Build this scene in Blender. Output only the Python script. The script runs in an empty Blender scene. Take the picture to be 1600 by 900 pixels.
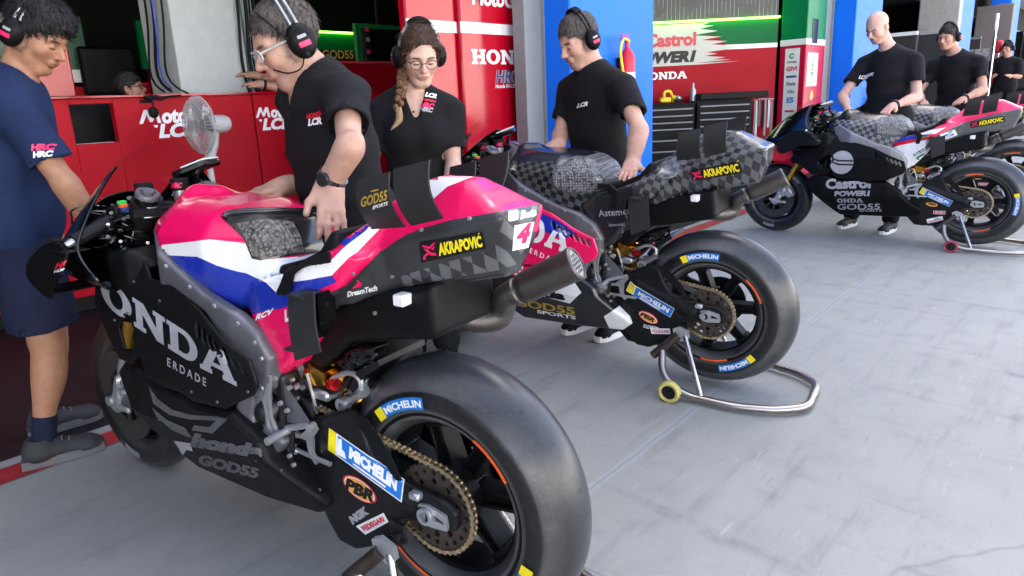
import bpy, bmesh, math, random
import numpy as np
from mathutils import Matrix, Vector
from mathutils.bvhtree import BVHTree

random.seed(7)
PI = math.pi
R_ = math.radians
scene = bpy.context.scene
COL = scene.collection

# ---------------------------------------------------------------- camera
CF, CPITCH, CROLL, CYAW, CHC = 1000.08, 0.2312, -0.05058, 0.78716, 1.250
CX, CY = -31.84, -52.27                       # principal point offset of the cropped photograph (1600 px wide)


def cam_axes():
    cy, sy, cp, sp = math.cos(CYAW), math.sin(CYAW), math.cos(CPITCH), math.sin(CPITCH)
    fw = np.array([sy * cp, cy * cp, -sp])
    ri = np.array([cy, -sy, 0.0])
    up = np.cross(ri, fw)
    return (ri * math.cos(CROLL) + up * math.sin(CROLL), -ri * math.sin(CROLL) + up * math.cos(CROLL), fw)


CR, CU, CFW = cam_axes()
cam_d = bpy.data.cameras.new("camera")
cam = bpy.data.objects.new("camera", cam_d)
COL.objects.link(cam)
cam_d.sensor_width = 36
cam_d.lens = 36 * CF / 1600
cam_d.shift_x = -CX / 1600
cam_d.shift_y = CY / 1600
cam_d.clip_start = 0.05
cam_d.clip_end = 3000
m4 = Matrix.Identity(4)
for i in range(3):
    m4[i][0], m4[i][1], m4[i][2] = CR[i], CU[i], -CFW[i]
m4[2][3] = CHC
cam.matrix_world = m4
scene.camera = cam

# ---------------------------------------------------------------- sky, sun, exposure
SUN_EL, SUN_AZ = R_(57), R_(28)               # high sun behind the pit building: the whole pit lane side lies in its shade
w = bpy.data.worlds.new("World")
scene.world = w
w.use_nodes = True
nt = w.node_tree
nt.nodes.clear()
sky = nt.nodes.new('ShaderNodeTexSky')
sky.sky_type = 'NISHITA'
sky.sun_disc = False
sky.sun_elevation = SUN_EL
sky.sun_rotation = SUN_AZ
sky.air_density = 0.6
sky.dust_density = 5.0
sky.ozone_density = 0.0
bg = nt.nodes.new('ShaderNodeBackground')
bg.inputs['Strength'].default_value = 0.15
wo = nt.nodes.new('ShaderNodeOutputWorld')
nt.links.new(sky.outputs[0], bg.inputs[0])
nt.links.new(bg.outputs[0], wo.inputs[0])
sd = bpy.data.lights.new("sun", 'SUN')
sd.energy = 4.0
sd.angle = R_(0.5)
sd.color = (1.0, 0.95, 0.87)
sun = bpy.data.objects.new("sun", sd)
COL.objects.link(sun)
sv = Vector((math.sin(SUN_AZ) * math.cos(SUN_EL), math.cos(SUN_AZ) * math.cos(SUN_EL), math.sin(SUN_EL)))
sun.rotation_euler = (-sv).to_track_quat('-Z', 'Y').to_euler()
scene.view_settings.view_transform = 'Standard'
scene.view_settings.look = 'None'
scene.view_settings.gamma = 1
scene.view_settings.exposure = 2.95
try:
    scene.cycles.use_denoising = True
    scene.cycles.max_bounces = 8
    scene.cycles.transparent_max_bounces = 12
except Exception:
    pass


# ---------------------------------------------------------------- tagging and linking
def tag(o, label=None, cat=None, group=None, kind=None):
    if label: o['label'] = label
    if cat: o['category'] = cat
    if group: o['group'] = group
    if kind: o['kind'] = kind
    return o


def empty(name, loc=(0, 0, 0), rot=None, parent=None):
    o = bpy.data.objects.new(name, None)
    COL.objects.link(o)
    o.location = loc
    if rot is not None: o.rotation_euler = rot
    if parent: o.parent = parent
    o.empty_display_size = .1
    return o


def link(name, me, mat=None, parent=None):
    o = bpy.data.objects.new(name, me)
    COL.objects.link(o)
    if parent: o.parent = parent
    if mat is not None:
        mats = mat if isinstance(mat, (list, tuple)) else [mat]
        if len(me.materials) == 0:
            for m in mats: me.materials.append(m)
        else:
            for i, m in enumerate(mats):
                if me.materials[i] != m:
                    o.material_slots[i].link = 'OBJECT'
                    o.material_slots[i].material = m
    return o


def at(px, py, d):
    """world point seen at a photograph pixel, d metres along the view axis"""
    return np.array([0, 0, CHC]) + d * (CFW + ((px - 800 - CX) * CR - (py - 450 - CY) * CU) / CF)


def atY(px, py, Y):
    q = CFW + ((px - 800 - CX) * CR - (py - 450 - CY) * CU) / CF
    return np.array([0, 0, CHC]) + q * Y / q[1]


def nrm(v):
    v = np.asarray(v, float)
    return v / (np.linalg.norm(v) + 1e-12)


# ---------------------------------------------------------------- materials
_M = {}


class NT:
    def __init__(s, mat):
        s.t = mat.node_tree
        s.n = s.t.nodes
        s.tc = None

    def new(s, ty, **kw):
        n = s.n.new(ty)
        for k, v in kw.items():
            if k in n.inputs: n.inputs[k].default_value = v
            else: setattr(n, k, v)
        return n

    def ln(s, a, b): s.t.links.new(a, b)

    def obj(s):
        if s.tc is None: s.tc = s.new('ShaderNodeTexCoord')
        return s.tc.outputs['Object']

    def math(s, op, a, b=None, clamp=False):
        n = s.new('ShaderNodeMath', operation=op)
        n.use_clamp = clamp
        for i, v in enumerate((a, b)):
            if v is None: continue
            if isinstance(v, (int, float)): n.inputs[i].default_value = v
            else: s.ln(v, n.inputs[i])
        return n.outputs[0]

    def mix(s, fac, a, b, blend='MIX'):
        n = s.new('ShaderNodeMix', data_type='RGBA', blend_type=blend)
        for sock, v in ((n.inputs[0], fac), (n.inputs[6], a), (n.inputs[7], b)):
            if isinstance(v, (int, float)): sock.default_value = v
            elif isinstance(v, tuple): sock.default_value = (*v[:3], 1)
            else: s.ln(v, sock)
        return n.outputs[2]

    def noise(s, scale, detail=4, vec=None, rough=.55):
        n = s.new('ShaderNodeTexNoise')
        n.inputs['Scale'].default_value = scale
        n.inputs['Detail'].default_value = detail
        n.inputs['Roughness'].default_value = rough
        s.ln(vec if vec is not None else s.obj(), n.inputs['Vector'])
        return n.outputs['Fac']

    def ramp(s, f, lo, hi):
        n = s.new('ShaderNodeMapRange')
        n.inputs['From Min'].default_value = lo
        n.inputs['From Max'].default_value = hi
        s.ln(f, n.inputs['Value'])
        return n.outputs[0]


def base_mat(name):
    m = bpy.data.materials.new(name)
    m.use_nodes = True
    return m, NT(m), m.node_tree.nodes['Principled BSDF']


def M(name, col, rough=.5, metal=0., var=.12, scale=14., bump=0., bscale=60., coat=0., spec=.5, rvar=.08, emit=0., alpha=1., trans=0.):
    """plain material whose colour, gloss and surface wander a little with 3-D noise"""
    if name in _M: return _M[name]
    m, t, b = base_mat(name)
    f = t.noise(scale, 5)
    a = tuple(max(0., c * (1 - var)) for c in col)
    c2 = tuple(min(1., c * (1 + var)) for c in col)
    t.ln(t.mix(t.ramp(f, .3, .7), a, c2), b.inputs['Base Color'])
    r = t.new('ShaderNodeMapRange')
    r.inputs['To Min'].default_value = max(.02, rough - rvar)
    r.inputs['To Max'].default_value = min(1., rough + rvar)
    t.ln(t.noise(scale * 2.3, 3), r.inputs['Value'])
    t.ln(r.outputs[0], b.inputs['Roughness'])
    b.inputs['Metallic'].default_value = metal
    b.inputs['Coat Weight'].default_value = coat
    b.inputs['Coat Roughness'].default_value = .06
    b.inputs['Specular IOR Level'].default_value = spec
    b.inputs['Alpha'].default_value = alpha
    b.inputs['Transmission Weight'].default_value = trans
    if emit:
        b.inputs['Emission Color'].default_value = (*col, 1)
        b.inputs['Emission Strength'].default_value = emit
    if bump:
        bn = t.new('ShaderNodeBump')
        bn.inputs['Strength'].default_value = bump
        bn.inputs['Distance'].default_value = .004
        t.ln(t.noise(bscale, 3), bn.inputs['Height'])
        t.ln(bn.outputs[0], b.inputs['Normal'])
    _M[name] = m
    return m


def halfmask(t, poly, axes=(0, 2), soft=.0008):
    """1 inside a convex polygon given in two object axes"""
    P = np.array(poly, float)
    if np.sum(P[:, 0] * np.roll(P[:, 1], -1) - np.roll(P[:, 0], -1) * P[:, 1]) < 0: P = P[::-1]
    cur = None
    for i in range(len(P)):
        a, c = P[i], P[(i + 1) % len(P)]
        n = np.array([-(c - a)[1], (c - a)[0]])
        n /= np.linalg.norm(n) + 1e-9
        vm = t.new('ShaderNodeVectorMath', operation='DOT_PRODUCT')
        t.ln(t.obj(), vm.inputs[0])
        v = [0, 0, 0]
        v[axes[0]], v[axes[1]] = n[0], n[1]
        vm.inputs[1].default_value = v
        d = t.math('SUBTRACT', vm.outputs['Value'], float(n @ a))
        cur = d if cur is None else t.math('MINIMUM', cur, d)
    return t.ramp(cur, -soft, soft)


def checker_col(t, a, b, size=.022, rot=0., kv=.8):
    """woven carbon squares, wrapped over top faces by adding |v| to z"""
    sx = t.new('ShaderNodeSeparateXYZ')
    t.ln(t.obj(), sx.inputs[0])
    zz = t.math('ADD', sx.outputs[2], t.math('MULTIPLY', t.math('ABSOLUTE', sx.outputs[1]), -kv))
    c, s = math.cos(rot), math.sin(rot)
    p = t.math('ADD', t.math('MULTIPLY', sx.outputs[0], c), t.math('MULTIPLY', zz, s))
    q = t.math('ADD', t.math('MULTIPLY', sx.outputs[0], -s), t.math('MULTIPLY', zz, c))
    cm = t.new('ShaderNodeCombineXYZ')
    t.ln(p, cm.inputs[0]); t.ln(q, cm.inputs[1])
    cm.inputs[2].default_value = .5 * size
    ch = t.new('ShaderNodeTexChecker')
    ch.inputs['Scale'].default_value = 1 / size
    t.ln(cm.outputs[0], ch.inputs['Vector'])
    ch.inputs['Color1'].default_value = (*a, 1)
    ch.inputs['Color2'].default_value = (*b, 1)
    n = t.noise(35, 3)
    return t.mix(t.ramp(n, .2, .8), ch.outputs[0], (.9, .9, .9), 'MULTIPLY'), ch.outputs['Fac']


def paint(name, base, layers=(), rough=.3, coat=.5, check=None, metal=0., spec=.5):
    """bodywork paint; layers = (colour or 'check', convex polygon in side view)"""
    if name in _M: return _M[name]
    m, t, b = base_mat(name)
    n = t.noise(25, 4)
    tint = t.mix(t.ramp(n, .25, .75), (.93, .93, .93), (1, 1, 1))
    chk = None
    if check: chk, _ = checker_col(t, *check)
    cur = chk if base == 'check' else t.mix(0., base, base)
    for col, poly in layers:
        cur = t.mix(halfmask(t, poly), cur, chk if col == 'check' else col)
    t.ln(t.mix(1., cur, tint, 'MULTIPLY'), b.inputs['Base Color'])
    r = t.new('ShaderNodeMapRange')
    r.inputs['To Min'].default_value = rough * .8
    r.inputs['To Max'].default_value = rough * 1.3
    t.ln(t.noise(9, 4), r.inputs['Value'])
    t.ln(r.outputs[0], b.inputs['Roughness'])
    b.inputs['Coat Weight'].default_value = coat
    b.inputs['Coat Roughness'].default_value = .08
    b.inputs['Metallic'].default_value = metal
    b.inputs['Specular IOR Level'].default_value = spec
    _M[name] = m
    return m


def attr_mat(name, rough=.5, bump=.15, bscale=180, sss=0.):
    """skin: colour from the mesh's own colour attribute, with pores"""
    if name in _M: return _M[name]
    m, t, b = base_mat(name)
    a = t.new('ShaderNodeAttribute')
    a.attribute_name = 'tint'
    n = t.noise(40, 4)
    t.ln(t.mix(1., a.outputs['Color'], t.mix(t.ramp(n, .3, .7), (.86, .78, .75), (1.05, 1.03, 1.02)), 'MULTIPLY'), b.inputs['Base Color'])
    b.inputs['Roughness'].default_value = rough
    b.inputs['Subsurface Weight'].default_value = sss
    b.inputs['Subsurface Radius'].default_value = (.012, .005, .003)
    b.inputs['Subsurface Scale'].default_value = .6
    bn = t.new('ShaderNodeBump')
    bn.inputs['Strength'].default_value = bump
    bn.inputs['Distance'].default_value = .002
    t.ln(t.noise(bscale, 3), bn.inputs['Height'])
    t.ln(bn.outputs[0], b.inputs['Normal'])
    _M[name] = m
    return m


# ---------------------------------------------------------------- mesh collecting
def rotm(axis_z, up=(0, 0, 1)):
    z = nrm(axis_z)
    x = np.cross(up, z)
    if np.linalg.norm(x) < 1e-4: x = np.cross((1, 0, 0), z)
    x = nrm(x)
    return np.stack([x, np.cross(z, x), z], 1)


class MB:
    def __init__(s):
        s.v, s.f, s.n = [], [], 0

    def add(s, v, f):
        v = np.asarray(v, float)
        s.v.append(v)
        s.f += [tuple(int(i) + s.n for i in q) for q in f]
        s.n += len(v)
        return s

    def box(s, c, size, R=None, bev=0.):
        h = np.array(size, float) / 2
        bev = min(bev, h.min() * .6)
        if bev <= 0:
            v = np.array([[x, y, z] for x in (-1, 1) for y in (-1, 1) for z in (-1, 1)]) * h
            f = [(0, 1, 3, 2), (4, 6, 7, 5), (0, 4, 5, 1), (2, 3, 7, 6), (0, 2, 6, 4), (1, 5, 7, 3)]
        else:
            v, f, ix = [], [], {}
            for sx in (-1, 1):
                for sy in (-1, 1):
                    for sz in (-1, 1):
                        for k in range(3):
                            q = h - bev
                            q = q.copy(); q[k] = h[k]
                            ix[sx, sy, sz, k] = len(v)
                            v.append(q * (sx, sy, sz))
            def F(*a): f.append(a)
            for k in range(3):
                for sg in (-1, 1):
                    o = [i for i in range(3) if i != k]
                    ring = []
                    for a, b in ((-1, -1), (1, -1), (1, 1), (-1, 1)):
                        q = [0, 0, 0]; q[k] = sg; q[o[0]] = a; q[o[1]] = b
                        ring.append(ix[q[0], q[1], q[2], k])
                    F(*ring)
            for k in range(3):
                o = [i for i in range(3) if i != k]
                for a in (-1, 1):
                    for b in (-1, 1):
                        q = [0, 0, 0]; q[o[0]] = a; q[o[1]] = b
                        e = []
                        for sg, kk in ((-1, o[0]), (1, o[0]), (1, o[1]), (-1, o[1])):
                            q2 = list(q); q2[k] = sg
                            e.append(ix[q2[0], q2[1], q2[2], kk])
                        F(*e)
            for sx in (-1, 1):
                for sy in (-1, 1):
                    for sz in (-1, 1): F(*[ix[sx, sy, sz, k] for k in range(3)])
            v = np.array(v)
        if R is not None: v = v @ np.asarray(R).T
        return s.add(v + np.array(c), f)

    def tube(s, pts, r, n=10, cap=True, smooth=0):
        P = np.array(pts, float)
        if smooth:
            P = catmull(P, smooth)
        rr = np.full(len(P), r) if np.isscalar(r) else np.interp(np.linspace(0, 1, len(P)), np.linspace(0, 1, len(r)), r)
        T = np.gradient(P, axis=0)
        T /= np.linalg.norm(T, axis=1)[:, None] + 1e-12
        x = rotm(T[0])[:, 0]
        v = []
        a = np.linspace(0, 2 * PI, n, endpoint=False)
        for i in range(len(P)):
            x = nrm(x - T[i] * (x @ T[i]))
            y = np.cross(T[i], x)
            v.append(P[i] + rr[i] * (np.cos(a)[:, None] * x + np.sin(a)[:, None] * y))
        f = []
        for i in range(len(P) - 1):
            for j in range(n):
                k = (j + 1) % n
                f.append((i * n + j, i * n + k, i * n + n + k, i * n + n + j))
        if cap:
            f.append(tuple(range(n))[::-1])
            f.append(tuple((len(P) - 1) * n + j for j in range(n)))
        return s.add(np.concatenate(v), f)

    def lathe(s, prof, c=(0, 0, 0), axis=(0, 0, 1), n=32, closed=False, up=(0, 0, 1)):
        """prof = (height along axis, radius)"""
        R = rotm(axis, up)
        a = np.linspace(0, 2 * PI, n, endpoint=False)
        v = []
        for h, r in prof:
            v.append(np.stack([r * np.cos(a), r * np.sin(a), np.full(n, h)], 1))
        v = np.concatenate(v) @ R.T + np.array(c)
        m = len(prof)
        f = []
        for i in range(m if closed else m - 1):
            i2 = (i + 1) % m
            for j in range(n):
                k = (j + 1) % n
                f.append((i * n + j, i * n + k, i2 * n + k, i2 * n + j))
        return s.add(v, f)

    def cyl(s, a, b, r, n=16, r2=None):
        a, b = np.array(a, float), np.array(b, float)
        L = np.linalg.norm(b - a)
        r2 = r if r2 is None else r2
        return s.lathe([(0, 1e-5), (0, r), (L, r2), (L, 1e-5)], a, b - a, n)

    def ball(s, c, r, n=12):
        r = np.array([r, r, r]) if np.isscalar(r) else np.array(r)
        a = np.linspace(0, PI, n // 2 + 2)
        q = MB().lathe([(-math.cos(t), max(math.sin(t), 1e-4)) for t in a], n=n)
        return s.add(np.concatenate(q.v) * r + np.array(c), q.f)

    def prism(s, poly, lo, hi, axis=1, frame=None):
        """polygon in the two other axes (x,z for axis 1), extruded from lo to hi; lo, hi may be functions of the point"""
        P = [tuple(p) for p in poly]
        ar = sum(P[i][0] * P[(i + 1) % len(P)][1] - P[(i + 1) % len(P)][0] * P[i][1] for i in range(len(P)))
        if (ar > 0) == (axis == 1): P = P[::-1]
        v = []
        for g in (lo, hi):
            for a, b in P:
                h = g(a, b) if callable(g) else g
                v.append({0: (h, a, b), 1: (a, h, b), 2: (a, b, h)}[axis])
        n = len(P)
        f = [tuple(range(n))[::-1], tuple(range(n, 2 * n))] + [(i, (i + 1) % n, n + (i + 1) % n, n + i) for i in range(n)]
        v = np.array(v, float)
        if frame is not None:
            o, ax, ay, az = [np.array(q, float) for q in frame]
            v = o + v[:, :1] * ax + v[:, 1:2] * ay + v[:, 2:] * az
        return s.add(v, f)

    def mirror(s):
        for v, in [(q,) for q in list(s.v)]: pass
        n0 = s.n
        V = np.concatenate(s.v).copy()
        V[:, 1] *= -1
        F = [tuple(reversed(q)) for q in s.f]
        return s.add(V, F)

    def mesh(s, name, smooth=True, angle=38):
        me = bpy.data.meshes.new(name)
        V = np.concatenate(s.v) if s.v else np.zeros((0, 3))
        me.from_pydata(V.tolist(), [], s.f)
        bm = bmesh.new()
        bm.from_mesh(me)
        bmesh.ops.recalc_face_normals(bm, faces=bm.faces)
        bm.to_mesh(me)
        bm.free()
        if smooth:
            me.shade_smooth()
            try: me.set_sharp_from_angle(angle=R_(angle))
            except Exception: pass
        return me

    def build(s, name, mat, parent=None, smooth=True, angle=38):
        return link(name, s.mesh(name, smooth, angle), mat, parent)


def catmull(P, k=6):
    P = np.asarray(P, float)
    Q = np.concatenate([[2 * P[0] - P[1]], P, [2 * P[-1] - P[-2]]])
    out = []
    for i in range(1, len(Q) - 2):
        for t in np.linspace(0, 1, k, endpoint=False):
            a, b, c, d = Q[i - 1:i + 3]
            out.append(.5 * (2 * b + (c - a) * t + (2 * a - 5 * b + 4 * c - d) * t * t + (3 * b - a - 3 * c + d) * t ** 3))
    out.append(P[-1])
    return np.array(out)


# ---------------------------------------------------------------- signed distance modelling (one continuous surface)
def smin(a, b, k):
    if k <= 0: return np.minimum(a, b)
    h = np.maximum(k - np.abs(a - b), 0) / k
    return np.minimum(a, b) - h * h * k * .25


def axis_pts(lo, hi, step, fine=()):
    out = [lo]
    while out[-1] < hi:
        st = step
        for a, b, q in fine:
            if a <= out[-1] <= b: st = min(st, q)
        out.append(out[-1] + st)
    return np.array(out, np.float32)


class SDF:
    def __init__(s, lo, hi, step, fx=(), fy=(), fz=()):
        s.ax = [axis_pts(lo[i], hi[i], step, f) for i, f in enumerate((fx, fy, fz))]
        s.D = np.full([len(a) for a in s.ax], .2, np.float32)

    def _sub(s, lo, hi, m):
        sl = []
        for i in range(3):
            a = max(0, int(np.searchsorted(s.ax[i], lo[i] - m)) - 1)
            b = min(len(s.ax[i]), int(np.searchsorted(s.ax[i], hi[i] + m)) + 1)
            sl.append(slice(a, max(a + 1, b)))
        X = s.ax[0][sl[0]][:, None, None]
        Y = s.ax[1][sl[1]][None, :, None]
        Z = s.ax[2][sl[2]][None, None, :]
        return tuple(sl), X, Y, Z

    def add(s, prim, k=.02, op='u', grow=0.):
        lo, hi, fn = prim
        sl, X, Y, Z = s._sub(np.array(lo) - grow, np.array(hi) + grow, k + .025)
        d = (fn(X, Y, Z) - grow).astype(np.float32)
        if op == 'u': s.D[sl] = smin(s.D[sl], d, k)
        else: s.D[sl] = -smin(-s.D[sl], d, k)
        return s

    def cut(s, p, n):
        """keep the side the normal n points to"""
        p, n = np.array(p, float), nrm(n)
        X, Y, Z = s.ax[0][:, None, None], s.ax[1][None, :, None], s.ax[2][None, None, :]
        d = -((X - p[0]) * n[0] + (Y - p[1]) * n[1] + (Z - p[2]) * n[2])
        s.D = np.maximum(s.D, d.astype(np.float32))
        return s

    def disp(s, fn):
        X, Y, Z = s.ax[0][:, None, None], s.ax[1][None, :, None], s.ax[2][None, None, :]
        m = np.abs(s.D) < .05
        d = np.broadcast_to(fn(X, Y, Z), s.D.shape)
        s.D = np.where(m, s.D + d, s.D).astype(np.float32)
        return s

    def net(s):
        D = s.D.copy()
        D[0], D[-1] = .1, .1
        D[:, 0], D[:, -1] = .1, .1
        D[:, :, 0], D[:, :, -1] = .1, .1
        D[D == 0] = 1e-7
        ins = D < 0
        c = ins[:-1, :-1, :-1].astype(np.int8)
        c = c + ins[1:, :-1, :-1] + ins[:-1, 1:, :-1] + ins[:-1, :-1, 1:] + ins[1:, 1:, :-1] + ins[1:, :-1, 1:] + ins[:-1, 1:, 1:] + ins[1:, 1:, 1:]
        act = (c > 0) & (c < 8)
        I = np.argwhere(act)
        idx = np.full(act.shape, -1, np.int32)
        idx[act] = np.arange(len(I))
        off = np.array([[x, y, z] for x in (0, 1) for y in (0, 1) for z in (0, 1)])
        vals = np.stack([D[I[:, 0] + o[0], I[:, 1] + o[1], I[:, 2] + o[2]] for o in off], 1)
        P = np.zeros((len(I), 3))
        W = np.zeros(len(I))
        for a in range(8):
            for b in range(a + 1, 8):
                if np.abs(off[a] - off[b]).sum() != 1: continue
                m = (vals[:, a] < 0) != (vals[:, b] < 0)
                t = vals[:, a] / (vals[:, a] - vals[:, b] + 1e-20)
                q = off[a] + t[:, None] * (off[b] - off[a])
                P[m] += q[m]
                W[m] += 1
        P /= W[:, None]
        V = np.empty_like(P)
        for k in range(3):
            A = s.ax[k]
            V[:, k] = A[I[:, k]] + P[:, k] * (A[I[:, k] + 1] - A[I[:, k]])
        quads = []
        for k in range(3):
            o1, o2 = [(1, 2), (2, 0), (0, 1)][k]
            sa = [slice(None)] * 3; sb = [slice(None)] * 3
            sa[k] = slice(0, -1); sb[k] = slice(1, None)
            ch = ins[tuple(sa)] != ins[tuple(sb)]
            E = np.argwhere(ch)
            E = E[(E[:, o1] > 0) & (E[:, o2] > 0)]
            e = [E.copy() for _ in range(4)]
            e[1][:, o1] -= 1
            e[2][:, o1] -= 1; e[2][:, o2] -= 1
            e[3][:, o2] -= 1
            q = np.stack([idx[x[:, 0], x[:, 1], x[:, 2]] for x in e], 1)
            fl = ins[E[:, 0], E[:, 1], E[:, 2]]
            q[~fl] = q[~fl][:, ::-1]
            quads.append(q)
        Q = np.concatenate(quads)
        Q = Q[(Q >= 0).all(1)]
        return V, Q

    def mesh(s, name, relax=1):
        V, Q = s.net()
        for _ in range(relax):
            acc = np.zeros_like(V); cnt = np.zeros(len(V))
            for i in range(4):
                a, b = Q[:, i], Q[:, (i + 1) % 4]
                np.add.at(acc, a, V[b]); np.add.at(acc, b, V[a])
                np.add.at(cnt, a, 1); np.add.at(cnt, b, 1)
            V = V * .5 + .5 * acc / np.maximum(cnt, 1)[:, None]
        return raw_mesh(name, V, Q)


def raw_mesh(name, V, Q):
    me = bpy.data.meshes.new(name)
    me.vertices.add(len(V))
    me.vertices.foreach_set('co', np.asarray(V, np.float32).ravel())
    me.loops.add(Q.size)
    me.loops.foreach_set('vertex_index', np.asarray(Q, np.int32).ravel())
    me.polygons.add(len(Q))
    me.polygons.foreach_set('loop_start', np.arange(0, Q.size, Q.shape[1], dtype=np.int32))
    me.update(calc_edges=True)
    me.validate()
    me.shade_smooth()
    return me


def p_cap(a, b, ra, rb=None):
    a, b = np.array(a, float), np.array(b, float)
    rb = ra if rb is None else rb
    r = max(ra, rb)
    ab = b - a
    L2 = float(ab @ ab) + 1e-12

    def fn(X, Y, Z):
        t = ((X - a[0]) * ab[0] + (Y - a[1]) * ab[1] + (Z - a[2]) * ab[2]) / L2
        t = np.clip(t, 0, 1)
        return np.sqrt((X - a[0] - t * ab[0]) ** 2 + (Y - a[1] - t * ab[1]) ** 2 + (Z - a[2] - t * ab[2]) ** 2) - (ra + (rb - ra) * t)
    return np.minimum(a, b) - r, np.maximum(a, b) + r, fn


def p_cone(a, b, ra, rb):
    """capped cone with flat ends"""
    a, b = np.array(a, float), np.array(b, float)
    r = max(ra, rb)
    L = np.linalg.norm(b - a)
    d = (b - a) / L

    def fn(X, Y, Z):
        t = (X - a[0]) * d[0] + (Y - a[1]) * d[1] + (Z - a[2]) * d[2]
        q = np.sqrt(np.maximum((X - a[0]) ** 2 + (Y - a[1]) ** 2 + (Z - a[2]) ** 2 - t * t, 0))
        return np.maximum(q - (ra + (rb - ra) * np.clip(t / L, 0, 1)), np.maximum(-t, t - L))
    return np.minimum(a, b) - r, np.maximum(a, b) + r, fn


def p_ell(c, r, R=None):
    c, r = np.array(c, float), np.array(r, float)
    R = np.eye(3) if R is None else np.asarray(R)
    e = np.sqrt(((R * r) ** 2).sum(1))

    def fn(X, Y, Z):
        q = [(X - c[0]) * R[0, i] + (Y - c[1]) * R[1, i] + (Z - c[2]) * R[2, i] for i in range(3)]
        k0 = np.sqrt(sum((q[i] / r[i]) ** 2 for i in range(3)))
        k1 = np.sqrt(sum((q[i] / r[i] ** 2) ** 2 for i in range(3))) + 1e-9
        return k0 * (k0 - 1) / k1
    return c - e, c + e, fn


def p_box(c, h, R=None, rad=.01):
    c, h = np.array(c, float), np.array(h, float) - rad
    R = np.eye(3) if R is None else np.asarray(R)
    e = np.abs(R) @ (h + rad)

    def fn(X, Y, Z):
        q = [np.abs((X - c[0]) * R[0, i] + (Y - c[1]) * R[1, i] + (Z - c[2]) * R[2, i]) - h[i] for i in range(3)]
        o = np.sqrt(sum(np.maximum(v, 0) ** 2 for v in q))
        return o + np.minimum(np.maximum(np.maximum(q[0], q[1]), q[2]), 0) - rad
    return c - e, c + e, fn


def poly_sd(P, X, Z):
    """signed distance to a polygon, X (n,1,1), Z (1,1,m)"""
    P = np.array(P, float)
    d = np.full((X.shape[0], 1, Z.shape[2]), 1e9)
    s = np.ones_like(d)
    n = len(P)
    for i in range(n):
        a, b = P[i], P[i - 1]
        ex, ez = b[0] - a[0], b[1] - a[1]
        wx, wz = X - a[0], Z - a[1]
        t = np.clip((wx * ex + wz * ez) / (ex * ex + ez * ez + 1e-12), 0, 1)
        d = np.minimum(d, (wx - ex * t) ** 2 + (wz - ez * t) ** 2)
        c1 = Z >= a[1]; c2 = Z < b[1]; c3 = ex * wz > ez * wx
        m = (c1 & c2 & c3) | (~c1 & ~c2 & ~c3)
        s = np.where(m, -s, s)
    return s * np.sqrt(d)


def p_slab(P, h, rad=.02, vc=0.):
    """side-view polygon (u,z) thickened along y to half width h about vc; h, vc may be functions of (u,z)"""
    P = np.array(P, float)

    def fn(X, Y, Z):
        d2 = poly_sd(P, X, Z) + rad
        hh = h(X, Z) if callable(h) else h
        c = vc(X, Z) if callable(vc) else vc
        w = np.abs(Y - c) - (hh - rad)
        return np.minimum(np.maximum(d2, w), 0) + np.sqrt(np.maximum(d2, 0) ** 2 + np.maximum(w, 0) ** 2) - rad
    return np.array([P[:, 0].min(), -.45, P[:, 1].min()]), np.array([P[:, 0].max(), .45, P[:, 1].max()]), fn


# ---------------------------------------------------------------- lettering
_T = {}


def text2d(s, bold=0., shear=0., sp=1.):
    """(verts, faces) of a line of lettering, cap height 1, starting at x = 0"""
    key = (s, bold, shear, sp)
    if key in _T: return _T[key]

    def ev(body, off):
        cu = bpy.data.curves.new('t', 'FONT')
        cu.body = body; cu.size = 1; cu.offset = off; cu.space_character = sp
        cu.resolution_u = 3
        cu.fill_mode = 'FRONT'
        o = bpy.data.objects.new('t', cu)
        COL.objects.link(o)
        dg = bpy.context.evaluated_depsgraph_get()
        me = o.evaluated_get(dg).to_mesh()
        v = np.array([x.co[:2] for x in me.vertices]) if len(me.vertices) else np.zeros((0, 2))
        f = [tuple(p.vertices) for p in me.polygons]
        bpy.data.objects.remove(o); bpy.data.curves.remove(cu)
        return v, f
    hv, _ = ev('H', 0)
    v, f = ev(s, bold)
    hcap = hv[:, 1].max()
    v = v / hcap
    v[:, 0] -= v[:, 0].min()
    v[:, 0] += shear * v[:, 1]
    _T[key] = (v, f)
    return _T[key]


def fill2d(loops):
    """fill nested outlines (even-odd)"""
    cu = bpy.data.curves.new('t', 'CURVE')
    cu.dimensions = '2D'
    cu.fill_mode = 'FRONT'
    for L in loops:
        sp = cu.splines.new('POLY')
        sp.points.add(len(L) - 1)
        for p, q in zip(sp.points, L): p.co = (q[0], q[1], 0, 1)
        sp.use_cyclic_u = True
    o = bpy.data.objects.new('t', cu)
    COL.objects.link(o)
    dg = bpy.context.evaluated_depsgraph_get()
    me = o.evaluated_get(dg).to_mesh()
    v = np.array([x.co[:2] for x in me.vertices])
    f = [tuple(p.vertices) for p in me.polygons]
    bpy.data.objects.remove(o); bpy.data.curves.remove(cu)
    return v, f


def arc(cx, cy, rx, ry, a0, a1, n=14):
    return [(cx + rx * math.cos(R_(a0 + (a1 - a0) * i / n)), cy + ry * math.sin(R_(a0 + (a1 - a0) * i / n))) for i in range(n + 1)]


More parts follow.
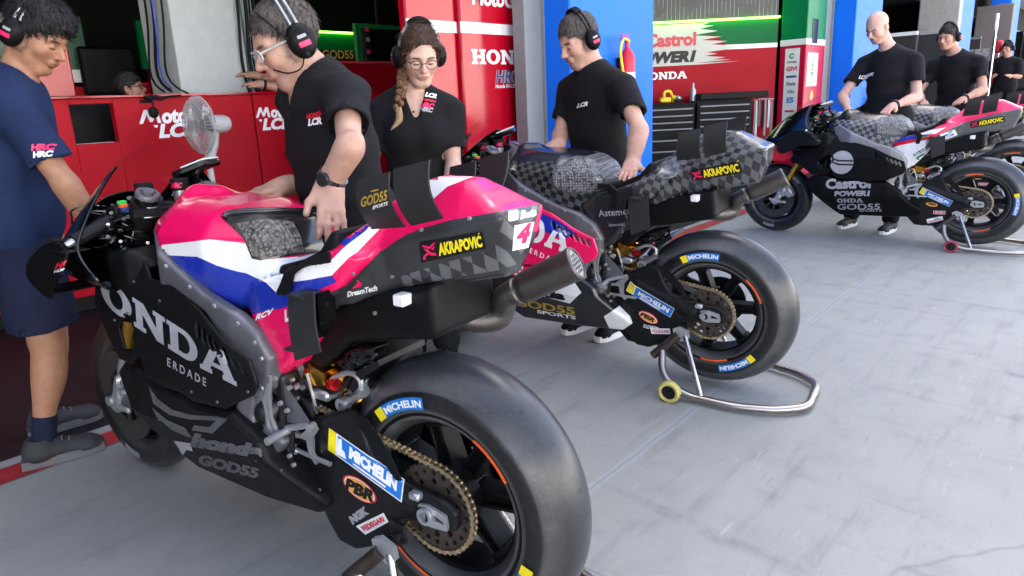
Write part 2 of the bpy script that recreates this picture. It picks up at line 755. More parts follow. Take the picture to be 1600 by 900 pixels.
SLAB = {
    'H': ([[(0, 0), (.5, 0), (.5, .16), (.4, .16), (.4, .41), (.75, .41), (.75, .16), (.65, .16), (.65, 0), (1.15, 0), (1.15, .16), (1.05, .16), (1.05, .84), (1.15, .84), (1.15, 1), (.65, 1), (.65, .84), (.75, .84), (.75, .6), (.4, .6), (.4, .84), (.5, .84), (.5, 1), (0, 1), (0, .84), (.1, .84), (.1, .16), (0, .16)]], 1.2),
    'O': ([arc(.58, .5, .58, .51, 0, 345, 28), arc(.58, .5, .26, .32, 0, 345, 24)], 1.22),
    'N': ([[(0, 0), (.45, 0), (.45, .16), (.35, .16), (.35, .6), (.84, 0), (1.1, 0), (1.1, .84), (1.2, .84), (1.2, 1), (.75, 1), (.75, .84), (.85, .84), (.85, .42), (.4, 1), (0, 1), (0, .84), (.1, .84), (.1, .16), (0, .16)]], 1.26),
    'D': ([[(0, 0), (.6, 0)] + arc(.6, .5, .5, .5, -84, 84, 16) + [(.6, 1), (0, 1), (0, .84), (.1, .84), (.1, .16), (0, .16)], [(.4, .18), (.58, .18)] + arc(.58, .5, .24, .32, -84, 84, 12) + [(.58, .82), (.4, .82)]], 1.16),
    'A': ([[(0, 0), (.42, 0), (.42, .16), (.36, .16), (.41, .29), (.8, .29), (.85, .16), (.78, .16), (.78, 0), (1.27, 0), (1.27, .16), (1.18, .16), (.82, 1), (.45, 1), (.08, .16), (0, .16)], [(.47, .44), (.74, .44), (.61, .76)]], 1.3),
}


def slab2d(s):
    if ('slab', s) in _T: return _T['slab', s]
    V, F, x, n = [], [], 0, 0
    for ch in s:
        L, adv = SLAB[ch]
        v, f = fill2d(L)
        V.append(v + (x, 0)); F += [tuple(i + n for i in q) for q in f]
        n += len(v); x += adv
    _T['slab', s] = (np.concatenate(V), F)
    return _T['slab', s]


def join2d(items):
    """items = ((verts, faces), x, y, scale x, scale y)"""
    V, F, n = [], [], 0
    for (v, f), x, y, sx, sy in items:
        V.append(v * (sx, sy) + (x, y)); F += [tuple(i + n for i in q) for q in f]; n += len(v)
    return np.concatenate(V), F


def poly2d(P): return np.array(P, float), [tuple(range(len(P)))]


def rect2d(w, h, r=0.):
    if r <= 0: return poly2d([(0, 0), (w, 0), (w, h), (0, h)])
    P = arc(w - r, h - r, r, r, 0, 90, 5) + arc(r, h - r, r, r, 90, 180, 5) + arc(r, r, r, r, 180, 270, 5) + arc(w - r, r, r, r, 270, 360, 5)
    return poly2d(P)


def fit(vf, w=None, h=None, center=False):
    v, f = vf
    v = v - v.min(0)
    e = v.max(0)
    s = (w / e[0] if w else None, h / e[1] if h else None)
    s = (s[0] or s[1], s[1] or s[0])
    v = v * s
    if center: v = v - v.max(0) / 2
    return v, f


def decal(name, vf, mat, o, ax, ay, parent=None, bvh=None, off=.0015, dice=.012, thick=0., far=.35):
    """flat artwork laid on a plane, or pressed onto the surface held by bvh along the plane's normal"""
    v, f = vf
    o, ax, ay = np.array(o, float), np.array(ax, float), np.array(ay, float)
    ax = nrm(ax); ay = nrm(ay - ax * (ax @ ay))
    n = np.cross(ax, ay)
    if bvh is None:
        bm = bmesh.new()
        vs = [bm.verts.new(o + p[0] * ax + p[1] * ay + n * off) for p in v]
        for q in f:
            try: bm.faces.new([vs[i] for i in q])
            except Exception: pass
        me = bpy.data.meshes.new(name)
        bm.to_mesh(me); bm.free()
        return link(name, me, mat, parent)
    bm = bmesh.new()
    vs = [bm.verts.new((p[0], p[1], 0)) for p in v]
    for q in f:
        try: bm.faces.new([vs[i] for i in q])
        except Exception: pass
    lo, hi = v.min(0), v.max(0)
    for k in range(2):
        for g in np.arange(lo[k] + dice, hi[k], dice):
            co = [0, 0, 0]; no = [0, 0, 0]; co[k] = g; no[k] = 1
            bmesh.ops.bisect_plane(bm, geom=bm.verts[:] + bm.edges[:] + bm.faces[:], plane_co=co, plane_no=no)
    bmesh.ops.triangulate(bm, faces=bm.faces[:])
    last = None
    dead = []
    for x in bm.verts:
        p = o + x.co[0] * ax + x.co[1] * ay
        hit = bvh.ray_cast(Vector(p + n * far), Vector(-n), far * 2.5)
        if hit[0] is not None:
            q = np.array(hit[0]) + n * off + np.array(hit[1]) * off * .5
            last = (q - p) @ n
            x.co = Vector(q)
        else:
            x.co = Vector(p + n * ((last if last is not None else 0)))
            dead.append(x)
    if dead: bmesh.ops.delete(bm, geom=dead, context='VERTS')
    me = bpy.data.meshes.new(name)
    bm.to_mesh(me); bm.free()
    me.shade_smooth()
    return link(name, me, mat, parent)


class Pix:
    """artwork traced on the photograph and pressed onto a thing's own surface, in that thing's local axes"""
    def __init__(s, x, y, th, lean):
        T = np.array(Matrix.Translation((x, y, 0)) @ Matrix.Rotation(th, 4, 'Z') @ Matrix.Rotation(lean, 4, 'X'))
        s.Ri = T[:3, :3].T
        s.o = s.Ri @ (np.array([0, 0, CHC]) - T[:3, 3])

    def ray(s, q): return nrm(s.Ri @ (CFW + ((q[0] - 800 - CX) * CR - (q[1] - 450 - CY) * CU) / CF))

    def hit(s, q, bvh, off=0.):
        h = bvh.ray_cast(Vector(s.o), Vector(s.ray(q)), 20)
        if h[0] is None: return None
        n = np.array(h[1])
        if n @ s.ray(q) > 0: n = -n
        return np.array(h[0]) + n * off

    def put(s, name, vf, mat, parent, bvh, off=.0016, dice=5., thick=0.):
        v, f = vf
        bm = bmesh.new()
        vs = [bm.verts.new((p[0], p[1], 0)) for p in v]
        for q in f:
            try: bm.faces.new([vs[i] for i in q])
            except Exception: pass
        lo, hi = v.min(0), v.max(0)
        for k in range(2):
            for g in np.arange(lo[k] + dice, hi[k], dice):
                co = [0, 0, 0]; no = [0, 0, 0]; co[k] = g; no[k] = 1
                bmesh.ops.bisect_plane(bm, geom=bm.verts[:] + bm.edges[:] + bm.faces[:], plane_co=co, plane_no=no)
        bmesh.ops.triangulate(bm, faces=bm.faces[:])
        dead = []
        for x in bm.verts:
            h = s.hit(x.co, bvh, off)
            if h is None: dead.append(x)
            else: x.co = Vector(h)
        if dead: bmesh.ops.delete(bm, geom=dead, context='VERTS')
        big = [e for e in bm.edges if e.calc_length() > .07]
        if big: bmesh.ops.delete(bm, geom=big, context='EDGES')
        if thick:
            bmesh.ops.recalc_face_normals(bm, faces=bm.faces[:])
            bmesh.ops.solidify(bm, geom=bm.faces[:], thickness=thick)
        me = bpy.data.meshes.new(name)
        bm.to_mesh(me); bm.free()
        me.shade_smooth()
        try: me.set_sharp_from_angle(angle=R_(50))
        except Exception: pass
        return link(name, me, mat, parent)


def qmap(vf, TL, TR, BR, BL, u0=0., u1=1., v0=0., v1=1.):
    """stretch flat art over a quad given by its four corners"""
    v, f = vf
    v = v - v.min(0); v = v / v.max(0)
    u = (u0 + (u1 - u0) * v[:, :1]); w_ = (v0 + (v1 - v0) * v[:, 1:])
    TL, TR, BR, BL = [np.array(q, float) for q in (TL, TR, BR, BL)]
    return (BL * (1 - u) + BR * u) * (1 - w_) + (TL * (1 - u) + TR * u) * w_, f


def bmap(vf, base, up):
    """set flat art along a baseline"""
    v, f = vf
    v = v - v.min(0); v = v / v.max(0)
    P = np.array(base, float)
    sl = np.concatenate([[0], np.cumsum(np.linalg.norm(np.diff(P, axis=0), axis=1))]); sl /= sl[-1]
    X = np.stack([np.interp(v[:, 0], sl, P[:, 0]), np.interp(v[:, 0], sl, P[:, 1])], 1)
    return X + v[:, 1:] * np.array(up, float), f


def bvh_of(*meshes):
    V, F, n = [], [], 0
    for me in meshes:
        a = np.empty(len(me.vertices) * 3, np.float32)
        me.vertices.foreach_get('co', a)
        V += [tuple(x) for x in a.reshape(-1, 3).tolist()]
        F += [tuple(i + n for i in p.vertices) for p in me.polygons]
        n += len(me.vertices)
    return BVHTree.FromPolygons(V, F)


# ---------------------------------------------------------------- shared materials
WHITE = (.78, .78, .78)
PINK = (.80, .005, .105)
BLUE = (.012, .03, .34)
RED = (.55, .006, .022)
C = dict(
    white=M('white_print', WHITE, .35, var=.03), silver_print=M('silver_print', (.30, .30, .315), .4, var=.05),
    black_print=M('black_print', (.006, .006, .0065), .45, spec=.3), red_print=M('red_print', (.62, .01, .03), .4, var=.05),
    pink_print=M('pink_print', PINK, .35, var=.04), yellow_print=M('yellow_print', (.82, .68, .01), .4, var=.04),
    gold_print=M('gold_print', (.52, .36, .06), .35, .4), blue_print=M('blue_print', (.006, .16, .52), .4, var=.05),
    green_print=M('green_print', (.0, .22, .07), .4), orange_print=M('orange_print', (.72, .1, .015), .45),
    grey_print=M('grey_print', (.16, .16, .17), .45), dim_print=M('dim_print', (.075, .075, .08), .4), wing=M('wing_satin', (.020, .0205, .022), .5, spec=.3), navy_print=M('navy_print', (.012, .03, .16), .4),
    amber_print=M('amber_print', (.75, .33, .05), .4),
    black=M('black_satin', (.006, .006, .0065), .45, spec=.14), matt=M('black_matt', (.007, .007, .0075), .6, spec=.14),
    carbon=M('dark_carbon', (.008, .0085, .0095), .36, spec=.22, var=.4, scale=60), rubber=M('rubber', (.010, .010, .011), .6, spec=.2),
    gloss=M('black_gloss', (.004, .004, .0045), .14, spec=.5),
    alu=M('aluminium', (.46, .47, .48), .34, .7, bump=.05, bscale=90), frame=M('brushed_frame', (.135, .135, .15), .42, .45, bump=.04, bscale=60),
    steel=M('steel', (.42, .41, .40), .28, 1.), dark_steel=M('dark_steel', (.045, .045, .05), .4, .8), disc=M('carbon_disc', (.030, .029, .029), .5, .2, var=.3, scale=50),
    titan=M('titanium', (.11, .10, .094), .45, .85, var=.25, scale=9), gold=M('gold_anodised', (.62, .33, .05), .25, 1.),
    red_metal=M('red_anodised', (.5, .02, .02), .25, .8), blue_metal=M('blue_anodised', (.03, .25, .45), .25, .8),
    bronze=M('dark_bronze', (.085, .065, .055), .42, .7, var=.25, scale=30), chain=M('chain_gold', (.52, .42, .27), .32, .9),
    plastic_w=M('white_plastic', (.40, .40, .385), .45), green_btn=M('green_button', (.02, .55, .08), .35),
)
# ================================================================ the pit lane and the garages (x along the fronts, y into the garages)
def floor_mat():
    m, t, b = base_mat('painted_concrete')
    n1 = t.noise(.9, 6); n2 = t.noise(7, 6); n3 = t.noise(60, 4)
    mp = t.new('ShaderNodeMapping'); mp.inputs['Scale'].default_value = (.7, 5, 1); mp.inputs['Rotation'].default_value = (0, 0, .35)
    t.ln(t.obj(), mp.inputs[0])
    n4 = t.noise(2.2, 7, mp.outputs[0], .65)
    c = t.mix(t.ramp(n1, .3, .7), (.236, .243, .222), (.286, .292, .267))
    c = t.mix(t.math('MULTIPLY', t.ramp(n2, .50, .75), .30), c, (.14, .155, .160))
    c = t.mix(t.math('MULTIPLY', t.ramp(n4, .54, .74), .55), c, (.115, .128, .134))
    c = t.mix(t.math('MULTIPLY', t.ramp(n4, .46, .30), .16), c, (.33, .345, .35))
    c = t.mix(t.math('MULTIPLY', t.ramp(n3, .55, .8), .25), c, (.10, .11, .12))
    # saw-cut joint with pale sealing, parallel to the fronts
    sx = t.new('ShaderNodeSeparateXYZ'); t.ln(t.obj(), sx.inputs[0])
    wob = t.math('MULTIPLY', t.math('SUBTRACT', t.noise(4, 3), .5), .02)
    yy = t.math('ABSOLUTE', t.math('ADD', t.math('SUBTRACT', sx.outputs[1], 1.12), wob))
    c = t.mix(t.math('MULTIPLY', t.ramp(yy, .022, .014), .5), c, (.30, .32, .335))
    c = t.mix(t.math('MULTIPLY', t.ramp(yy, .004, .001), .5), c, (.10, .11, .12))
    # hair cracks
    w2 = t.new('ShaderNodeMixRGB'); w2.inputs[0].default_value = .12
    nn = t.new('ShaderNodeTexNoise'); nn.inputs['Scale'].default_value = 2.5; t.ln(t.obj(), nn.inputs['Vector'])
    t.ln(t.obj(), w2.inputs[1]); t.ln(nn.outputs['Color'], w2.inputs[2])
    vo = t.new('ShaderNodeTexVoronoi'); vo.feature = 'DISTANCE_TO_EDGE'; vo.inputs['Scale'].default_value = .75
    t.ln(w2.outputs[0], vo.inputs['Vector'])
    cr = t.math('MULTIPLY', t.ramp(vo.outputs['Distance'], .0035, .0008), t.ramp(t.noise(.8, 2), .5, .6))
    c = t.mix(t.math('MULTIPLY', cr, .45), c, (.09, .095, .10))
    # drips and rubber specks
    v2 = t.new('ShaderNodeTexVoronoi'); v2.inputs['Scale'].default_value = 2.3; t.ln(t.obj(), v2.inputs['Vector'])
    sp = t.math('MULTIPLY', t.ramp(v2.outputs['Distance'], .03, .018), t.ramp(t.noise(1.3, 2), .52, .56))
    c = t.mix(t.math('MULTIPLY', sp, .75), c, (.07, .075, .08))
    # faint rubber marks left by wheels, running in and out of the garages
    mr = t.new('ShaderNodeMapping'); mr.inputs['Scale'].default_value = (4.5, .35, 1); mr.inputs['Rotation'].default_value = (0, 0, -.12)
    t.ln(t.obj(), mr.inputs[0])
    rub = t.math('MULTIPLY', t.ramp(t.noise(1.5, 3, mr.outputs[0]), .60, .68), t.ramp(n2, .35, .6))
    c = t.mix(t.math('MULTIPLY', rub, .35), c, (.08, .088, .094))
    ms = t.new('ShaderNodeMapping'); ms.inputs['Scale'].default_value = (3, 26, 1); ms.inputs['Rotation'].default_value = (0, 0, .5)
    t.ln(t.obj(), ms.inputs[0])
    sc_ = t.math('MULTIPLY', t.ramp(t.noise(2., 4, ms.outputs[0]), .64, .70), t.ramp(t.noise(1.7, 3), .48, .6))
    c = t.mix(t.math('MULTIPLY', sc_, .4), c, (.10, .108, .112))
    c = t.mix(t.math('MULTIPLY', t.math('MULTIPLY', t.ramp(t.noise(2.6, 4, ms.outputs[0]), .36, .31), t.ramp(t.noise(2.1, 3), .45, .6)), .4), c, (.42, .43, .42))
    gr = t.ramp(t.noise(190, 2), .66, .74)
    c = t.mix(t.math('MULTIPLY', gr, .35), c, (.06, .065, .07))
    c = t.mix(t.math('MULTIPLY', t.ramp(t.noise(130, 2), .70, .76), .5), c, (.48, .49, .49))
    t.ln(c, b.inputs['Base Color'])
    r = t.new('ShaderNodeMapRange'); r.inputs['To Min'].default_value = .55; r.inputs['To Max'].default_value = .8
    t.ln(n2, r.inputs['Value']); t.ln(r.outputs[0], b.inputs['Roughness'])
    bn = t.new('ShaderNodeBump'); bn.inputs['Strength'].default_value = .12; bn.inputs['Distance'].default_value = .003
    t.ln(t.math('ADD', n3, t.math('MULTIPLY', cr, -2.)), bn.inputs['Height']); t.ln(bn.outputs[0], b.inputs['Normal'])
    return m


def sheet(name, x0, x1, y0, y1, z, mat, kind='structure'):
    me = bpy.data.meshes.new(name)
    me.from_pydata([(x0, y0, z), (x1, y0, z), (x1, y1, z), (x0, y1, z)], [], [(0, 1, 2, 3)])
    return tag(link(name, me, mat), kind=kind)


ground = sheet('ground', -400, 500, -400, 2.95, 0, floor_mat())
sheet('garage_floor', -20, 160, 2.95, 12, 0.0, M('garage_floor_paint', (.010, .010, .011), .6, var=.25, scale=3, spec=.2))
sheet('floor_line', -20, 160, 2.745, 2.875, .004, M('red_line_paint', (.33, .015, .022), .55, var=.35, scale=9))
sheet('ground_beyond', -400, 500, 12, 500, -.01, M('yard', (.25, .25, .25), .8))

GREYP0 = M('post_grey', (.19, .205, .205), .5, var=.06)
CEIL = M('ceiling_black', (.02, .02, .02), .6)
def ceiling_mat():
    m, t, b = base_mat('open_grid_ceiling')
    mp = t.new('ShaderNodeMapping'); mp.inputs['Rotation'].default_value = (0, 0, .785); mp.inputs['Scale'].default_value = (6, 6, 6)
    t.ln(t.obj(), mp.inputs[0])
    br = t.new('ShaderNodeTexBrick'); t.ln(mp.outputs[0], br.inputs['Vector'])
    br.inputs['Color1'].default_value = (.008, .008, .008, 1); br.inputs['Color2'].default_value = (.014, .014, .014, 1)
    br.inputs['Mortar'].default_value = (.42, .43, .40, 1); br.inputs['Mortar Size'].default_value = .012; br.inputs['Scale'].default_value = 1.4
    t.ln(t.mix(t.ramp(t.noise(5, 2), .45, .55), (.012, .012, .012), br.outputs[0]), b.inputs['Base Color'])
    b.inputs['Roughness'].default_value = .4
    return m


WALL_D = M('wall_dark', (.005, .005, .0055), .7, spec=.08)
CONC = M('facade_concrete', (.36, .36, .36), .7, bump=.1)
pb = empty('pit_building', (0, 9, 0))
tag(pb, 'long pit building with dark open garage bays behind the blue pillars', 'building')
PB = lambda mb, n, m: link(n, (lambda me: me)(mb.mesh(n, False)), m)
def part(mb, n, m, par):
    o = mb.build(n, m, None, smooth=False)
    o.parent = par
    o.matrix_parent_inverse = Matrix.Translation(-Vector(par.location))
    return o
part(MB().box((71, 3.45, 6.8), (190, .7, 5.6)), 'facade', CONC, pb)
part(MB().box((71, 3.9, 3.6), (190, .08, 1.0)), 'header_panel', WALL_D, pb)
part(MB().box((71, 7.7, 3.10), (190, 7.8, .08)), 'ceiling', ceiling_mat(), pb)
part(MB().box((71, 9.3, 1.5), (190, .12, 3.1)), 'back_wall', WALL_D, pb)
for xx in (-6.5, 11.6, 19.2, 27, 35):
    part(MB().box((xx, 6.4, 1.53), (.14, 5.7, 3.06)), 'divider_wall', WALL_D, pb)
part(MB().box((71, 7.0, 9.6), (192, 8.2, .3)), 'roof', CONC, pb)

a_, b_ = np.array((5.05, 3.6, 0)), np.array((7.3, 9.2, 0))
part(MB().box((a_ + b_) / 2 + (0, 0, 1.53), (np.linalg.norm(b_ - a_), .14, 3.06), np.stack([nrm(b_ - a_), np.cross((0, 0, 1), nrm(b_ - a_)), (0, 0, 1)], 1)), 'divider_wall', WALL_D, pb)
mb = MB().box((-6.4, -.9, 3.8), (7.4, 7.0, .08))  # unseen cloth roof, added to shade the left of the floor
for xx in (-9.8, -2.9):
    for yy in (-4.2, 2.4): mb.cyl((xx, yy, 0), (xx, yy, 3.8), .04)
tag(mb.build('added_shade_awning', M('added_shade_cloth', (.05, .05, .055), .8)), kind='structure')
mb = MB().box((20, -35.5, 8.5), (150, .3, 6))  # unseen pale stand, added to bounce sunlight toward the garages
for k in range(9): mb.box((20, -27 - k * .9, .6 + k * .55), (150, .9, 1.2 + k * 1.1))
tag(mb.build('added_bounce_stand', M('bounce_stand_pale', (.62, .62, .60), .7), smooth=False), kind='structure')
tag(MB().box((20, -9.0, .65), (150, .35, 1.3), None, .02).build('added_bounce_wall', M('bounce_wall_white', (.72, .72, .70), .6)), kind='structure')  # unseen white wall, added to reflect sun onto bikes and people
PBLUE = M('pillar_blue', (.002, .135, .70), .5, var=.05, scale=3, spec=.25)
GREYP = GREYP0
for x0, x1, lab in ((4.0, 5.19, 'wide bright blue pillar with a fire extinguisher, behind the grey haired man'), (10.84, 12.18, 'blue pillar right behind the bald man'), (18.3, 20.1, 'slim blue pillar beside the man with headphones and black tee'), (26.2, 28.2, 'farthest blue pillar at the far end of the garages')):
    o = MB().box(((x0 + x1) / 2, 3.30, 2.0), (x1 - x0, .5, 4.0), None, .012).build('blue_pillar', PBLUE)
    tag(o, lab, 'pillar', 'blue pillars between the garages')
for x0, x1, y0, lab in ((3.80, 4.03, 3.32, 'grey steel door post left of the wide blue pillar'), (10.55, 10.80, 3.36, 'thin grey door post beside the green and red column'), (17.6, 17.9, 3.4, 'grey post between the garages beyond the bald man')):
    mb = MB().box(((x0 + x1) / 2, y0 + .06, 1.5), (x1 - x0, .12, 3.0), None, .004).box((x1 - .03, y0 - .015, 1.5), (.02, .03, 3.0)).box((x1 + .012, y0 + .02, 1.5), (.015, .05, 3.0))
    tag(mb.build('door_post', GREYP, smooth=False), lab, 'post', 'grey door posts')

REDG = M('red_panel_gloss', (.38, .002, .013), .12, var=.05, scale=2, spec=.4)
REDM = M('red_panel', (.34, .0015, .010), .45, var=.07, scale=2, spec=.12)
GREENP = M('green_panel', (.0, .11, .03), .45, var=.08, scale=2, spec=.12)
WHITEP = M('white_panel', (.68, .68, .66), .35, var=.04, scale=2)
CREAM = M('cream_panel', (.50, .49, .43), .5, var=.05, scale=2)
X_, Z_ = (1, 0, 0), (0, 0, 1)


def flat(par, name, vf, mat, o, ax=X_, ay=Z_, off=.003):
    return decal(name, vf, mat, o, ax, ay, par, None, off)


def hrc(par, o, h, m1, m2, ax=X_, ay=Z_):
    a = text2d('HRC', .06, .22)
    v, f = fit(a, h=h)
    flat(par, 'logo', (v, f), m1, o, ax, ay, .003)
    flat(par, 'lettering', fit(text2d('Honda RACING', .02, .1), w=v[:, 0].max()), m2, np.array(o) - np.array(ay) * h * .36, ax, ay, .003)


# --- red panel wall beside the grey post
rp = MB().box((3.83, 3.56, 1.4), (1.0, .08, 2.8), None, .012).box((3.10, 3.60, 1.4), (.46, .08, 2.8), None, .012).build('panel_wall', REDG)
tag(rp, 'glossy red wall panel with white band and slab serif lettering behind the woman', 'wall')
flat(rp, 'white_band', rect2d(1.0, .078), WHITEP, (3.33, 3.52, 1.757))
flat(rp, 'white_band', rect2d(.46, .078), WHITEP, (2.87, 3.56, 1.757))
flat(rp, 'lettering', fit(slab2d('HONDA'), .79, .108), C['white'], (3.425, 3.52, 1.54))
flat(rp, 'lettering', fit(text2d('MotoGP', .04, .2), h=.12), C['white'], (3.46, 3.52, 1.955))
hrc(rp, (3.665, 3.52, 1.40), .10, C['silver_print'], C['white'])
flat(rp, 'logo_stripe', fit(text2d('HRC', .0, .22), h=.10), C['navy_print'], (3.67, 3.52, 1.40), off=.0045)

# --- low red partition of the left garage
pa = empty('red_partition', (2.2, 4.97, 0))
tag(pa, 'low red partition with white logos and a dark window opening behind the white fan', 'partition')
PX0, PX1, PZ = .0, 3.9, 1.415
mb = MB()
for a, b_, c_, d_ in ((PX0, 1.15, .1, PZ), (1.15, 1.41, .1, 1.12), (1.15, 1.41, 1.38, PZ), (1.41, 2.400, .1, PZ), (2.408, 2.86, .1, PZ), (2.90, PX1, .1, PZ)):
    mb.box(((a + b_) / 2, 5.01, (c_ + d_) / 2), (b_ - a, .08, d_ - c_), None, .003)
part(mb, 'panel', REDM, pa)
part(MB().box((1.95, 5.02, .052), (3.9, .06, .1)), 'skirting', C['matt'], pa)
part(MB().box((1.95, 4.99, PZ + .008), (3.9, .14, .012)), 'top_rail', REDG, pa)
part(MB().box((1.28, 5.35, 1.1), (.5, .02, .7)), 'window_back', C['black'], pa)
part(MB().box((1.28, 5.12, 1.115), (.26, .12, .012)), 'window_ledge', WHITEP, pa)
def pflat(n, vf, m, o, off=.003):
    ob = flat(None, n, vf, m, o, off=off)
    ob.parent = pa; ob.matrix_parent_inverse = Matrix.Translation(-Vector(pa.location))
def moto(x, z, w):
    pflat('lettering', fit(join2d([(poly2d([(0, 0), (.45, 1.0), (.7, 1.), (.8, .45), (1.1, 1), (1.4, 1), (1.55, 0), (1.3, 0), (1.22, .6), (.95, .1), (.75, .1), (.6, .62), (.25, 0)]), 0, 0, 1, 1), (text2d('otoGP', .05, .1), 1.6, 0, .9, 1)]), w=w), C['white'], (x, 4.97, z))
moto(1.555, 1.225, .50); moto(2.415, 1.225, .42)
lcr = lambda: join2d([(poly2d([(0, 1), (.35, 1), (.30, .8), (.1, .8)]), 0, 0, 1, 1), (text2d('LCR', .05, .25), .3, 0, 1.15, 1)])
pflat('lettering', fit(lcr(), w=.30), C['white'], (1.645, 4.97, 1.125)); pflat('lettering', fit(lcr(), w=.28), C['white'], (2.435, 4.97, 1.13))
pflat('vent', rect2d(.09, .02), C['matt'], (1.58, 4.97, 1.375))
part(MB().tube([(2.62, 4.95, .95), (2.66, 4.93, .86), (2.74, 4.95, .78)], .012, 8), 'handle', C['matt'], pa)

ic = MB().tube([atY(237, 148, 4.9), atY(238, 158, 4.9), atY(240, 168, 4.9)], .006, 6).ball(atY(240, 176, 4.9), (.035, .02, .04)).box(atY(236, 152, 4.92), (.09, .05, .03), None, .008).tube([atY(236, 150, 4.9), atY(250, 156, 4.88), atY(262, 151, 4.9), atY(285, 149, 4.93)], .008, 6, smooth=5).build('intercom', C['matt'])
tag(ic, 'small black intercom with cable hanging over the red partition beside the fan', 'intercom')

# --- steel column and cables in the left garage
sc = empty('steel_column', (2.33, 5.7, 0))
tag(sc, 'tall pale grey steel column with black cables rising behind the red partition', 'column')
part(MB().box((2.30, 5.72, 1.5), (.52, .64, 3.0), None, .006).box((2.58, 5.45, 1.5), (.05, .1, 3.0)).box((2.68, 5.5, 1.5), (.09, .16, 3.0), None, .004), 'shaft', M('column_grey', (.40, .44, .43), .45, var=.06), sc)
mb = MB()
for dx, r in ((2.56, .012), (2.63, .016), (2.70, .010), (2.66, .008)): mb.tube([(dx, 5.36, 3.0), (dx + .01, 5.35, 2.2), (dx - .01, 5.36, 1.7), (dx + .02, 5.35, 1.40)], r, 6, smooth=5)
for dy, r in ((5.5, .008), (5.7, .012), (5.85, .009)): mb.tube([(2.02, dy, 3.0), (2.01, dy - .05, 2.1), (2.0, dy + .04, 1.6), (2.08, dy - .2, 1.42)], r, 6, smooth=5)
part(mb, 'cables', C['matt'], sc)
part(MB().tube([(2.0, 5.62, 2.6), (1.99, 5.58, 2.0), (2.0, 5.66, 1.6), (2.1, 5.5, 1.42)], .007, 6, smooth=5), 'blue_cable', M('cable_blue', (.03, .08, .5), .4), sc)

# --- back walls of the left garage
bw = empty('rear_panel_wall', (3.5, 8.0, 0))
tag(bw, 'rear garage wall banded green, white and red under a green light strip', 'wall')
part(MB().box((4.7, 8.05, 1.95 / 2), (4.0, .08, 1.95)), 'lower_panel', REDM, bw)
part(MB().box((4.7, 8.05, 2.125), (4.0, .08, .35)), 'upper_panel', GREENP, bw)
LEDG = M('green_led', (.25, 1.0, .05), .4, emit=1.6, var=0)
part(MB().box((4.7, 7.99, 2.31), (4.0, .03, .022)), 'light_strip', LEDG, bw)
def bflat(n, vf, m, o):
    ob = flat(None, n, vf, m, o); ob.parent = bw; ob.matrix_parent_inverse = Matrix.Translation(-Vector(bw.location))
bflat('white_sign', rect2d(.62, .13), CREAM, (4.25, 8.01, 1.94))
bflat('dark_sign', rect2d(.62, .14), C['matt'], (4.90, 8.01, 1.94))
bflat('lettering', fit(text2d('GOD55', .02), w=.50), M('sign_gold', (.50, .36, .10), .4), (4.96, 8.006, 1.965))
bflat('lettering', fit(text2d('HONDA', .03), w=.22), C['grey_print'], (4.62, 8.006, 1.965))
bflat('lettering', fit(slab2d('HO'), w=.22), C['grey_print'], (3.05, 8.01, 1.52))
bflat('lettering', fit(text2d('C', .03), h=.1), C['green_print'], (3.35, 8.006, 1.95))
lw = empty('side_panel_wall', (.9, 7.2, 0))
tag(lw, 'garage wall of dark green over white over red beside the young man\'s face', 'wall')
part(MB().box((.85, 7.25, .8), (2.1, .08, 1.6)), 'lower_panel', REDM, lw)
part(MB().box((.85, 7.25, 1.70), (2.1, .08, .115)), 'white_band', WHITEP, lw)
part(MB().box((.85, 7.25, 2.0), (2.1, .08, .48)), 'upper_panel', M('green_dark', (.0, .05, .02), .35), lw)
part(MB().box((atY(220, 110, 7.16)[0], 7.16, .82), (.10, .06, 1.62)), 'edge_panel', REDG, lw)
part(MB().box((atY(222, 40, 7.16)[0], 7.16, 1.99), (.12, .06, .46)), 'edge_panel', GREENP, lw)
tv = empty('wall_screen', (1.35, 7.0, 0))
tag(tv, 'large black switched off screen on the wall left of the steel column', 'screen')
q0, q1 = atY(134, 150, 7.1), atY(208, 74, 7.1)
part(MB().box(((q0[0] + q1[0]) / 2, 7.13, (q0[2] + q1[2]) / 2), (q1[0] - q0[0], .06, q1[2] - q0[2]), None, .02), 'panel', C['gloss'], tv)
part(MB().box(((q0[0] + q1[0]) / 2, 7.095, (q0[2] + q1[2]) / 2), (q1[0] - q0[0] - .05, .012, q1[2] - q0[2] - .05), None, .004), 'glass', C['black'], tv)
rb = empty('red_board', (.75, 6.3, 0))
q0, q1 = atY(50, 152, 6.3), atY(104, 62, 6.3)
tag(rb, 'glossy red upright board standing just behind the young man\'s chin', 'board')
part(MB().box(((q0[0] + q1[0]) / 2, 6.34, q1[2] / 2), (q1[0] - q0[0], .06, q1[2]), None, .01), 'panel', REDG, rb)

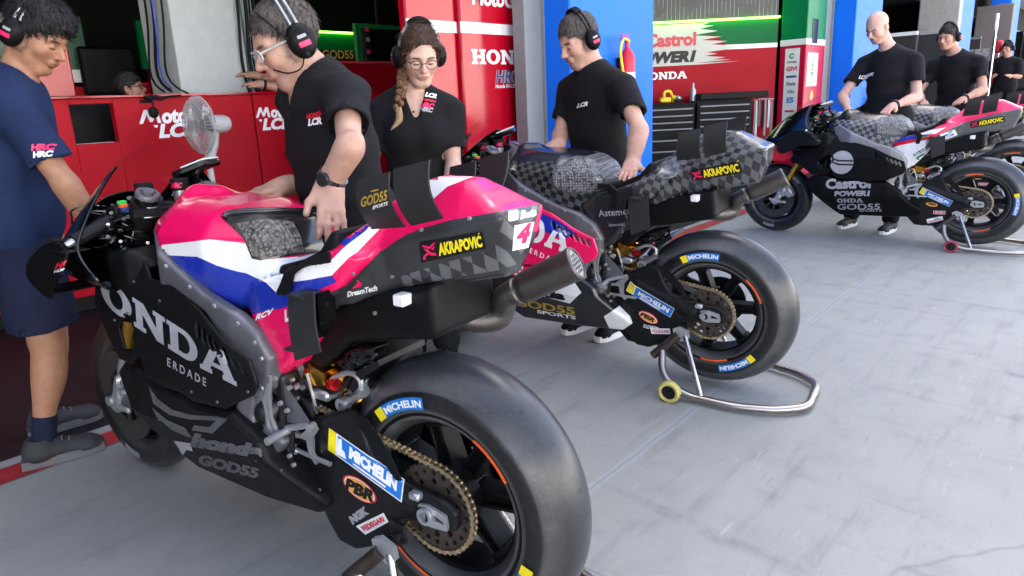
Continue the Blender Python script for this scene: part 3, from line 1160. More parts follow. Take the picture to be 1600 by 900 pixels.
# --- hanging screen with indicator column, centre of the left garage
hs = empty('hanging_monitor', (5.3, 7.0, 0))
tag(hs, 'black hanging monitor in a green frame left of the woman\'s headset', 'monitor')
q0, q1 = atY(568, 93, 6.8), atY(625, 46, 6.8)
cx_, cz_, wx_, wz_ = (q0[0] + q1[0]) / 2, (q0[2] + q1[2]) / 2, q1[0] - q0[0], q1[2] - q0[2]
part(MB().box((cx_, 6.86, cz_), (wx_ + .12, .06, wz_ + .1), None, .006), 'frame', M('frame_green', (.0, .12, .035), .4), hs)
part(MB().box((cx_ + .02, 6.81, cz_ - .01), (wx_, .05, wz_), None, .006), 'screen', C['gloss'], hs)
part(MB().box((cx_ - wx_ / 2 + .05, 6.77, cz_), (.07, .05, wz_ * .95), None, .006).ball((cx_ - wx_ / 2 + .06, 6.76, cz_ - wz_ / 2 - .22), .10).cyl((cx_ - wx_ / 2 + .06, 6.76, cz_ - wz_ / 2 - .15), (cx_ - wx_ / 2 + .06, 6.76, cz_ - wz_ / 2), .02), 'speaker_column', C['matt'], hs)
for k, zz in enumerate((.16, .04, -.10)): part(MB().box((cx_ - wx_ / 2 + .05, 6.74, cz_ + zz), (.05, .012, .05), None, .004), 'indicator', C['red_print'] if k != 1 else C['grey_print'], hs)
part(MB().cyl((cx_, 6.86, cz_), (cx_, 6.86, 3.06), .02), 'hanger', C['matt'], hs)
rb2 = empty('tool_trolley', (5.0, 6.2, 0))
tag(rb2, 'red trolley with pale lid between the two headset wearers', 'trolley')
q0, q1 = atY(535, 190, 6.2), atY(600, 100, 6.2)
part(MB().box(((q0[0] + q1[0]) / 2 + .1, 6.5, q1[2] / 2 + .06), (q1[0] - q0[0] + .5, .6, q1[2] - .12), None, .02), 'body', REDM, rb2)
part(MB().box(((q0[0] + q1[0]) / 2 + .1, 6.5, q1[2] + .01), (q1[0] - q0[0] + .54, .64, .03), None, .01), 'lid', M('red_lid', (.55, .03, .05), .3), rb2)
for xx in (q0[0] + .0, q1[0] + .2): part(MB().cyl((xx, 6.3, .05), (xx + .04, 6.3, .05), .05), 'wheel', C['rubber'], rb2)

# --- ceiling lights; the long ones are added to light the interiors
LED = M('led_tube', (1., .98, .93), .4, emit=2.2, var=0)
def ceiling_light(c, L, lab, hang=.9, along='x'):
    e = empty('ceiling_light', c); tag(e, lab, 'light', 'light fittings in the garages')
    s = (L, .12, .05) if along == 'x' else (.12, L, .05)
    s2 = (L - .05, .08, .012) if along == 'x' else (.08, L - .05, .012)
    link('housing', MB().box((0, 0, 0), s, None, .006).mesh('housing', False), C['grey_print'], e)
    link('diffuser', MB().box((0, 0, -.031), s2).mesh('diffuser', False), LED, e)
    mb = MB()
    for k in (-.4, .4):
        d = (L * k, 0, 0) if along == 'x' else (0, L * k, 0)
        mb.cyl(d, (d[0], d[1], hang), .006, 6)
    link('hanger', mb.mesh('hanger'), C['matt'], e)
ceiling_light((3.55, 6.2, 2.13), .46, 'small bright lamp hanging under the ceiling right of the glasses wearer\'s head', .9)
ceiling_light((1.2, 5.6, 2.9), 1.5, 'added long lamp on the ceiling above the red partition', .15)
ceiling_light((4.0, 6.9, 2.9), 1.5, 'added long lamp on the ceiling above the red trolley', .15)
ceiling_light((7.2, 5.2, 2.9), 1.5, 'added long lamp on the ceiling above the black tool cabinets', .15)
ceiling_light((15., 5.5, 2.9), 1.5, 'added long lamp on the ceiling in the garage behind the bald man', .15)
ceiling_light((23., 5.5, 2.9), 1.5, 'added long lamp on the ceiling in the farthest garage', .15)

# --- angled wall of the second garage, and its green, white and red corner column
WA, WB_ = np.array([8.25, 5.28, 0]), np.array([9.77, 3.75, 0])
AX = nrm(WB_ - WA); AN = np.cross(AX, (0, 0, 1)); WL = np.linalg.norm(WB_ - WA)
aw = empty('angled_panel_wall', WA)
tag(aw, 'angled red wall with cream sponsor field and green spiked band above the tool cabinets', 'wall')
def wall_pt(s, z, o=0.): return WB_ - AX * s + np.array([0, 0, z]) + AN * o
RW = np.stack([AX, -AN, (0, 0, 1)], 1)
part(MB().box(wall_pt(WL / 2, 1.12, -.05), (WL, .08, 2.24), RW), 'panel', REDM, aw)
part(MB().box(wall_pt(WL / 2, 2.6, -.05), (WL, .07, .66), RW), 'head_panel', ceiling_mat(), aw)
def aflat(n, P, m, off):
    """points as (distance from the right end, height)"""
    vf = poly2d([(WL - s, z) for s, z in P]) if isinstance(P, list) else P
    ob = decal(n, vf, m, WA, AX, (0, 0, 1), None, None, off)
    ob.parent = aw; ob.matrix_parent_inverse = Matrix.Translation(-Vector(aw.location))
aflat('green_band', [(0, 1.90), (.0, 2.235), (WL, 2.235), (WL, 2.05), (.9, 2.05), (.72, 1.90)], GREENP, .003)
aflat('white_band', [(0, 1.838), (0, 1.90), (.75, 1.905), (1.2, 1.84)], WHITEP, .004)
aflat('cream_field', [(WL, 1.65), (WL, 2.212), (.98, 2.222), (1.08, 2.19), (.92, 2.175), (1.12, 2.14), (.86, 2.10), (1.22, 2.055), (.80, 2.02), (1.10, 1.985), (.72, 1.955), (.95, 1.92), (.62, 1.89), (.62, 1.85), (1.02, 1.815), (.86, 1.79), (1.04, 1.765), (.74, 1.735), (.94, 1.712), (.66, 1.70), (1.18, 1.675), (.55, 1.672), (1.1, 1.652)], CREAM, .006)
def atext(vf, m, s_right, z, off=.009):
    v, f = vf
    ob = decal('lettering', (v + (WL - s_right - v[:, 0].max(), z), f), m, WA, AX, (0, 0, 1), None, None, off)
    ob.parent = aw; ob.matrix_parent_inverse = Matrix.Translation(-Vector(aw.location))
atext(fit(text2d('Castrol', .045), h=.19), M('sign_red', (.50, .01, .02), .4), 1.17, 1.915)
atext(fit(text2d('POWER1', .07, .22), .93, .165), C['black_print'], 1.16, 1.69)
atext(fit(slab2d('HONDA'), .68, .105), C['white'], 1.29, 1.468)
part(MB().box(wall_pt(WL / 2, 2.245, .03), (WL, .05, .025), RW), 'light_strip', LEDG, aw)
gc = empty('sponsor_column', (10.2, 3.55, 0))
tag(gc, 'green topped red corner column with white sponsor strip beside the second garage', 'column')
part(MB().box((10.15, 3.53, .92), (.76, .36, 1.84), None, .01), 'lower_panel', M('red_column', (.42, .003, .03), .35, spec=.25), gc)
part(MB().box((10.15, 3.53, 1.88), (.764, .364, .085), None, .006), 'white_band', WHITEP, gc)
part(MB().box((10.15, 3.53, 2.26), (.76, .36, .68), None, .01), 'upper_panel', M('green_column', (.0, .16, .05), .35, spec=.25), gc)
gc_t = Matrix.Translation(-Vector(gc.location))
def gflat(n, vf, m, o, ax, off=.003):
    ob = decal(n, vf, m, o, ax, (0, 0, 1), None, None, off); ob.parent = gc; ob.matrix_parent_inverse = gc_t
LF = (0, -1, 0)
gflat('sponsor_strip', rect2d(.20, 1.22), WHITEP, (9.77, 3.63, .58), LF)
gflat('logo', fit(poly2d(arc(0, 0, 1, 1, 20, 330, 24) + arc(0, 0, .5, .5, 330, 20, 18)), h=.075), C['green_print'], (9.77, 3.575, 1.66), LF, .005)
for s_, m_, z_, w_ in (('POWER1', 'black_print', 1.60, .13), ('GIVI', 'red_print', 1.49, .15), ('Elf Marine', 'navy_print', 1.40, .14), ('Beta', 'grey_print', 1.29, .13), ('viu', 'grey_print', 1.18, .10), ('ES', 'blue_print', 1.05, .10), ('RIZOMA', 'red_print', .92, .13), ('NGK', 'grey_print', .80, .11)):
    if s_ == 'Elf Marine' or s_ == 'RIZOMA': gflat('logo', rect2d(w_, .028), C[m_], (9.77, 3.53 + w_ / 2, z_), LF, .005)
    else: gflat('lettering', fit(text2d(s_, .04, .1), w=w_), C[m_], (9.77, 3.53 + w_ / 2, z_), LF, .005)
gflat('square_sign', rect2d(.42, .46), WHITEP, (9.84, 3.35, 1.27), X_)
gflat('logo', fit(poly2d([(0, 0), (.5, -.5), (1, 0), (1, .3), (0, .3)]), w=.10), C['green_print'], (9.99, 3.35, 1.39), X_, .005)
gflat('logo', fit(poly2d([(0, 0), (1, 0), (.6, 1.6)]), w=.08), C['green_print'], (10.0, 3.35, 1.53), X_, .005)
gflat('logo', rect2d(.07, .03), C['red_print'], (10.01, 3.35, 1.49), X_, .005)
gflat('logo', rect2d(.14, .012), C['red_print'], (9.97, 3.35, 1.32), X_, .005)
gflat('dark_panel', rect2d(.22, .33), C['gloss'], (9.96, 3.35, 1.86), X_, .006)
gflat('logo', fit(poly2d([(0, .3), (.3, 0), (.7, .1), (1, .5), (.6, 1), (.2, .8)]), w=.16), C['amber_print'], (10.0, 3.35, 1.06), X_, .005)

# --- tool cabinets against the angled wall
def cabinet(s_mid, wd, top, rows, lab):
    e = empty('tool_cabinet', (0, 0, 0))
    c = wall_pt(s_mid, 0, .35)
    e.location = c
    e.rotation_euler = (0, 0, math.atan2(AX[1], AX[0]))
    tag(e, lab, 'tool cabinet', 'tool cabinets')
    link('body', MB().box((0, .0, top / 2 + .05), (wd, .5, top - .1), None, .008).mesh('body', False), C['black'], e)
    link('worktop', MB().box((0, 0, top - .006), (wd + .02, .52, .028), None, .004).mesh('worktop', False), C['matt'], e)
    z = top - .05
    for k in range(rows):
        h = .09 if k < 3 else .15
        d = link('drawer', MB().box((0, -.256, z - h / 2), (wd - .05, .014, h - .012), None, .003).mesh('drawer', False), C['black'], e)
        link('drawer_handle', MB().box((0, -.272, z - .02), (wd - .08, .022, .018), None, .004).mesh('drawer_handle', False), C['silver_print'], d)
        z -= h
    for k in (-1, 1): link('wheel', MB().cyl((k * wd * .4, -.2, .05), (k * wd * .4, -.16, .05), .05).mesh('wheel'), C['rubber'], e)
cabinet(.95, .75, 1.14, 6, 'black tool cabinet with grey drawer handles, right hand one under the cream field')
cabinet(1.68, .66, 1.12, 6, 'black tool cabinet with grey drawer handles half hidden by the wide blue pillar')
c = wall_pt(.78, 1.148, .35)
tag(MB().box(c + (0, 0, .05), (.95, .34, .09), RW, .01).build('tool_case', C['black']), 'flat black case lying on the tool cabinet', 'case')
c = wall_pt(1.30, 1.135, .33)
bt = MB().lathe([(0, .001), (0, .042), (.16, .042), (.20, .016), (.26, .014), (.262, .001)], c).build('spray_bottle', C['alu'])
tag(bt, 'silver bottle standing on the tool cabinet under the white lettering', 'bottle')
c = wall_pt(1.68, 1.135, .30)
yt_ = MB().box(c + (0, 0, .045), (.16, .07, .07), RW, .015).tube([c + (-.03, .0, .07), c + (-.02, 0, .15), c + (.05, -.04, .16), c + (.09, -.06, .09)], .018, 8, smooth=4).box(c + (.10, -.08, .05), (.05, .05, .10), RW, .01).build('yellow_gadget', C['yellow_print'])
tag(yt_, 'small yellow gadget on the tool cabinet beside the wide blue pillar', 'gadget')
c = wall_pt(1.5, 1.135, .30)
tag(MB().lathe([(0, .001), (0, .06), (.05, .075), (.06, .07), (.06, .001)], c).ball(c + (.0, 0, .07), (.05, .05, .03)).build('parts_dish', C['steel']), 'round metal dish between the yellow gadget and the silver bottle', 'dish')
rk = empty('cable_rack', wall_pt(.30, 0, .2))
tag(rk, 'rack of hanging white and grey cable bundles right of the tool cabinets', 'rack')
rnd = random.Random(5)
part(MB().tube([wall_pt(.52, 1.12, .2), wall_pt(.10, 1.12, .2)], .012, 8).tube([wall_pt(.52, 0, .2), wall_pt(.52, 1.12, .2)], .012, 8), 'rail', C['steel'], rk)
for k in range(10):
    s_ = .50 - .04 * k + rnd.uniform(-.01, .01)
    a = wall_pt(s_, 1.12, .2); L = rnd.uniform(.3, .6)
    part(MB().tube([a, a + (.01, 0, -L * .5), a + (.02, .01, -L), a + (.05, .01, -L - .02), a + (.045, 0, -L * .5), a + (.03, 0, -.02)], .009, 6, smooth=4), 'cable', [C['white'], C['grey_print'], C['matt'], C['silver_print']][k % 4], rk)

# --- fire extinguishers
def extinguisher(c, lab, hose):
    e = empty('fire_extinguisher', c)
    tag(e, lab, 'extinguisher', 'fire extinguishers on the blue pillars')
    link('cylinder', MB().lathe([(0, .001), (0, .05), (.01, .062), (.36, .062), (.41, .045), (.44, .02), (.44, .001)], (0, 0, 0)).mesh('cylinder'), C['red_print'], e)
    link('label', MB().lathe([(.10, .0635), (.25, .0635)], (0, 0, 0)).mesh('label'), C['white'], e)
    link('label_band', MB().lathe([(.06, .0635), (.12, .0637)], (0, 0, 0)).mesh('label_band'), C['yellow_print'], e)
    link('valve', MB().cyl((0, 0, .43), (0, 0, .50), .02).box((-.03, 0, .51), (.11, .02, .016), None, .004).box((-.03, 0, .535), (.11, .02, .012), None, .004).mesh('valve'), C['pink_print'], e)
    link('hose', MB().tube([(0, -.02, .49), (-.10, -.03, .50), (-.14, -.03, .40), (-.11, -.04, .22)], .010, 8, smooth=6).cyl((-.11, -.04, .24), (-.09, -.04, .08), .014, 12, .028).mesh('hose'), hose, e)
    link('bracket', MB().box((0, .065, .22), (.08, .02, .3)).mesh('bracket'), C['matt'], e)
extinguisher(atY(980, 163, 2.96), 'red fire extinguisher on the wide blue pillar behind the grey haired man', C['yellow_print'])
extinguisher(atY(1361, 190, 2.96), 'red fire extinguisher with cream hose on the pillar behind the bald man', CREAM)

# --- white pedestal fan
fb = at(318, 195, 4.35)
fe = empty('pedestal_fan', (fb[0], fb[1], 0))
tag(fe, 'white pedestal fan in front of the low red partition', 'fan')
FD = nrm((-1., -.10, 0.))
fc = np.array([0, 0, fb[2]])
link('base', MB().lathe([(0, .001), (0, .2), (.02, .19), (.035, .05), (.04, .001)], (0, 0, 0)).mesh('base'), C['plastic_w'], fe)
link('pole', MB().cyl((0, 0, .03), (0, 0, fb[2] - .22), .016).cyl((0, 0, .35), (0, 0, fb[2] - .25), .022).mesh('pole'), C['plastic_w'], fe)
RF_ = rotm(FD)
body = fc - FD * .02
link('motor', MB().lathe([(-.16, .001), (-.16, .045), (-.13, .06), (-.04, .062), (0, .05)], body, FD, 20).tube([fc - FD * .07 + (0, 0, -.04), fc - FD * .05 + (0, 0, -.14), (0, 0, fb[2] - .24)], .034, 10).mesh('motor'), C['plastic_w'], fe)
mb = MB()
for k in range(48):
    a = 2 * PI * k / 48
    d = RF_[:, 0] * math.cos(a) + RF_[:, 1] * math.sin(a)
    for sg in (1, -1):
        mb.tube([body + FD * (.05 + sg * .055) + d * .035, body + FD * (.05 + sg * .05) + d * .11, body + FD * (.05 + sg * .03) + d * .17, body + FD * .05 + d * .192], .0021, 4, cap=False)
for r, h in ((.193, .05), (.15, .088), (.15, .012), (.09, .1), (.09, 0.0)):
    t = np.linspace(0, 2 * PI, 49)
    mb.tube([body + FD * h + r * (math.cos(a) * RF_[:, 0] + math.sin(a) * RF_[:, 1]) for a in t], .0045 if r > .19 else .002, 6, cap=False)
mb.lathe([(.0, .001), (.0, .035), (.006, .035), (.006, .001)], body + FD * .10, FD, 20)
link('cage', mb.mesh('cage'), C['plastic_w'], fe)
mb = MB()
for k in range(4):
    a0 = PI / 2 * k
    V, F = [], []
    for i in range(7):
        r = .03 + .135 * i / 6
        for j in range(5):
            a = a0 + .95 * (j / 4 - .5) * (1 - .25 * i / 6)
            V.append(body + FD * (.05 + .03 * (j / 4 - .5)) + r * (math.cos(a) * RF_[:, 0] + math.sin(a) * RF_[:, 1]))
    F = [(i * 5 + j, i * 5 + j + 1, i * 5 + j + 6, i * 5 + j + 5) for i in range(6) for j in range(4)]
    mb.add(V, F)
mb.lathe([(.02, .001), (.02, .03), (.075, .028), (.08, .001)], body, FD, 16)
link('blades', mb.mesh('blades'), M('fan_blade', (.26, .27, .28), .3), fe)

# --- farther garages: dark boards with white tops, posts, barrier
def atX(px, py, X):
    q = CFW + ((px - 800 - CX) * CR - (py - 450 - CY) * CU) / CF
    return np.array([0, 0, CHC]) + q * X / q[0]


def board(p0, p1, X, lab, top):
    a, b_ = atX(*p0, X), atX(*p1, X)
    y0, y1 = sorted((a[1], b_[1]))
    e = empty('garage_board', (X, (y0 + y1) / 2, 0))
    tag(e, lab, 'board', 'dark boards in the farther garages')
    zt = (a[2] + b_[2]) / 2
    part(MB().box((X + .05, (y0 + y1) / 2, zt / 2), (.10, y1 - y0, zt), None, .01), 'panel', M('board_dark', (.030, .027, .025), .5), e)
    part(MB().box((X + .05, (y0 + y1) / 2, zt + .04), (.12, y1 - y0, .08), None, .01), 'top_edge', top, e)
    return e
board((1376, 57), (1433, 57), 16.6, 'dark board with a bright white top right behind the bald man', C['white'])
board((1436, 52), (1486, 54), 16.9, 'tall dark board with a dull grey top behind the man with headphones', M('board_top', (.34, .32, .30), .5))
b3_ = board((1506, 62), (1533, 62), 24.0, 'dark board with stacked white lettering beyond the slim blue pillar', C['grey_print'])
pq = atX(1510, 82, 23.98)
for k in range(3):
    ob = flat(None, 'lettering', fit(text2d('555', .06), .55, .22), C['silver_print'], (23.995, pq[1], pq[2] - .15 - .36 * k), (0, -1, 0)); ob.parent = b3_; ob.matrix_parent_inverse = Matrix.Translation(-Vector(b3_.location))
q0 = atX(1466, 20, 17.4)
tag(MB().box((17.6, q0[1], 1.6), (.3, .75, 3.2), None, .02).build('grey_column', M('column_warm', (.33, .31, .28), .6)), 'pale grey column inside the garage above the man with headphones', 'column')
q0 = atX(1553, 30, 25.4)
tag(MB().box((25.5, q0[1], 1.7), (.3, .9, 3.4), None, .02).build('grey_column', M('column_brown', (.16, .13, .12), .6)), 'brownish column in the far garage behind the white topped pole', 'column')
pp = at(1543, 150, 12.2)
pl = empty('marker_pole', (pp[0], pp[1], 0)); tag(pl, 'thin steel pole topped with a white sign beyond the man with headphones', 'pole')
zt = at(1544, 26, 12.2)[2]
link('pole', MB().cyl((0, 0, .02), (0, 0, zt - .25), .022).lathe([(0, .001), (0, .2), (.02, .2), (.03, .03)], (0, 0, 0)).mesh('pole'), C['steel'], pl)
link('sign', MB().box((.02, 0, zt - .13), (.15, .04, .30), None, .01).mesh('sign', False), C['white'], pl)
pp = at(1551, 150, 12.6)
pl = empty('red_stand', (pp[0], pp[1], 0)); tag(pl, 'slim stand with red gear and a red strap beyond the man with headphones', 'stand')
zt = at(1551, 70, 12.6)[2]
link('pole', MB().cyl((0, 0, .02), (0, 0, zt), .02).lathe([(0, .001), (0, .2), (.02, .2), (.03, .03)], (0, 0, 0)).mesh('pole'), C['alu'], pl)
link('red_bag', MB().box((0, 0, zt - .05), (.16, .12, .24), None, .05).mesh('red_bag'), C['red_print'], pl)
link('lower_bag', MB().box((.02, 0, zt - .40), (.15, .12, .20), None, .05).mesh('lower_bag'), M('bag_dull', (.2, .05, .07), .6), pl)
link('strap_head', MB().box((0, 0, at(1551, 124, 12.6)[2]), (.14, .10, .24), None, .02).mesh('strap_head'), C['red_print'], pl)
a, b_ = at(1551, 119, 12.6), at(1400, 124, 9.3)
link('strap', MB().tube([(0, 0, a[2]), (b_[0] - pp[0], b_[1] - pp[1], b_[2])], .022, 4).mesh('strap'), C['red_print'], pl)
# ================================================================ racing motorcycles (local axes: x forward, y left, z up, rear axle over the origin)
_S = {}


def shape(key, fn):
    """mesh data shared by every motorcycle"""
    if key not in _S: _S[key] = fn()
    return _S[key]


def ramp(x, a, b): return np.clip((x - a) / (b - a), 0, 1)


HUB = np.array([0, 0, .355])
FHUB = np.array([1.44, 0, .30])


def fill3d(loops, thick):
    cu = bpy.data.curves.new('t', 'CURVE')
    cu.dimensions = '2D'; cu.fill_mode = 'BOTH'; cu.extrude = thick / 2
    for L in loops:
        sp = cu.splines.new('POLY')
        sp.points.add(len(L) - 1)
        for p, q in zip(sp.points, L): p.co = (q[0], q[1], 0, 1)
        sp.use_cyclic_u = True
    o = bpy.data.objects.new('t', cu)
    COL.objects.link(o)
    dg = bpy.context.evaluated_depsgraph_get()
    me = o.evaluated_get(dg).to_mesh()
    v = np.array([x.co[:] for x in me.vertices]); f = [tuple(p.vertices) for p in me.polygons]
    bpy.data.objects.remove(o); bpy.data.curves.remove(cu)
    return v, f


def xz(v3, c):
    """flat art in (x,y,thickness) -> side view plane at centre c, seen from the left (+y)"""
    v3 = np.asarray(v3)
    return np.stack([c[0] - v3[:, 0], c[1] + v3[:, 2], c[2] + v3[:, 1]], 1)


def wheel_tyre(c, R, hw, fl, full):
    mb = MB()
    pr = [(-hw * .86, fl - .012), (-hw * .93, fl + .004), (-hw * 1.0, fl + .028), (-hw * 1.0, fl + .046)]
    e = fl + (.056 if full else .05)
    for s in np.linspace(-1, 1, 23):
        pr.append((hw * .97 * s, R - (R - e) * abs(s) ** (2.15 if full else 1.9)))
    pr += [(-a, b) for a, b in pr[:4]][::-1]
    mb.lathe(pr + [(hw * .6, fl - .03), (-hw * .6, fl - .03)], c, (0, 1, 0), 96, closed=True)
    return mb.mesh('tyre', angle=28)


def rim_mesh(c, fl, hw, ns, hub, tw):
    mb = MB()
    o = [(hw, fl), (hw - .006, fl + .001), (hw - .012, fl - .014), (hw * .6, fl - .028), (0, fl - .034)]
    o = o + [(-a, b) for a, b in o[:-1]][::-1]
    i = [(-hw, fl - .006), (-hw + .016, fl - .022), (-hw * .55, fl - .043), (hw * .55, fl - .043), (hw - .016, fl - .022), (hw, fl - .006)]
    mb.lathe(o + i, c, (0, 1, 0), 72, closed=True)
    mb.lathe([(-hub[1], .02), (-hub[1], hub[0] * .8), (-hub[1] * .6, hub[0]), (hub[1] * .6, hub[0]), (hub[1], hub[0] * .85), (hub[1], .02)], c, (0, 1, 0), 32)
    for k in range(ns):
        a = 2 * PI * k / ns + .35
        r = np.array([math.cos(a), 0, math.sin(a)]); t = np.array([-math.sin(a), 0, math.cos(a)]); y = np.array([0, 1., 0])
        R = np.stack([r, y, t], 1)
        r0, r1 = hub[0] * .8, fl - .033
        L = r1 - r0
        for sg in (-1, 1):
            R2 = np.stack([nrm(r * L + t * sg * -.006), y, nrm(t)], 1)
            mb.box(c + r * (r0 + r1) / 2 + t * sg * tw / 2, (L, .058, .008), R2, .002)
        mb.box(c + r * (r0 + r1) / 2, (L, .022, tw), R)
        mb.box(c + r * (r1 - .012), (.03, .06, tw * 1.5), R, .004)
    return mb.mesh('wheel')


def sprocket_mesh(c):
    T = 42
    out = []
    for i in range(T * 4):
        a = 2 * PI * i / (T * 4)
        out.append(((.1085 if i % 4 in (0, 1) else .1025) * math.cos(a), (.1085 if i % 4 in (0, 1) else .1025) * math.sin(a)))
    L = [out, arc(0, 0, .040, .040, 0, 345, 23)]
    for k in range(20):
        a = 2 * PI * k / 20
        L.append(arc(.087 * math.cos(a), .087 * math.sin(a), .0066, .0066, 0, 324, 9))
    for k in range(10):
        a = 2 * PI * (k + .5) / 10
        L.append(arc(.066 * math.cos(a), .066 * math.sin(a), .0085, .0085, 0, 324, 9))
    v, f = fill3d(L, .006)
    return MB().add(xz(v, c), f).mesh('sprocket', angle=25)


def disc_mesh(c, R, y):
    L = [arc(0, 0, R, R, 0, 355, 71), arc(0, 0, R * .58, R * .58, 0, 350, 35)]
    v, f = fill3d(L, .006)
    mb = MB().add(xz(v, (c[0], y, c[2])), f)
    for k in range(8):
        a = 2 * PI * k / 8
        r = np.array([math.cos(a), 0, math.sin(a)]); t = np.array([-math.sin(a), 0, math.cos(a)])
        mb.box(np.array([c[0], y, c[2]]) + r * R * .48, (R * .3, .006, .016), np.stack([r, (0, 1, 0), t], 1))
    return mb.mesh('brake_disc')


def chain_mesh(y):
    a, ra = HUB[[0, 2]], .107
    b, rb = np.array([.50, .495]), .037
    d = b - a; L = np.linalg.norm(d); ang = math.atan2(d[1], d[0]); g = math.acos((ra - rb) / L)
    path = []
    for t in np.linspace(ang + g, ang - g + 2 * PI, 80): path.append(a + ra * np.array([math.cos(t), math.sin(t)]))
    for t in np.linspace(ang - g, ang + g, 24): path.append(b + rb * np.array([math.cos(t), math.sin(t)]))
    path.append(path[0])
    P = np.array(path); s = np.concatenate([[0], np.cumsum(np.linalg.norm(np.diff(P, axis=0), axis=1))])
    n = int(s[-1] / .0155)
    q = np.linspace(0, s[-1], n + 1)
    X, Z = np.interp(q, s, P[:, 0]), np.interp(q, s, P[:, 1])
    mb = MB()
    for i in range(n):
        p0, p1 = np.array([X[i], y, Z[i]]), np.array([X[i + 1], y, Z[i + 1]])
        t = nrm(p1 - p0)
        R = np.stack([t, (0, 1, 0), np.cross(t, (0, 1, 0))], 1)
        o = .0075 if i % 2 else .0055
        for sg in (-1, 1):
            mb.box((p0 + p1) / 2 + (0, sg * o, 0), (.014, .0022, .0068), R)
            for q in (p0, p1): mb.lathe([(-.0011, .0005), (-.0011, .0061), (.0011, .0061), (.0011, .0005)], q + (0, sg * o, 0), (0, 1, 0), 8)
        mb.cyl(p0 - (0, .0088, 0), p0 + (0, .0088, 0), .0043, 6)
    return mb.mesh('chain', smooth=False)


def sdf_bike(prims, lo, hi, step, name, post=None, relax=1):
    s = SDF(lo, hi, step)
    for p in prims:
        if len(p) == 2: s.add(p[0], p[1])
        else: s.add(p[0], p[1], p[2])
    if post: post(s)
    return s.mesh(name, relax)


SW = [(.56, .55), (.50, .58), (.44, .555), (.37, .495), (.30, .525), (.245, .548), (.205, .54), (.175, .47), (.15, .435), (.06, .408), (-.05, .398), (-.078, .38), (-.078, .335), (-.05, .322), (.06, .318), (.10, .30), (.125, .25), (.17, .205), (.25, .165), (.31, .168), (.365, .235), (.40, .30), (.45, .37), (.52, .43), (.56, .47)]
FR = [(.985, .93), (.93, .955), (.82, .888), (.65, .805), (.535, .772), (.47, .725), (.435, .66), (.45, .60), (.475, .555), (.465, .48), (.42, .435), (.45, .40), (.55, .415), (.572, .50), (.555, .60), (.572, .665), (.65, .757), (.80, .81), (.90, .80), (.96, .84)]
UF = [(1.30, .80), (1.257, .69), (1.17, .60), (1.10, .55), (1.0, .56), (.955, .595), (.93, .535), (.86, .520), (.767, .523), (.70, .510), (.565, .520), (.452, .578), (.435, .61), (.452, .672), (.55, .716), (.66, .770), (.80, .812), (.905, .82), (.945, .86), (1.05, .86), (1.18, .86)]
BL = [(1.16, .50), (1.135, .453), (1.076, .374), (.936, .247), (.886, .212), (.371, .227), (.322, .27), (.335, .302), (.40, .352), (.445, .40), (.462, .446), (.558, .511), (.70, .501), (.767, .515), (.86, .511), (.938, .526), (1.0, .548), (1.1, .54)]
TANK = [(1.01, .945), (.985, 1.0), (.90, 1.03), (.80, 1.032), (.66, 1.02), (.56, 1.005), (.50, .975), (.465, .92), (.455, .87), (.465, .78), (.52, .730), (.64, .755), (.78, .822), (.86, .87), (.95, .90)]
PAD = [(.70, .90), (.67, .975), (.60, 1.01), (.54, 1.002), (.49, .972), (.455, .915), (.448, .86), (.50, .835), (.60, .838), (.66, .86)]
SP = [(.56, .80), (.47, .855), (.40, .872), (.30, .905), (.20, .955), (.14, .93), (.22, .85), (.29, .79), (.33, .72), (.40, .635), (.45, .60), (.50, .66), (.53, .74)]
TL = [(-.20, 1.04), (-.195, .98), (-.165, .90), (-.06, .878), (.03, .862), (.10, .845), (.22, .80), (.32, .80), (.36, .84), (.30, .90), (.245, .955), (.18, 1.0), (.13, 1.05), (.08, 1.085), (.0, 1.105), (-.08, 1.10), (-.13, 1.075), (-.17, 1.052)]
UT = [(.10, .85), (-.015, .88), (-.022, .768), (.0, .750), (.06, .742), (.25, .705), (.36, .618), (.49, .560), (.505, .585), (.42, .66), (.34, .74), (.28, .80)]


def vfair(u, z):
    return .235 - .45 * np.maximum(0, .40 - z) - .33 * np.maximum(0, z - .70) - .16 * np.maximum(0, u - 1.02) - .12 * np.maximum(0, .55 - u) - .5 * np.maximum(0, .30 - u)


def tail_h(u, z):
    zc = .945 + (.137 - u) * .27
    return np.clip(.098 - .40 * np.maximum(0, zc - z) - .62 * np.maximum(0, z - zc) + .32 * np.maximum(0, u - .12) - .12 * np.maximum(0, -.08 - u), .02, .17)


def noisy_slab(P, y0, y1): return p_slab(P, (y1 - y0) / 2, .012, (y0 + y1) / 2)


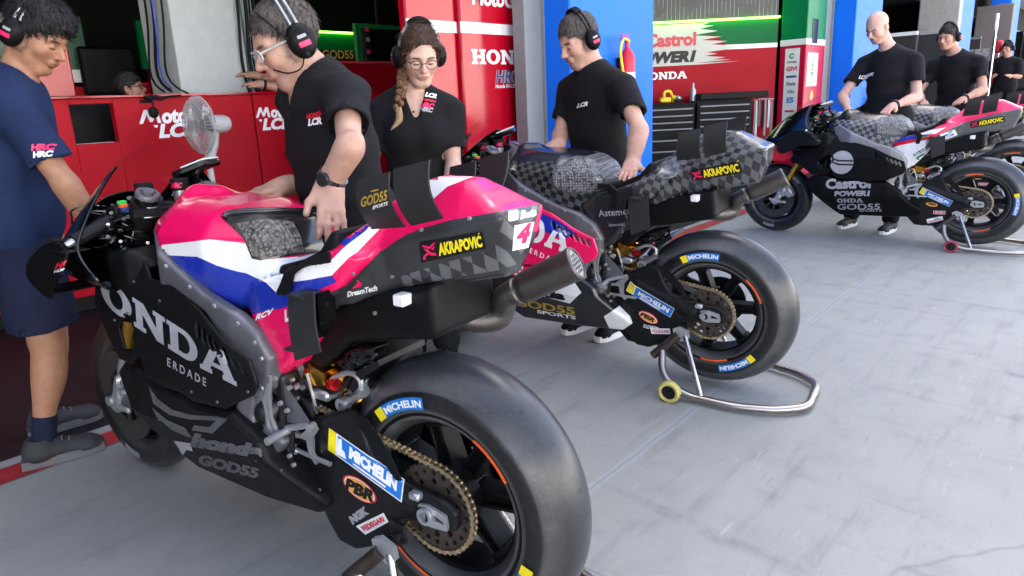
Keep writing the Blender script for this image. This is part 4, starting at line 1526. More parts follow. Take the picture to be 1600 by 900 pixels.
def build_shapes():
    lo, hi = (-.3, -.32, .1), (1.75, .32, 1.25)
    shape('tyre_r', lambda: wheel_tyre(HUB, .335, .092, .216, True))
    shape('tyre_f', lambda: wheel_tyre(FHUB, .300, .060, .214, False))
    shape('rim_r', lambda: rim_mesh(HUB, .222, .086, 7, (.058, .07), .034))
    shape('rim_f', lambda: rim_mesh(FHUB, .217, .050, 7, (.035, .05), .02))
    shape('sprocket', lambda: sprocket_mesh((0, .1, .355)))
    shape('carrier', lambda: MB().lathe([(.02, .02), (.02, .075), (.085, .07), (.094, .055), (.094, .02)], HUB, (0, 1, 0), 32).mesh('carrier'))
    shape('disc_l', lambda: disc_mesh(FHUB, .165, .072))
    shape('disc_r', lambda: disc_mesh(FHUB, .165, -.072))
    shape('disc_rear', lambda: disc_mesh(HUB, .105, -.095))
    shape('chain', lambda: chain_mesh(.1))

    vc = lambda u, z: .118 - .12 * np.maximum(0, u - .34) + 0 * z
    arm = lambda sg: p_slab(SW, .011, .007, lambda u, z: sg * (.118 - .12 * np.maximum(0, u - .34) + 0 * z))
    shape('swingarm', lambda: sdf_bike(
        [(arm(1), .0), (arm(-1), .0), (p_box((.41, 0, .47), (.03, .11, .06)), .02), (p_box((.40, 0, .33), (.02, .10, .03)), .02),
         (p_cap((.06, .118, .362), (.30, .12, .45), .019, .022), .02), (p_cap((.06, -.118, .362), (.30, -.12, .45), .019, .022), .02)],
        (-.12, -.17, .13), (.6, .17, .62), .0055, 'swingarm'))
    fc = lambda u, z, sg: sg * (.188 - .55 * np.maximum(0, u - .84) - .22 * np.maximum(0, .55 - u) + 0 * z)
    beam = lambda sg: p_slab(FR, .019, .010, lambda u, z: fc(u, z, sg))
    def holes(s):
        for sg in (-1, 1):
            s.add(p_slab([(.50, .545), (.485, .55), (.478, .50), (.487, .462), (.505, .46), (.512, .50)], .3, .008), .004, 's')
    shape('frame', lambda: sdf_bike([(beam(1), 0), (beam(-1), 0), (p_cap((1.0, 0, .86), (.97, 0, 1.0), .045), .05), (p_box((.48, 0, .60), (.03, .15, .03)), .03)], (.38, -.24, .36), (1.08, .24, 1.06), .006, 'frame', holes))
    shape('engine', lambda: sdf_bike(
        [(p_slab([(.44, .40), (.48, .35), (.60, .29), (.93, .31), (.98, .45), (.93, .74), (.60, .74), (.50, .62)], .135, .03), 0),
         (p_cap((.52, .10, .40), (.52, .165, .40), .06), .01), (p_cap((.50, .10, .50), (.50, .15, .50), .045), .01), (p_cap((.66, .1, .42), (.66, .17, .42), .085), .012),
         (p_cap((.455, -.08, .43), (.455, .13, .43), .025), .008), (p_box((.46, .10, .37), (.02, .03, .03)), .005), (p_box((.45, .125, .56), (.018, .03, .05)), .006)],
        (.38, -.2, .25), (1.02, .2, .78), .008, 'engine'))

    def louv(s):
        for k in range(7):
            t = k / 6
            u, z = .645 - .165 * t, .716 - .064 * t
            s.add(p_box((u, .22, z), (.0062, .08, .019), np.array([[math.cos(.5), 0, math.sin(.5)], [0, 1, 0], [-math.sin(.5), 0, math.cos(.5)]]), .003), .002, 's')
        s.add(p_slab([(1.06, .66), (.985, .72), (.955, .66), (.985, .61), (1.04, .60)], .4, .01), .006, 's')
    f_shell = lambda P, sg: p_slab(P, .0052, .0045, lambda u, z: sg * vfair(u, z))
    shape('fairing', lambda: sdf_bike([(f_shell(UF, 1), 0), (f_shell(UF, -1), 0)], (.40, -.27, .48), (1.34, .27, .90), .0048, 'fairing', louv))
    bf = lambda u, z: np.maximum(.03, vfair(u, z))
    shape('belly', lambda: sdf_bike([(p_slab(BL, bf, .018), 0)], (.20, -.27, .17), (1.2, .27, .58), .0052, 'belly'))

    th = lambda u, z: np.clip(.186 - .42 * np.maximum(0, u - .86) - .36 * np.maximum(0, .66 - u) - .75 * np.maximum(0, z - .945) - .08 * np.maximum(0, .84 - z), .02, .2)
    ph = lambda u, z: np.clip(th(u, z) + .007, .02, .21)
    def knee(s): s.add(p_ell((.60, .255, .80), (.16, .085, .09)), .03, 's'); s.add(p_ell((.60, -.255, .80), (.16, .085, .09)), .03, 's')
    shape('tank', lambda: sdf_bike([(p_slab(TANK, th, .05), 0), (p_cap((.90, .02, 1.015), (.86, .0, 1.018), .05, .04), .05)], (.40, -.23, .72), (1.06, .23, 1.09), .006, 'tank', knee, 2))
    shape('pad', lambda: sdf_bike([(p_slab(PAD, ph, .035), 0)], (.41, -.22, .78), (.74, .22, 1.05), .006, 'pad', None, 2))
    rim_pts = lambda sg: [(.71, sg * .112, 1.0), (.62, sg * .118, 1.012), (.545, sg * .108, 1.005), (.495, sg * .105, .975), (.462, sg * .10, .92), (.452, sg * .098, .862), (.49, sg * .125, .835)]
    shape('pad_rim', lambda: MB().tube(rim_pts(1), .011, 8, smooth=5).tube(rim_pts(-1), .011, 8, smooth=5).tube([(.497, -.105, .977), (.49, 0, .985), (.497, .105, .977)], .011, 8, smooth=4).mesh('pad_rim'))
    sh = lambda u, z: np.clip(.168 - .28 * np.maximum(0, .30 - u) - .12 * np.maximum(0, .74 - z) - .2 * np.maximum(0, u - .47), .05, .2)
    def thole(s): s.add(p_ell((.30, .185, .80), (.035, .06, .05)), .01, 's')
    shape('tail', lambda: sdf_bike([(p_slab(SP, sh, .018), 0), (p_slab(TL, tail_h, .016), .02)], (-.23, -.2, .57), (.6, .2, 1.13), .006, 'tail', thole, 1))
    shape('seat', lambda: sdf_bike([(p_slab([(.455, .855), (.44, .885), (.36, .905), (.29, .935), (.245, .985), (.225, .985), (.23, .93), (.30, .88), (.42, .84)], .125, .012), 0)], (.2, -.15, .8), (.5, .15, 1.0), .006, 'seat'))
    shape('undertail', lambda: sdf_bike([(p_slab(UT, .118, .016, -.03), 0)], (-.05, -.17, .53), (.53, .12, .91), .007, 'undertail'))
    shape('strap', lambda: MB().prism([(.455, .90), (.40, .90), (.36, .865), (.375, .80), (.40, .80), (.395, .855), (.42, .878), (.46, .875)], .158, .172).mesh('strap'))
    # wing plates on the tail, and the curved plates beside the seat
    def plate(c4, bulge, th_=.005, n=10):
        TLc, TRc, BRc, BLc = [np.array(q) for q in c4]
        g = []
        for i in range(n + 1):
            for j in range(n + 1):
                s, t = i / n, j / n
                p = (TLc * (1 - s) + TRc * s) * (1 - t) + (BLc * (1 - s) + BRc * s) * t
                g.append(p + np.array([0, bulge * math.sin(PI * min(1, t * 1.0)), 0]))
        g = np.array(g); m = (n + 1) ** 2
        V = np.concatenate([g + (0, th_ / 2, 0), g - (0, th_ / 2, 0)])
        F = []
        for i in range(n):
            for j in range(n):
                a = i * (n + 1) + j
                F += [(a, a + 1, a + n + 2, a + n + 1), (m + a, m + a + n + 1, m + a + n + 2, m + a + 1)]
        for i in range(n):
            for a, b in ((i * (n + 1), (i + 1) * (n + 1)), ((i + 1) * (n + 1) + n, i * (n + 1) + n), (i + 1, i), (n * (n + 1) + i, n * (n + 1) + i + 1)):
                F.append((a, b, m + b, m + a))
        mb = MB().add(V, F)
        return mb
    for sg, nm in ((1, 'l'), (-1, 'r')):
        f = lambda q: [(a, sg * b, c) for a, b, c in q]
        shape('wing_a' + nm, lambda: plate(f([(.108, .158, 1.108), (.026, .150, 1.124), (.040, .098, 1.003), (.136, .098, .992)]), sg * .02).mesh('wing'))
        shape('wing_b' + nm, lambda: plate(f([(.013, .150, 1.130), (-.072, .142, 1.148), (-.058, .092, 1.026), (.024, .096, 1.006)]), sg * .02).mesh('wing'))
        shape('side' + nm, lambda: plate(f([(.300, .212, .842), (.214, .210, .868), (.207, .214, .732), (.285, .222, .70)]), sg * .006).box((.30, sg * .19, .72), (.05, .06, .006)).box((.27, sg * .19, .85), (.05, .06, .006)).mesh('side_wing'))
    # cowl: rings from the cockpit opening forward to the nose
    T_ = np.array([(1.10, 0, 1.195), (1.115, .07, 1.175), (1.145, .125, 1.12), (1.16, .180, 1.045), (1.145, .238, .965), (1.105, .285, .895), (1.03, .285, .825), (1.06, .235, .775), (1.17, .14, .75), (1.22, 0, .74)])
    Tn = catmull(T_, 5)
    NOSE = np.array([1.60, 0, .79])
    def cowl(i0, i1, th_, nm, s0=0., s1=1.):
        ring = Tn[i0:i1 + 1]
        both = np.concatenate([ring[::-1] * (1, -1, 1), ring[1:] if abs(ring[0][1]) < 1e-6 else ring]) if abs(ring[0][1]) < 1e-6 else None
        def surf(line):
            ns = 16
            V = []
            for k in range(ns + 1):
                s = s0 + (s1 - s0) * k / ns
                q = np.empty_like(line)
                q[:, 0] = line[:, 0] + (NOSE[0] - line[:, 0]) * s
                q[:, 1] = line[:, 1] * np.sqrt(max(0, 1 - s ** 2.2))
                q[:, 2] = NOSE[2] + (line[:, 2] - NOSE[2]) * (1 - s ** 1.35)
                V.append(q)
            m = len(line)
            F = [(k * m + j, k * m + j + 1, (k + 1) * m + j + 1, (k + 1) * m + j) for k in range(ns) for j in range(m - 1)]
            return np.concatenate(V), F
        mb = MB()
        if both is not None: mb.add(*surf(both))
        else:
            mb.add(*surf(ring)); mb.add(*surf(ring * (1, -1, 1)))
        me = mb.mesh(nm, angle=60)
        bm = bmesh.new(); bm.from_mesh(me)
        bmesh.ops.remove_doubles(bm, verts=bm.verts, dist=.0006)
        bmesh.ops.recalc_face_normals(bm, faces=bm.faces)
        if th_: bmesh.ops.solidify(bm, geom=bm.faces[:], thickness=th_)
        bm.to_mesh(me); bm.free()
        me.shade_smooth()
        return me
    k = 10
    shape('screen', lambda: cowl(0, k, 0., 'windscreen', 0., .52))
    shape('nose_top', lambda: cowl(0, k, .004, 'nose_top', .52, 1.))
    shape('cowl', lambda: cowl(k, len(Tn) - 1, .004, 'nose_cowl'))
    shape('cowl_lip', lambda: MB().tube(Tn[k:], .004, 6).tube(Tn[k:] * (1, -1, 1), .004, 6).mesh('cowl_lip'))
    # winglets either side of the nose
    def winglet(sg):
        P = [(1.10, .895), (1.19, .918), (1.27, .90), (1.335, .845), (1.362, .775), (1.345, .735), (1.30, .735), (1.20, .785), (1.10, .84)]
        P = [tuple(q) for q in catmull(np.array(P), 4)]
        y = lambda u, z: sg * (.305 + .035 * math.sin((z - .74) / .17 * PI) - .06 * max(0, u - 1.2))
        mb = MB().prism(P, lambda u, z: y(u, z) - .004, lambda u, z: y(u, z) + .004)
        mb.box((1.16, sg * .285, .895), (.1, .07, .006), None, .002)
        mb.box((1.27, sg * .25, .765), (.13, .12, .006), None, .002)
        return mb.mesh('winglet')
    shape('wingletl', lambda: winglet(1)); shape('wingletr', lambda: winglet(-1))
    shape('chin', lambda: sdf_bike([(p_slab([(1.30, .77), (1.43, .80), (1.50, .73), (1.46, .655), (1.36, .65), (1.30, .69)], .085, .02), 0)], (1.26, -.12, .62), (1.54, .12, .84), .007, 'chin'))

    trh = lambda u, z: np.clip(.215 - .42 * np.maximum(0, u - 1.10) - .5 * np.maximum(0, 1.0 - u), .02, .215)
    shape('tray', lambda: sdf_bike([(p_slab([(.93, .85), (.98, .78), (1.10, .745), (1.42, .76), (1.46, .80), (1.40, .86), (1.25, .865), (1.10, .875), (1.0, .895)], trh, .02), 0)], (.9, -.24, .72), (1.5, .24, .92), .007, 'tray'))
    shape('chin_red', lambda: sdf_bike([(p_slab([(1.24, .77), (1.43, .81), (1.52, .74), (1.49, .64), (1.36, .635), (1.25, .68)], .125, .03), 0)], (1.2, -.16, .6), (1.56, .16, .86), .007, 'chin'))
    # front end
    def fork(sg):
        a, b = np.array([1.045, sg * .1, 1.03]), np.array([1.405, sg * .1, .335])
        d = nrm(b - a)
        return a, b, d
    def fork_outer(sg):
        a, b, d = fork(sg)
        mb = MB().cyl(a - d * .005, a + d * .02, .027, 20).cyl(a + d * .02, a + d * .46, .0262, 20).lathe([(-.012, .030), (-.012, .043), (.018, .045), (.045, .040), (.05, .03)], a + d * .03, d, 28)
        return mb.mesh('fork_leg')
    def fork_gold(sg):
        a, b, d = fork(sg)
        return MB().cyl(a + d * .455, a + d * .50, .0295, 20).cyl(a + d * .50, a + d * .62, .0265, 20).mesh('gold_tube')
    def fork_inner(sg):
        a, b, d = fork(sg)
        mb = MB().cyl(a + d * .60, b, .021, 16)
        mb.box(b + (0.0, sg * .0, -.02), (.055, .05, .12), rotm(-d), .01).box(b + (-.05, sg * .015, .05), (.05, .03, .06), rotm(-d), .008).box(b + (-.03, sg * .02, -.05), (.10, .014, .02), None, .004)
        mb.cyl((1.44, sg * .06, .30), (1.44, sg * .135, .30), .017, 14)
        return mb.mesh('fork_foot')
    def caliper(sg):
        mb = MB().box((1.32, sg * .085, .385), (.065, .075, .125), np.array([[.86, 0, .5], [0, 1, 0], [-.5, 0, .86]]), .012)
        for z in (.35, .39, .42): mb.cyl((1.345 - (z - .35) * .5, sg * .12, z), (1.345 - (z - .35) * .5, sg * .132, z), .014, 12)
        return mb.mesh('caliper')
    def fork_cover(sg):
        return MB().prism([(1.18, .80), (1.25, .76), (1.30, .66), (1.28, .63), (1.20, .66), (1.16, .76)], sg * .128, sg * .142).mesh('fork_cover')
    for sg, nm in ((1, 'l'), (-1, 'r')):
        shape('fork_o' + nm, lambda: fork_outer(sg)); shape('fork_g' + nm, lambda: fork_gold(sg)); shape('fork_i' + nm, lambda: fork_inner(sg)); shape('cal' + nm, lambda: caliper(sg)); shape('fcov' + nm, lambda: fork_cover(sg))
        shape('forkcap' + nm, lambda: MB().lathe([(0, .034), (.010, .034), (.014, .031), (.014, .024), (.010, .022), (.010, .017), (.022, .016), (.022, .001)], fork(sg)[0], -fork(sg)[2], 24).mesh('fork_cap'))
        # handlebar, grip, levers
        gi, ge = np.array([1.145, sg * .145, .972]), np.array([1.150, sg * .275, .918])
        d = nrm(ge - gi)
        shape('bar' + nm, lambda: MB().cyl(np.array([1.05, sg * .1, .985]), gi, .012, 12).cyl(gi - d * .01, ge + d * .012, .011, 12).lathe([(0, .03), (.03, .03)], (1.05, sg * .1, .97), (0, 0, 1), 20).cyl(ge + d * .004, ge + d * .022, .0125, 14, .009).mesh('handlebar'))
        shape('grip' + nm, lambda: MB().lathe([(0, .014)] + [(x, .0195 + .0014 * (i % 2)) for i, x in enumerate(np.linspace(.002, .118, 26))] + [(.12, .014)], gi + d * .02, d, 18).mesh('grip'))
        shape('lever' + nm, lambda: MB().tube([gi + (.015, 0, .01), gi + (.05, sg * .02, .0), ge + (.055, -sg * .01, .0), ge + (.05, sg * .03, -.005)], .0055, 8, smooth=4).tube([ge, ge + (.03, sg * .04, .01), ge + (.08, sg * .03, .005)], .005, 8, smooth=4).box(gi + (.02, 0, .012), (.04, .03, .03), None, .006).mesh('lever'))
        shape('switch' + nm, lambda: MB().box(gi + np.array([-.012, sg * .004, .016]), (.05, .034, .036), None, .006).mesh('switch_box'))
    def btn(k): return MB().box((1.085 + .018 * k, .150 - .006 * k, .996 + .009 * k), (.019, .022, .012), None, .002).mesh('button')
    for k in range(3): shape('btn%d' % k, lambda: btn(k))
    shape('clamp', lambda: MB().prism([(1.085, -.14), (1.085, .14), (1.04, .15), (1.0, .12), (.985, .04), (.97, 0), (.985, -.04), (1.0, -.12), (1.04, -.15)], .975, .997, 2).cyl((1.0, 0, .98), (1.0, 0, 1.01), .022, 20).box((1.07, .03, .99), (.05, .05, .03), None, .006).mesh('triple_clamp'))
    shape('resv', lambda: MB().cyl((1.10, .085, 1.02), (1.10, .085, 1.035), .022, 18).mesh('reservoir_base'))
    def dash():
        c = np.array([1.115, -.11, 1.095])
        x = nrm((-.75, -.34, .26)); y = nrm(np.cross((0, 0, 1), x)); z = np.cross(x, y)
        return c, np.stack([x, y, z], 1)
    c_, R_d = dash()
    shape('dash', lambda: MB().box(c_, (.125, .10, .022), R_d, .006).tube([(1.12, -.02, 1.01), (1.13, -.06, 1.05), c_], .009, 8, smooth=3).tube([c_ + R_d @ (.05, -.04, -.004), c_ + R_d @ (.02, -.045, -.03), (1.09, -.12, 1.03)], .008, 8, smooth=3).mesh('dash'))
    shape('dash_card', lambda: MB().box(c_ + R_d @ (.016, .004, .0145), (.088, .085, .005), R_d, .001).mesh('card'))
    def clutter():
        rnd = random.Random(4)
        mb = MB()
        for k in range(110):
            q = np.array([rnd.uniform(1.08, 1.40), rnd.uniform(-.19, .19), rnd.uniform(.86, .985)])
            if abs(q[1]) > .19 - (q[0] - 1.1) * .35: continue
            if rnd.random() < .5: mb.box(q, (rnd.uniform(.01, .05), rnd.uniform(.01, .03), rnd.uniform(.01, .03)), None, .002)
            else: mb.cyl(q, q + np.array([rnd.uniform(-.03, .03), rnd.uniform(-.03, .03), .02]), rnd.uniform(.004, .013), 10)
        for k in range(30):
            q = [np.array([rnd.uniform(1.04, 1.34), rnd.uniform(-.17, .2), rnd.uniform(.82, 1.0)]) for _ in range(4)]
            mb.tube(q, .0035, 6, smooth=5)
        return mb.mesh('wiring')
    shape('clutter', clutter)
    def studs():
        rnd = random.Random(9)
        mb = MB()
        for k in range(110):
            q = np.array([rnd.uniform(1.06, 1.36), rnd.uniform(-.17, .2), rnd.uniform(.87, .99)])
            if abs(q[1]) > .2 - (q[0] - 1.1) * .35: continue
            mb.lathe([(0, .001), (0, .005), (.007, .005), (.007, .001)], q, (rnd.uniform(-1, 0), rnd.uniform(-.3, 1), rnd.uniform(0, 1)), 8)
        for k in range(34):
            q = np.array([rnd.uniform(.40, .50), rnd.uniform(.10, .17), rnd.uniform(.34, .62)])
            mb.lathe([(0, .001), (0, .0062), (.009, .0062), (.009, .001)], q, (0, 1, 0), 7)
        for u, z in ((.80, .865), (.70, .82), (.60, .782), (.52, .745), (.475, .70), (.46, .66), (.47, .58), (.455, .45), (.54, .45), (.55, .56)):
            yy = .188 - .55 * max(0, u - .84) - .22 * max(0, .55 - u) + .0185
            for sg in (-1, 1): mb.lathe([(0, .001), (0, .0065), (.005, .006), (.005, .001)], (u, sg * yy, z), (0, sg, 0), 9)
        return mb.mesh('bolts')  # small bolt heads of cockpit, engine and frame
    shape('studs', studs)
    for k, (P_, r_) in enumerate((([(.50, .10, .36), (.46, .15, .40), (.44, .16, .50), (.46, .12, .60)], .009), ([(.47, .12, .33), (.43, .16, .36), (.42, .15, .46)], .007),
                                 ([(.44, .02, .60), (.36, .04, .66), (.28, .03, .62), (.24, .03, .56)], .008), ([(.40, .08, .58), (.33, .09, .56), (.28, .07, .60), (.26, .08, .64)], .006), ([(.98, .12, .75), (1.02, .16, .62), (1.0, .15, .5)], .016))):
        shape('hose%d' % k, lambda: MB().tube(P_, r_, 8, smooth=5).mesh('hose'))
    def shock():
        a, b = np.array([.40, .0, .66]), np.array([.36, .0, .44])
        d = nrm(b - a)
        mb = MB().cyl(a, b, .018, 14)
        t = np.linspace(0, 1, 90)
        x, y = rotm(d)[:, 0], rotm(d)[:, 1]
        P = [a + (b - a) * (.15 + .7 * s) + .034 * (math.cos(14 * PI * s) * x + math.sin(14 * PI * s) * y) for s in t]
        mb.tube(P, .006, 6)
        mb.cyl((.36, .035, .585), (.30, .06, .60), .024, 18).cyl((.43, .05, .60), (.385, .055, .61), .026, 18)
        return mb.mesh('shock')
    shape('shock', shock)
    shape('shock_cap', lambda: MB().cyl((.345, .06, .575), (.355, .065, .545), .026, 18).cyl((.30, .05, .55), (.265, .06, .565), .013, 12).cyl((.262, .06, .565), (.24, .065, .575), .017, 12).tube([(.25, .06, .57), (.24, .05, .62), (.235, .04, .66)], .009, 8).mesh('shock_cap'))
    shape('linkage', lambda: sdf_bike([(noisy_slab([(.335, .635), (.25, .70), (.17, .705), (.19, .66), (.265, .622), (.31, .612)], .035, .075), 0)], (.13, .02, .57), (.38, .13, .74), .006, 'plastic_wrap', lambda s_: s_.disp(lambda X, Y, Z: .006 * np.sin(70 * X + 40 * np.sin(50 * Z)) * np.sin(90 * Z + 30 * Y))))
    shape('canister', lambda: MB().lathe([(0, .001), (0, .034), (.012, .042), (.07, .042), (.085, .03), (.085, .001)], (.43, .055, .598), (1, 0, .1), 24).mesh('canister'))
    shape('gold_block', lambda: MB().prism([(.40, .628), (.345, .612), (.35, .575), (.395, .57)], .06, .098).cyl((.40, .08, .59), (.425, .08, .59), .018, 14).mesh('gold_block'))
    shape('red_knob', lambda: MB().cyl((.335, .09, .582), (.30, .093, .59), .013, 14).cyl((.315, .09, .586), (.31, .091, .588), .017, 14).mesh('red_knob'))
    shape('silver_link', lambda: MB().box((.365, .082, .548), (.06, .04, .028), None, .006).tube([(.345, .085, .575), (.32, .085, .60), (.27, .08, .622), (.235, .08, .612), (.232, .08, .585)], .0075, 8, smooth=4).cyl((.295, .08, .535), (.235, .08, .572), .010, 10).lathe([(-.012, .008), (-.012, .018), (.012, .018), (.012, .008)], (.295, .085, .535), (0, 1, 0), 14, closed=True).tube([(.405, .10, .60), (.385, .105, .55), (.375, .105, .50)], .0045, 6, smooth=4).mesh('silver_link'))
    shape('radiator', lambda: MB().box((1.0, 0, .60), (.045, .30, .26), np.array([[.94, 0, -.34], [0, 1, 0], [.34, 0, .94]]), .01).mesh('radiator'))
    shape('exh_can', lambda: MB().lathe([(.045, .030), (.052, .036), (.065, .0385), (.185, .0395), (.192, .0415), (.20, .0415), (.203, .038), (.203, .034), (.188, .033)], (-.045, -.152, .797), nrm((-.18, -.035, .096)), 32).lathe([(.02, .031), (.024, .0345), (.036, .0345), (.04, .031)], (-.045, -.152, .797), nrm((-.18, -.035, .096)), 32).mesh('exhaust_can'))
    def holes_():
        L = [arc(0, 0, .035, .035, 0, 350, 35)]
        for i in range(-6, 7):
            for j in range(-6, 7):
                x, y = (i + .5 * (j % 2)) * .0112, j * .0097
                if math.hypot(x, y) < .029: L.append(arc(x, y, .0042, .0042, 0, 320, 8))
        v, f = fill3d(L, .003)
        d = nrm((-.18, -.035, .096)); R = rotm(d)
        return MB().add(np.array((-.045, -.152, .797)) + d * .199 + v @ R.T, f).mesh('exhaust_grille')
    shape('exh_grille', holes_)
    shape('exh_pipe', lambda: MB().tube([(.10, -.06, .76), (.03, -.12, .735), (-.012, -.158, .738), (-.026, -.163, .765), (-.045, -.152, .797), (-.095, -.162, .824)], [.026, .031, .034, .034, .031, .03], 20, smooth=6).mesh('exhaust_pipe'))
    # foot rest
    def hanger():
        mb = MB()
        mb.prism([(.46, .575), (.475, .55), (.475, .49), (.44, .455), (.40, .45), (.37, .475), (.345, .492), (.335, .48), (.355, .455), (.36, .41), (.345, .385), (.355, .38), (.375, .40), (.38, .44), (.40, .44), (.46, .43), (.49, .46), (.49, .56), (.475, .59)], .135, .143)
        return mb.mesh('hanger')
    shape('hanger', hanger)
    shape('pivot', lambda: MB().add(*(lambda vf: (xz(vf[0], (0, .178, 0)), vf[1]))(fill3d([[(-.475, .645), (-.445, .612), (-.458, .555), (-.462, .50), (-.44, .455), (-.452, .425), (-.505, .43), (-.53, .50), (-.515, .56), (-.512, .615)], arc(-.487, .525, .014, .024, 0, 340, 16), arc(-.485, .46, .010, .012, 0, 330, 11)], .010))).mesh('pivot_plate'))
    shape('heel', lambda: MB().prism([(.462, .575), (.44, .585), (.40, .55), (.355, .50), (.37, .482), (.44, .478), (.468, .485)], .146, .150).mesh('heel_plate'))
    shape('peg', lambda: MB().cyl((.43, .14, .462), (.425, .225, .462), .0115, 12, .010).cyl((.345, .14, .49), (.345, .16, .49), .010, 10).tube([(.355, .145, .49), (.43, .16, .468)], .009, 8).cyl((.43, .14, .40), (.30, .14, .395), .006, 8).mesh('foot_peg'))
    shape('shift', lambda: MB().tube([(.42, .146, .398), (.50, .15, .40), (.55, .17, .405), (.56, .20, .405)], .007, 8).mesh('shift_lever'))
    shape('axle_plate', lambda: MB().add(*(lambda vf: (xz(vf[0], (0, .133, .355)), vf[1]))(fill3d([[(-.02, .022), (.01, .026), (.055, .016), (.058, .004), (.06, -.012), (.058, -.02), (.012, -.026), (-.02, -.022), (-.028, 0)], arc(0, 0, .0135, .0135, 0, 330, 11), [(.022, -.006), (.05, -.006), (.05, -.001), (.022, .008)]], .007))).lathe([(-.008, .02), (0, .02), (0, .013), (-.014, .012), (-.014, .002)], (0, .146, .355), (0, 1, 0), 20).box((.028, .135, .395), (.03, .022, .018), None, .004).mesh('axle_plate'))
    shape('axle_ring', lambda: MB().lathe([(0, .019), (.003, .019), (.003, .014), (0, .014)], (.012, .138, .352), (0, 1, 0), 24, closed=True).mesh('axle_clip'))
    for sg, nm in ((1, 'l'), (-1, 'r')):
        shape('hook' + nm, lambda: MB().prism([(.115, .305), (.075, .30), (.07, .255), (.09, .245), (.12, .27)], sg * .126, sg * .136).cyl((.088, sg * .134, .268), (.088, sg * .165, .268), .011, 12).cyl((.088, sg * .155, .268), (.088, sg * .16, .268), .017, 12).mesh('stand_spool'))
    shape('chain_guard', lambda: MB().prism([(.205, .552), (.165, .547), (.10, .475), (.07, .42), (.085, .415), (.14, .47), (.195, .525)], .131, .136).mesh('chain_guard'))
    shape('spoon', lambda: MB().prism([(.43, .30), (.375, .29), (.33, .20), (.30, .155), (.37, .16), (.43, .225)], -.08, .08).mesh('aero_spoon'))
    shape('hub_bolts', lambda: (lambda mb: [mb.lathe([(0, .007), (.007, .0065), (.007, .001)], (.052 * math.cos(a), .094, .355 + .052 * math.sin(a)), (0, 1, 0), 6) for a in np.linspace(.4, 6.68, 7)[:-1]] and mb)(MB()).mesh('hub_bolts'))
    shape('hugger', lambda: MB().prism([(.272, .585), (.235, .635), (.165, .675), (.16, .662), (.225, .615), (.26, .572)], -.085, .085).mesh('mudguard'))
    shape('intake', lambda: MB().prism([(.285, .845), (.235, .855), (.235, .78), (.275, .735), (.30, .76)], .135, .185).mesh('intake'))
    def fmud():
        mb = MB()
        P = []
        for s in np.linspace(-1, 1, 9):
            P.append((.062 * s, .312 - .03 * s * s))
        V, F = [], []
        an = np.linspace(R_(62), R_(165), 18)
        for a in an:
            for y, r in P: V.append((1.44 + r * math.cos(a), y, .30 + r * math.sin(a)))
        F = [(i * 9 + j, i * 9 + j + 1, (i + 1) * 9 + j + 1, (i + 1) * 9 + j) for i in range(17) for j in range(8)]
        mb.add(V, F)
        me = mb.mesh('front_mudguard')
        bm = bmesh.new(); bm.from_mesh(me)
        bmesh.ops.solidify(bm, geom=bm.faces[:], thickness=.003)
        bm.to_mesh(me); bm.free()
        return me
    shape('fmud', fmud)


def arc_band(c, y, r0, r1, a0, a1, n=20):
    V, F = [], []
    for i in range(n + 1):
        a = a0 + (a1 - a0) * i / n
        for r in (r0, r1): V.append((c[0] + r * math.cos(a), y, c[2] + r * math.sin(a)))
    F = [(2 * i, 2 * i + 1, 2 * i + 3, 2 * i + 2) for i in range(n)]
    return V, F


def dirs(ang):
    """text axes on the left side of a motorcycle; ang = slope of the line, rising toward the tail"""
    return (-math.cos(ang), 0, math.sin(ang)), (math.sin(ang), 0, math.cos(ang))


def akra_logo():
    return join2d([(poly2d(P), 0, 0, 1, 1) for P in (
        [(.0, .95), (.55, .78), (.95, 1.0), (.92, .82), (.55, .62), (.1, .8)],
        [(.12, .72), (.42, .62), (.62, .38), (.95, .3), (.98, .12), (.55, .22), (.30, .50)],
        [(.0, .05), (.08, .28), (.36, .42), (.45, .3), (.22, .2), (.2, .0)],
        [(.62, .6), (.95, .72), (.78, .5)])])


def honda_wing():
    return join2d([(poly2d(P), 0, 0, 1, 1) for P in (
        [(0, 0), (.9, 0), (1., .16), (.22, .2)], [(.22, .24), (1.02, .2), (.98, .38), (.45, .42)], [(.45, .46), (.97, .42), (.8, .62), (.58, .64)], [(.55, .68), (.78, .66), (.52, .95), (.42, 1.)])])


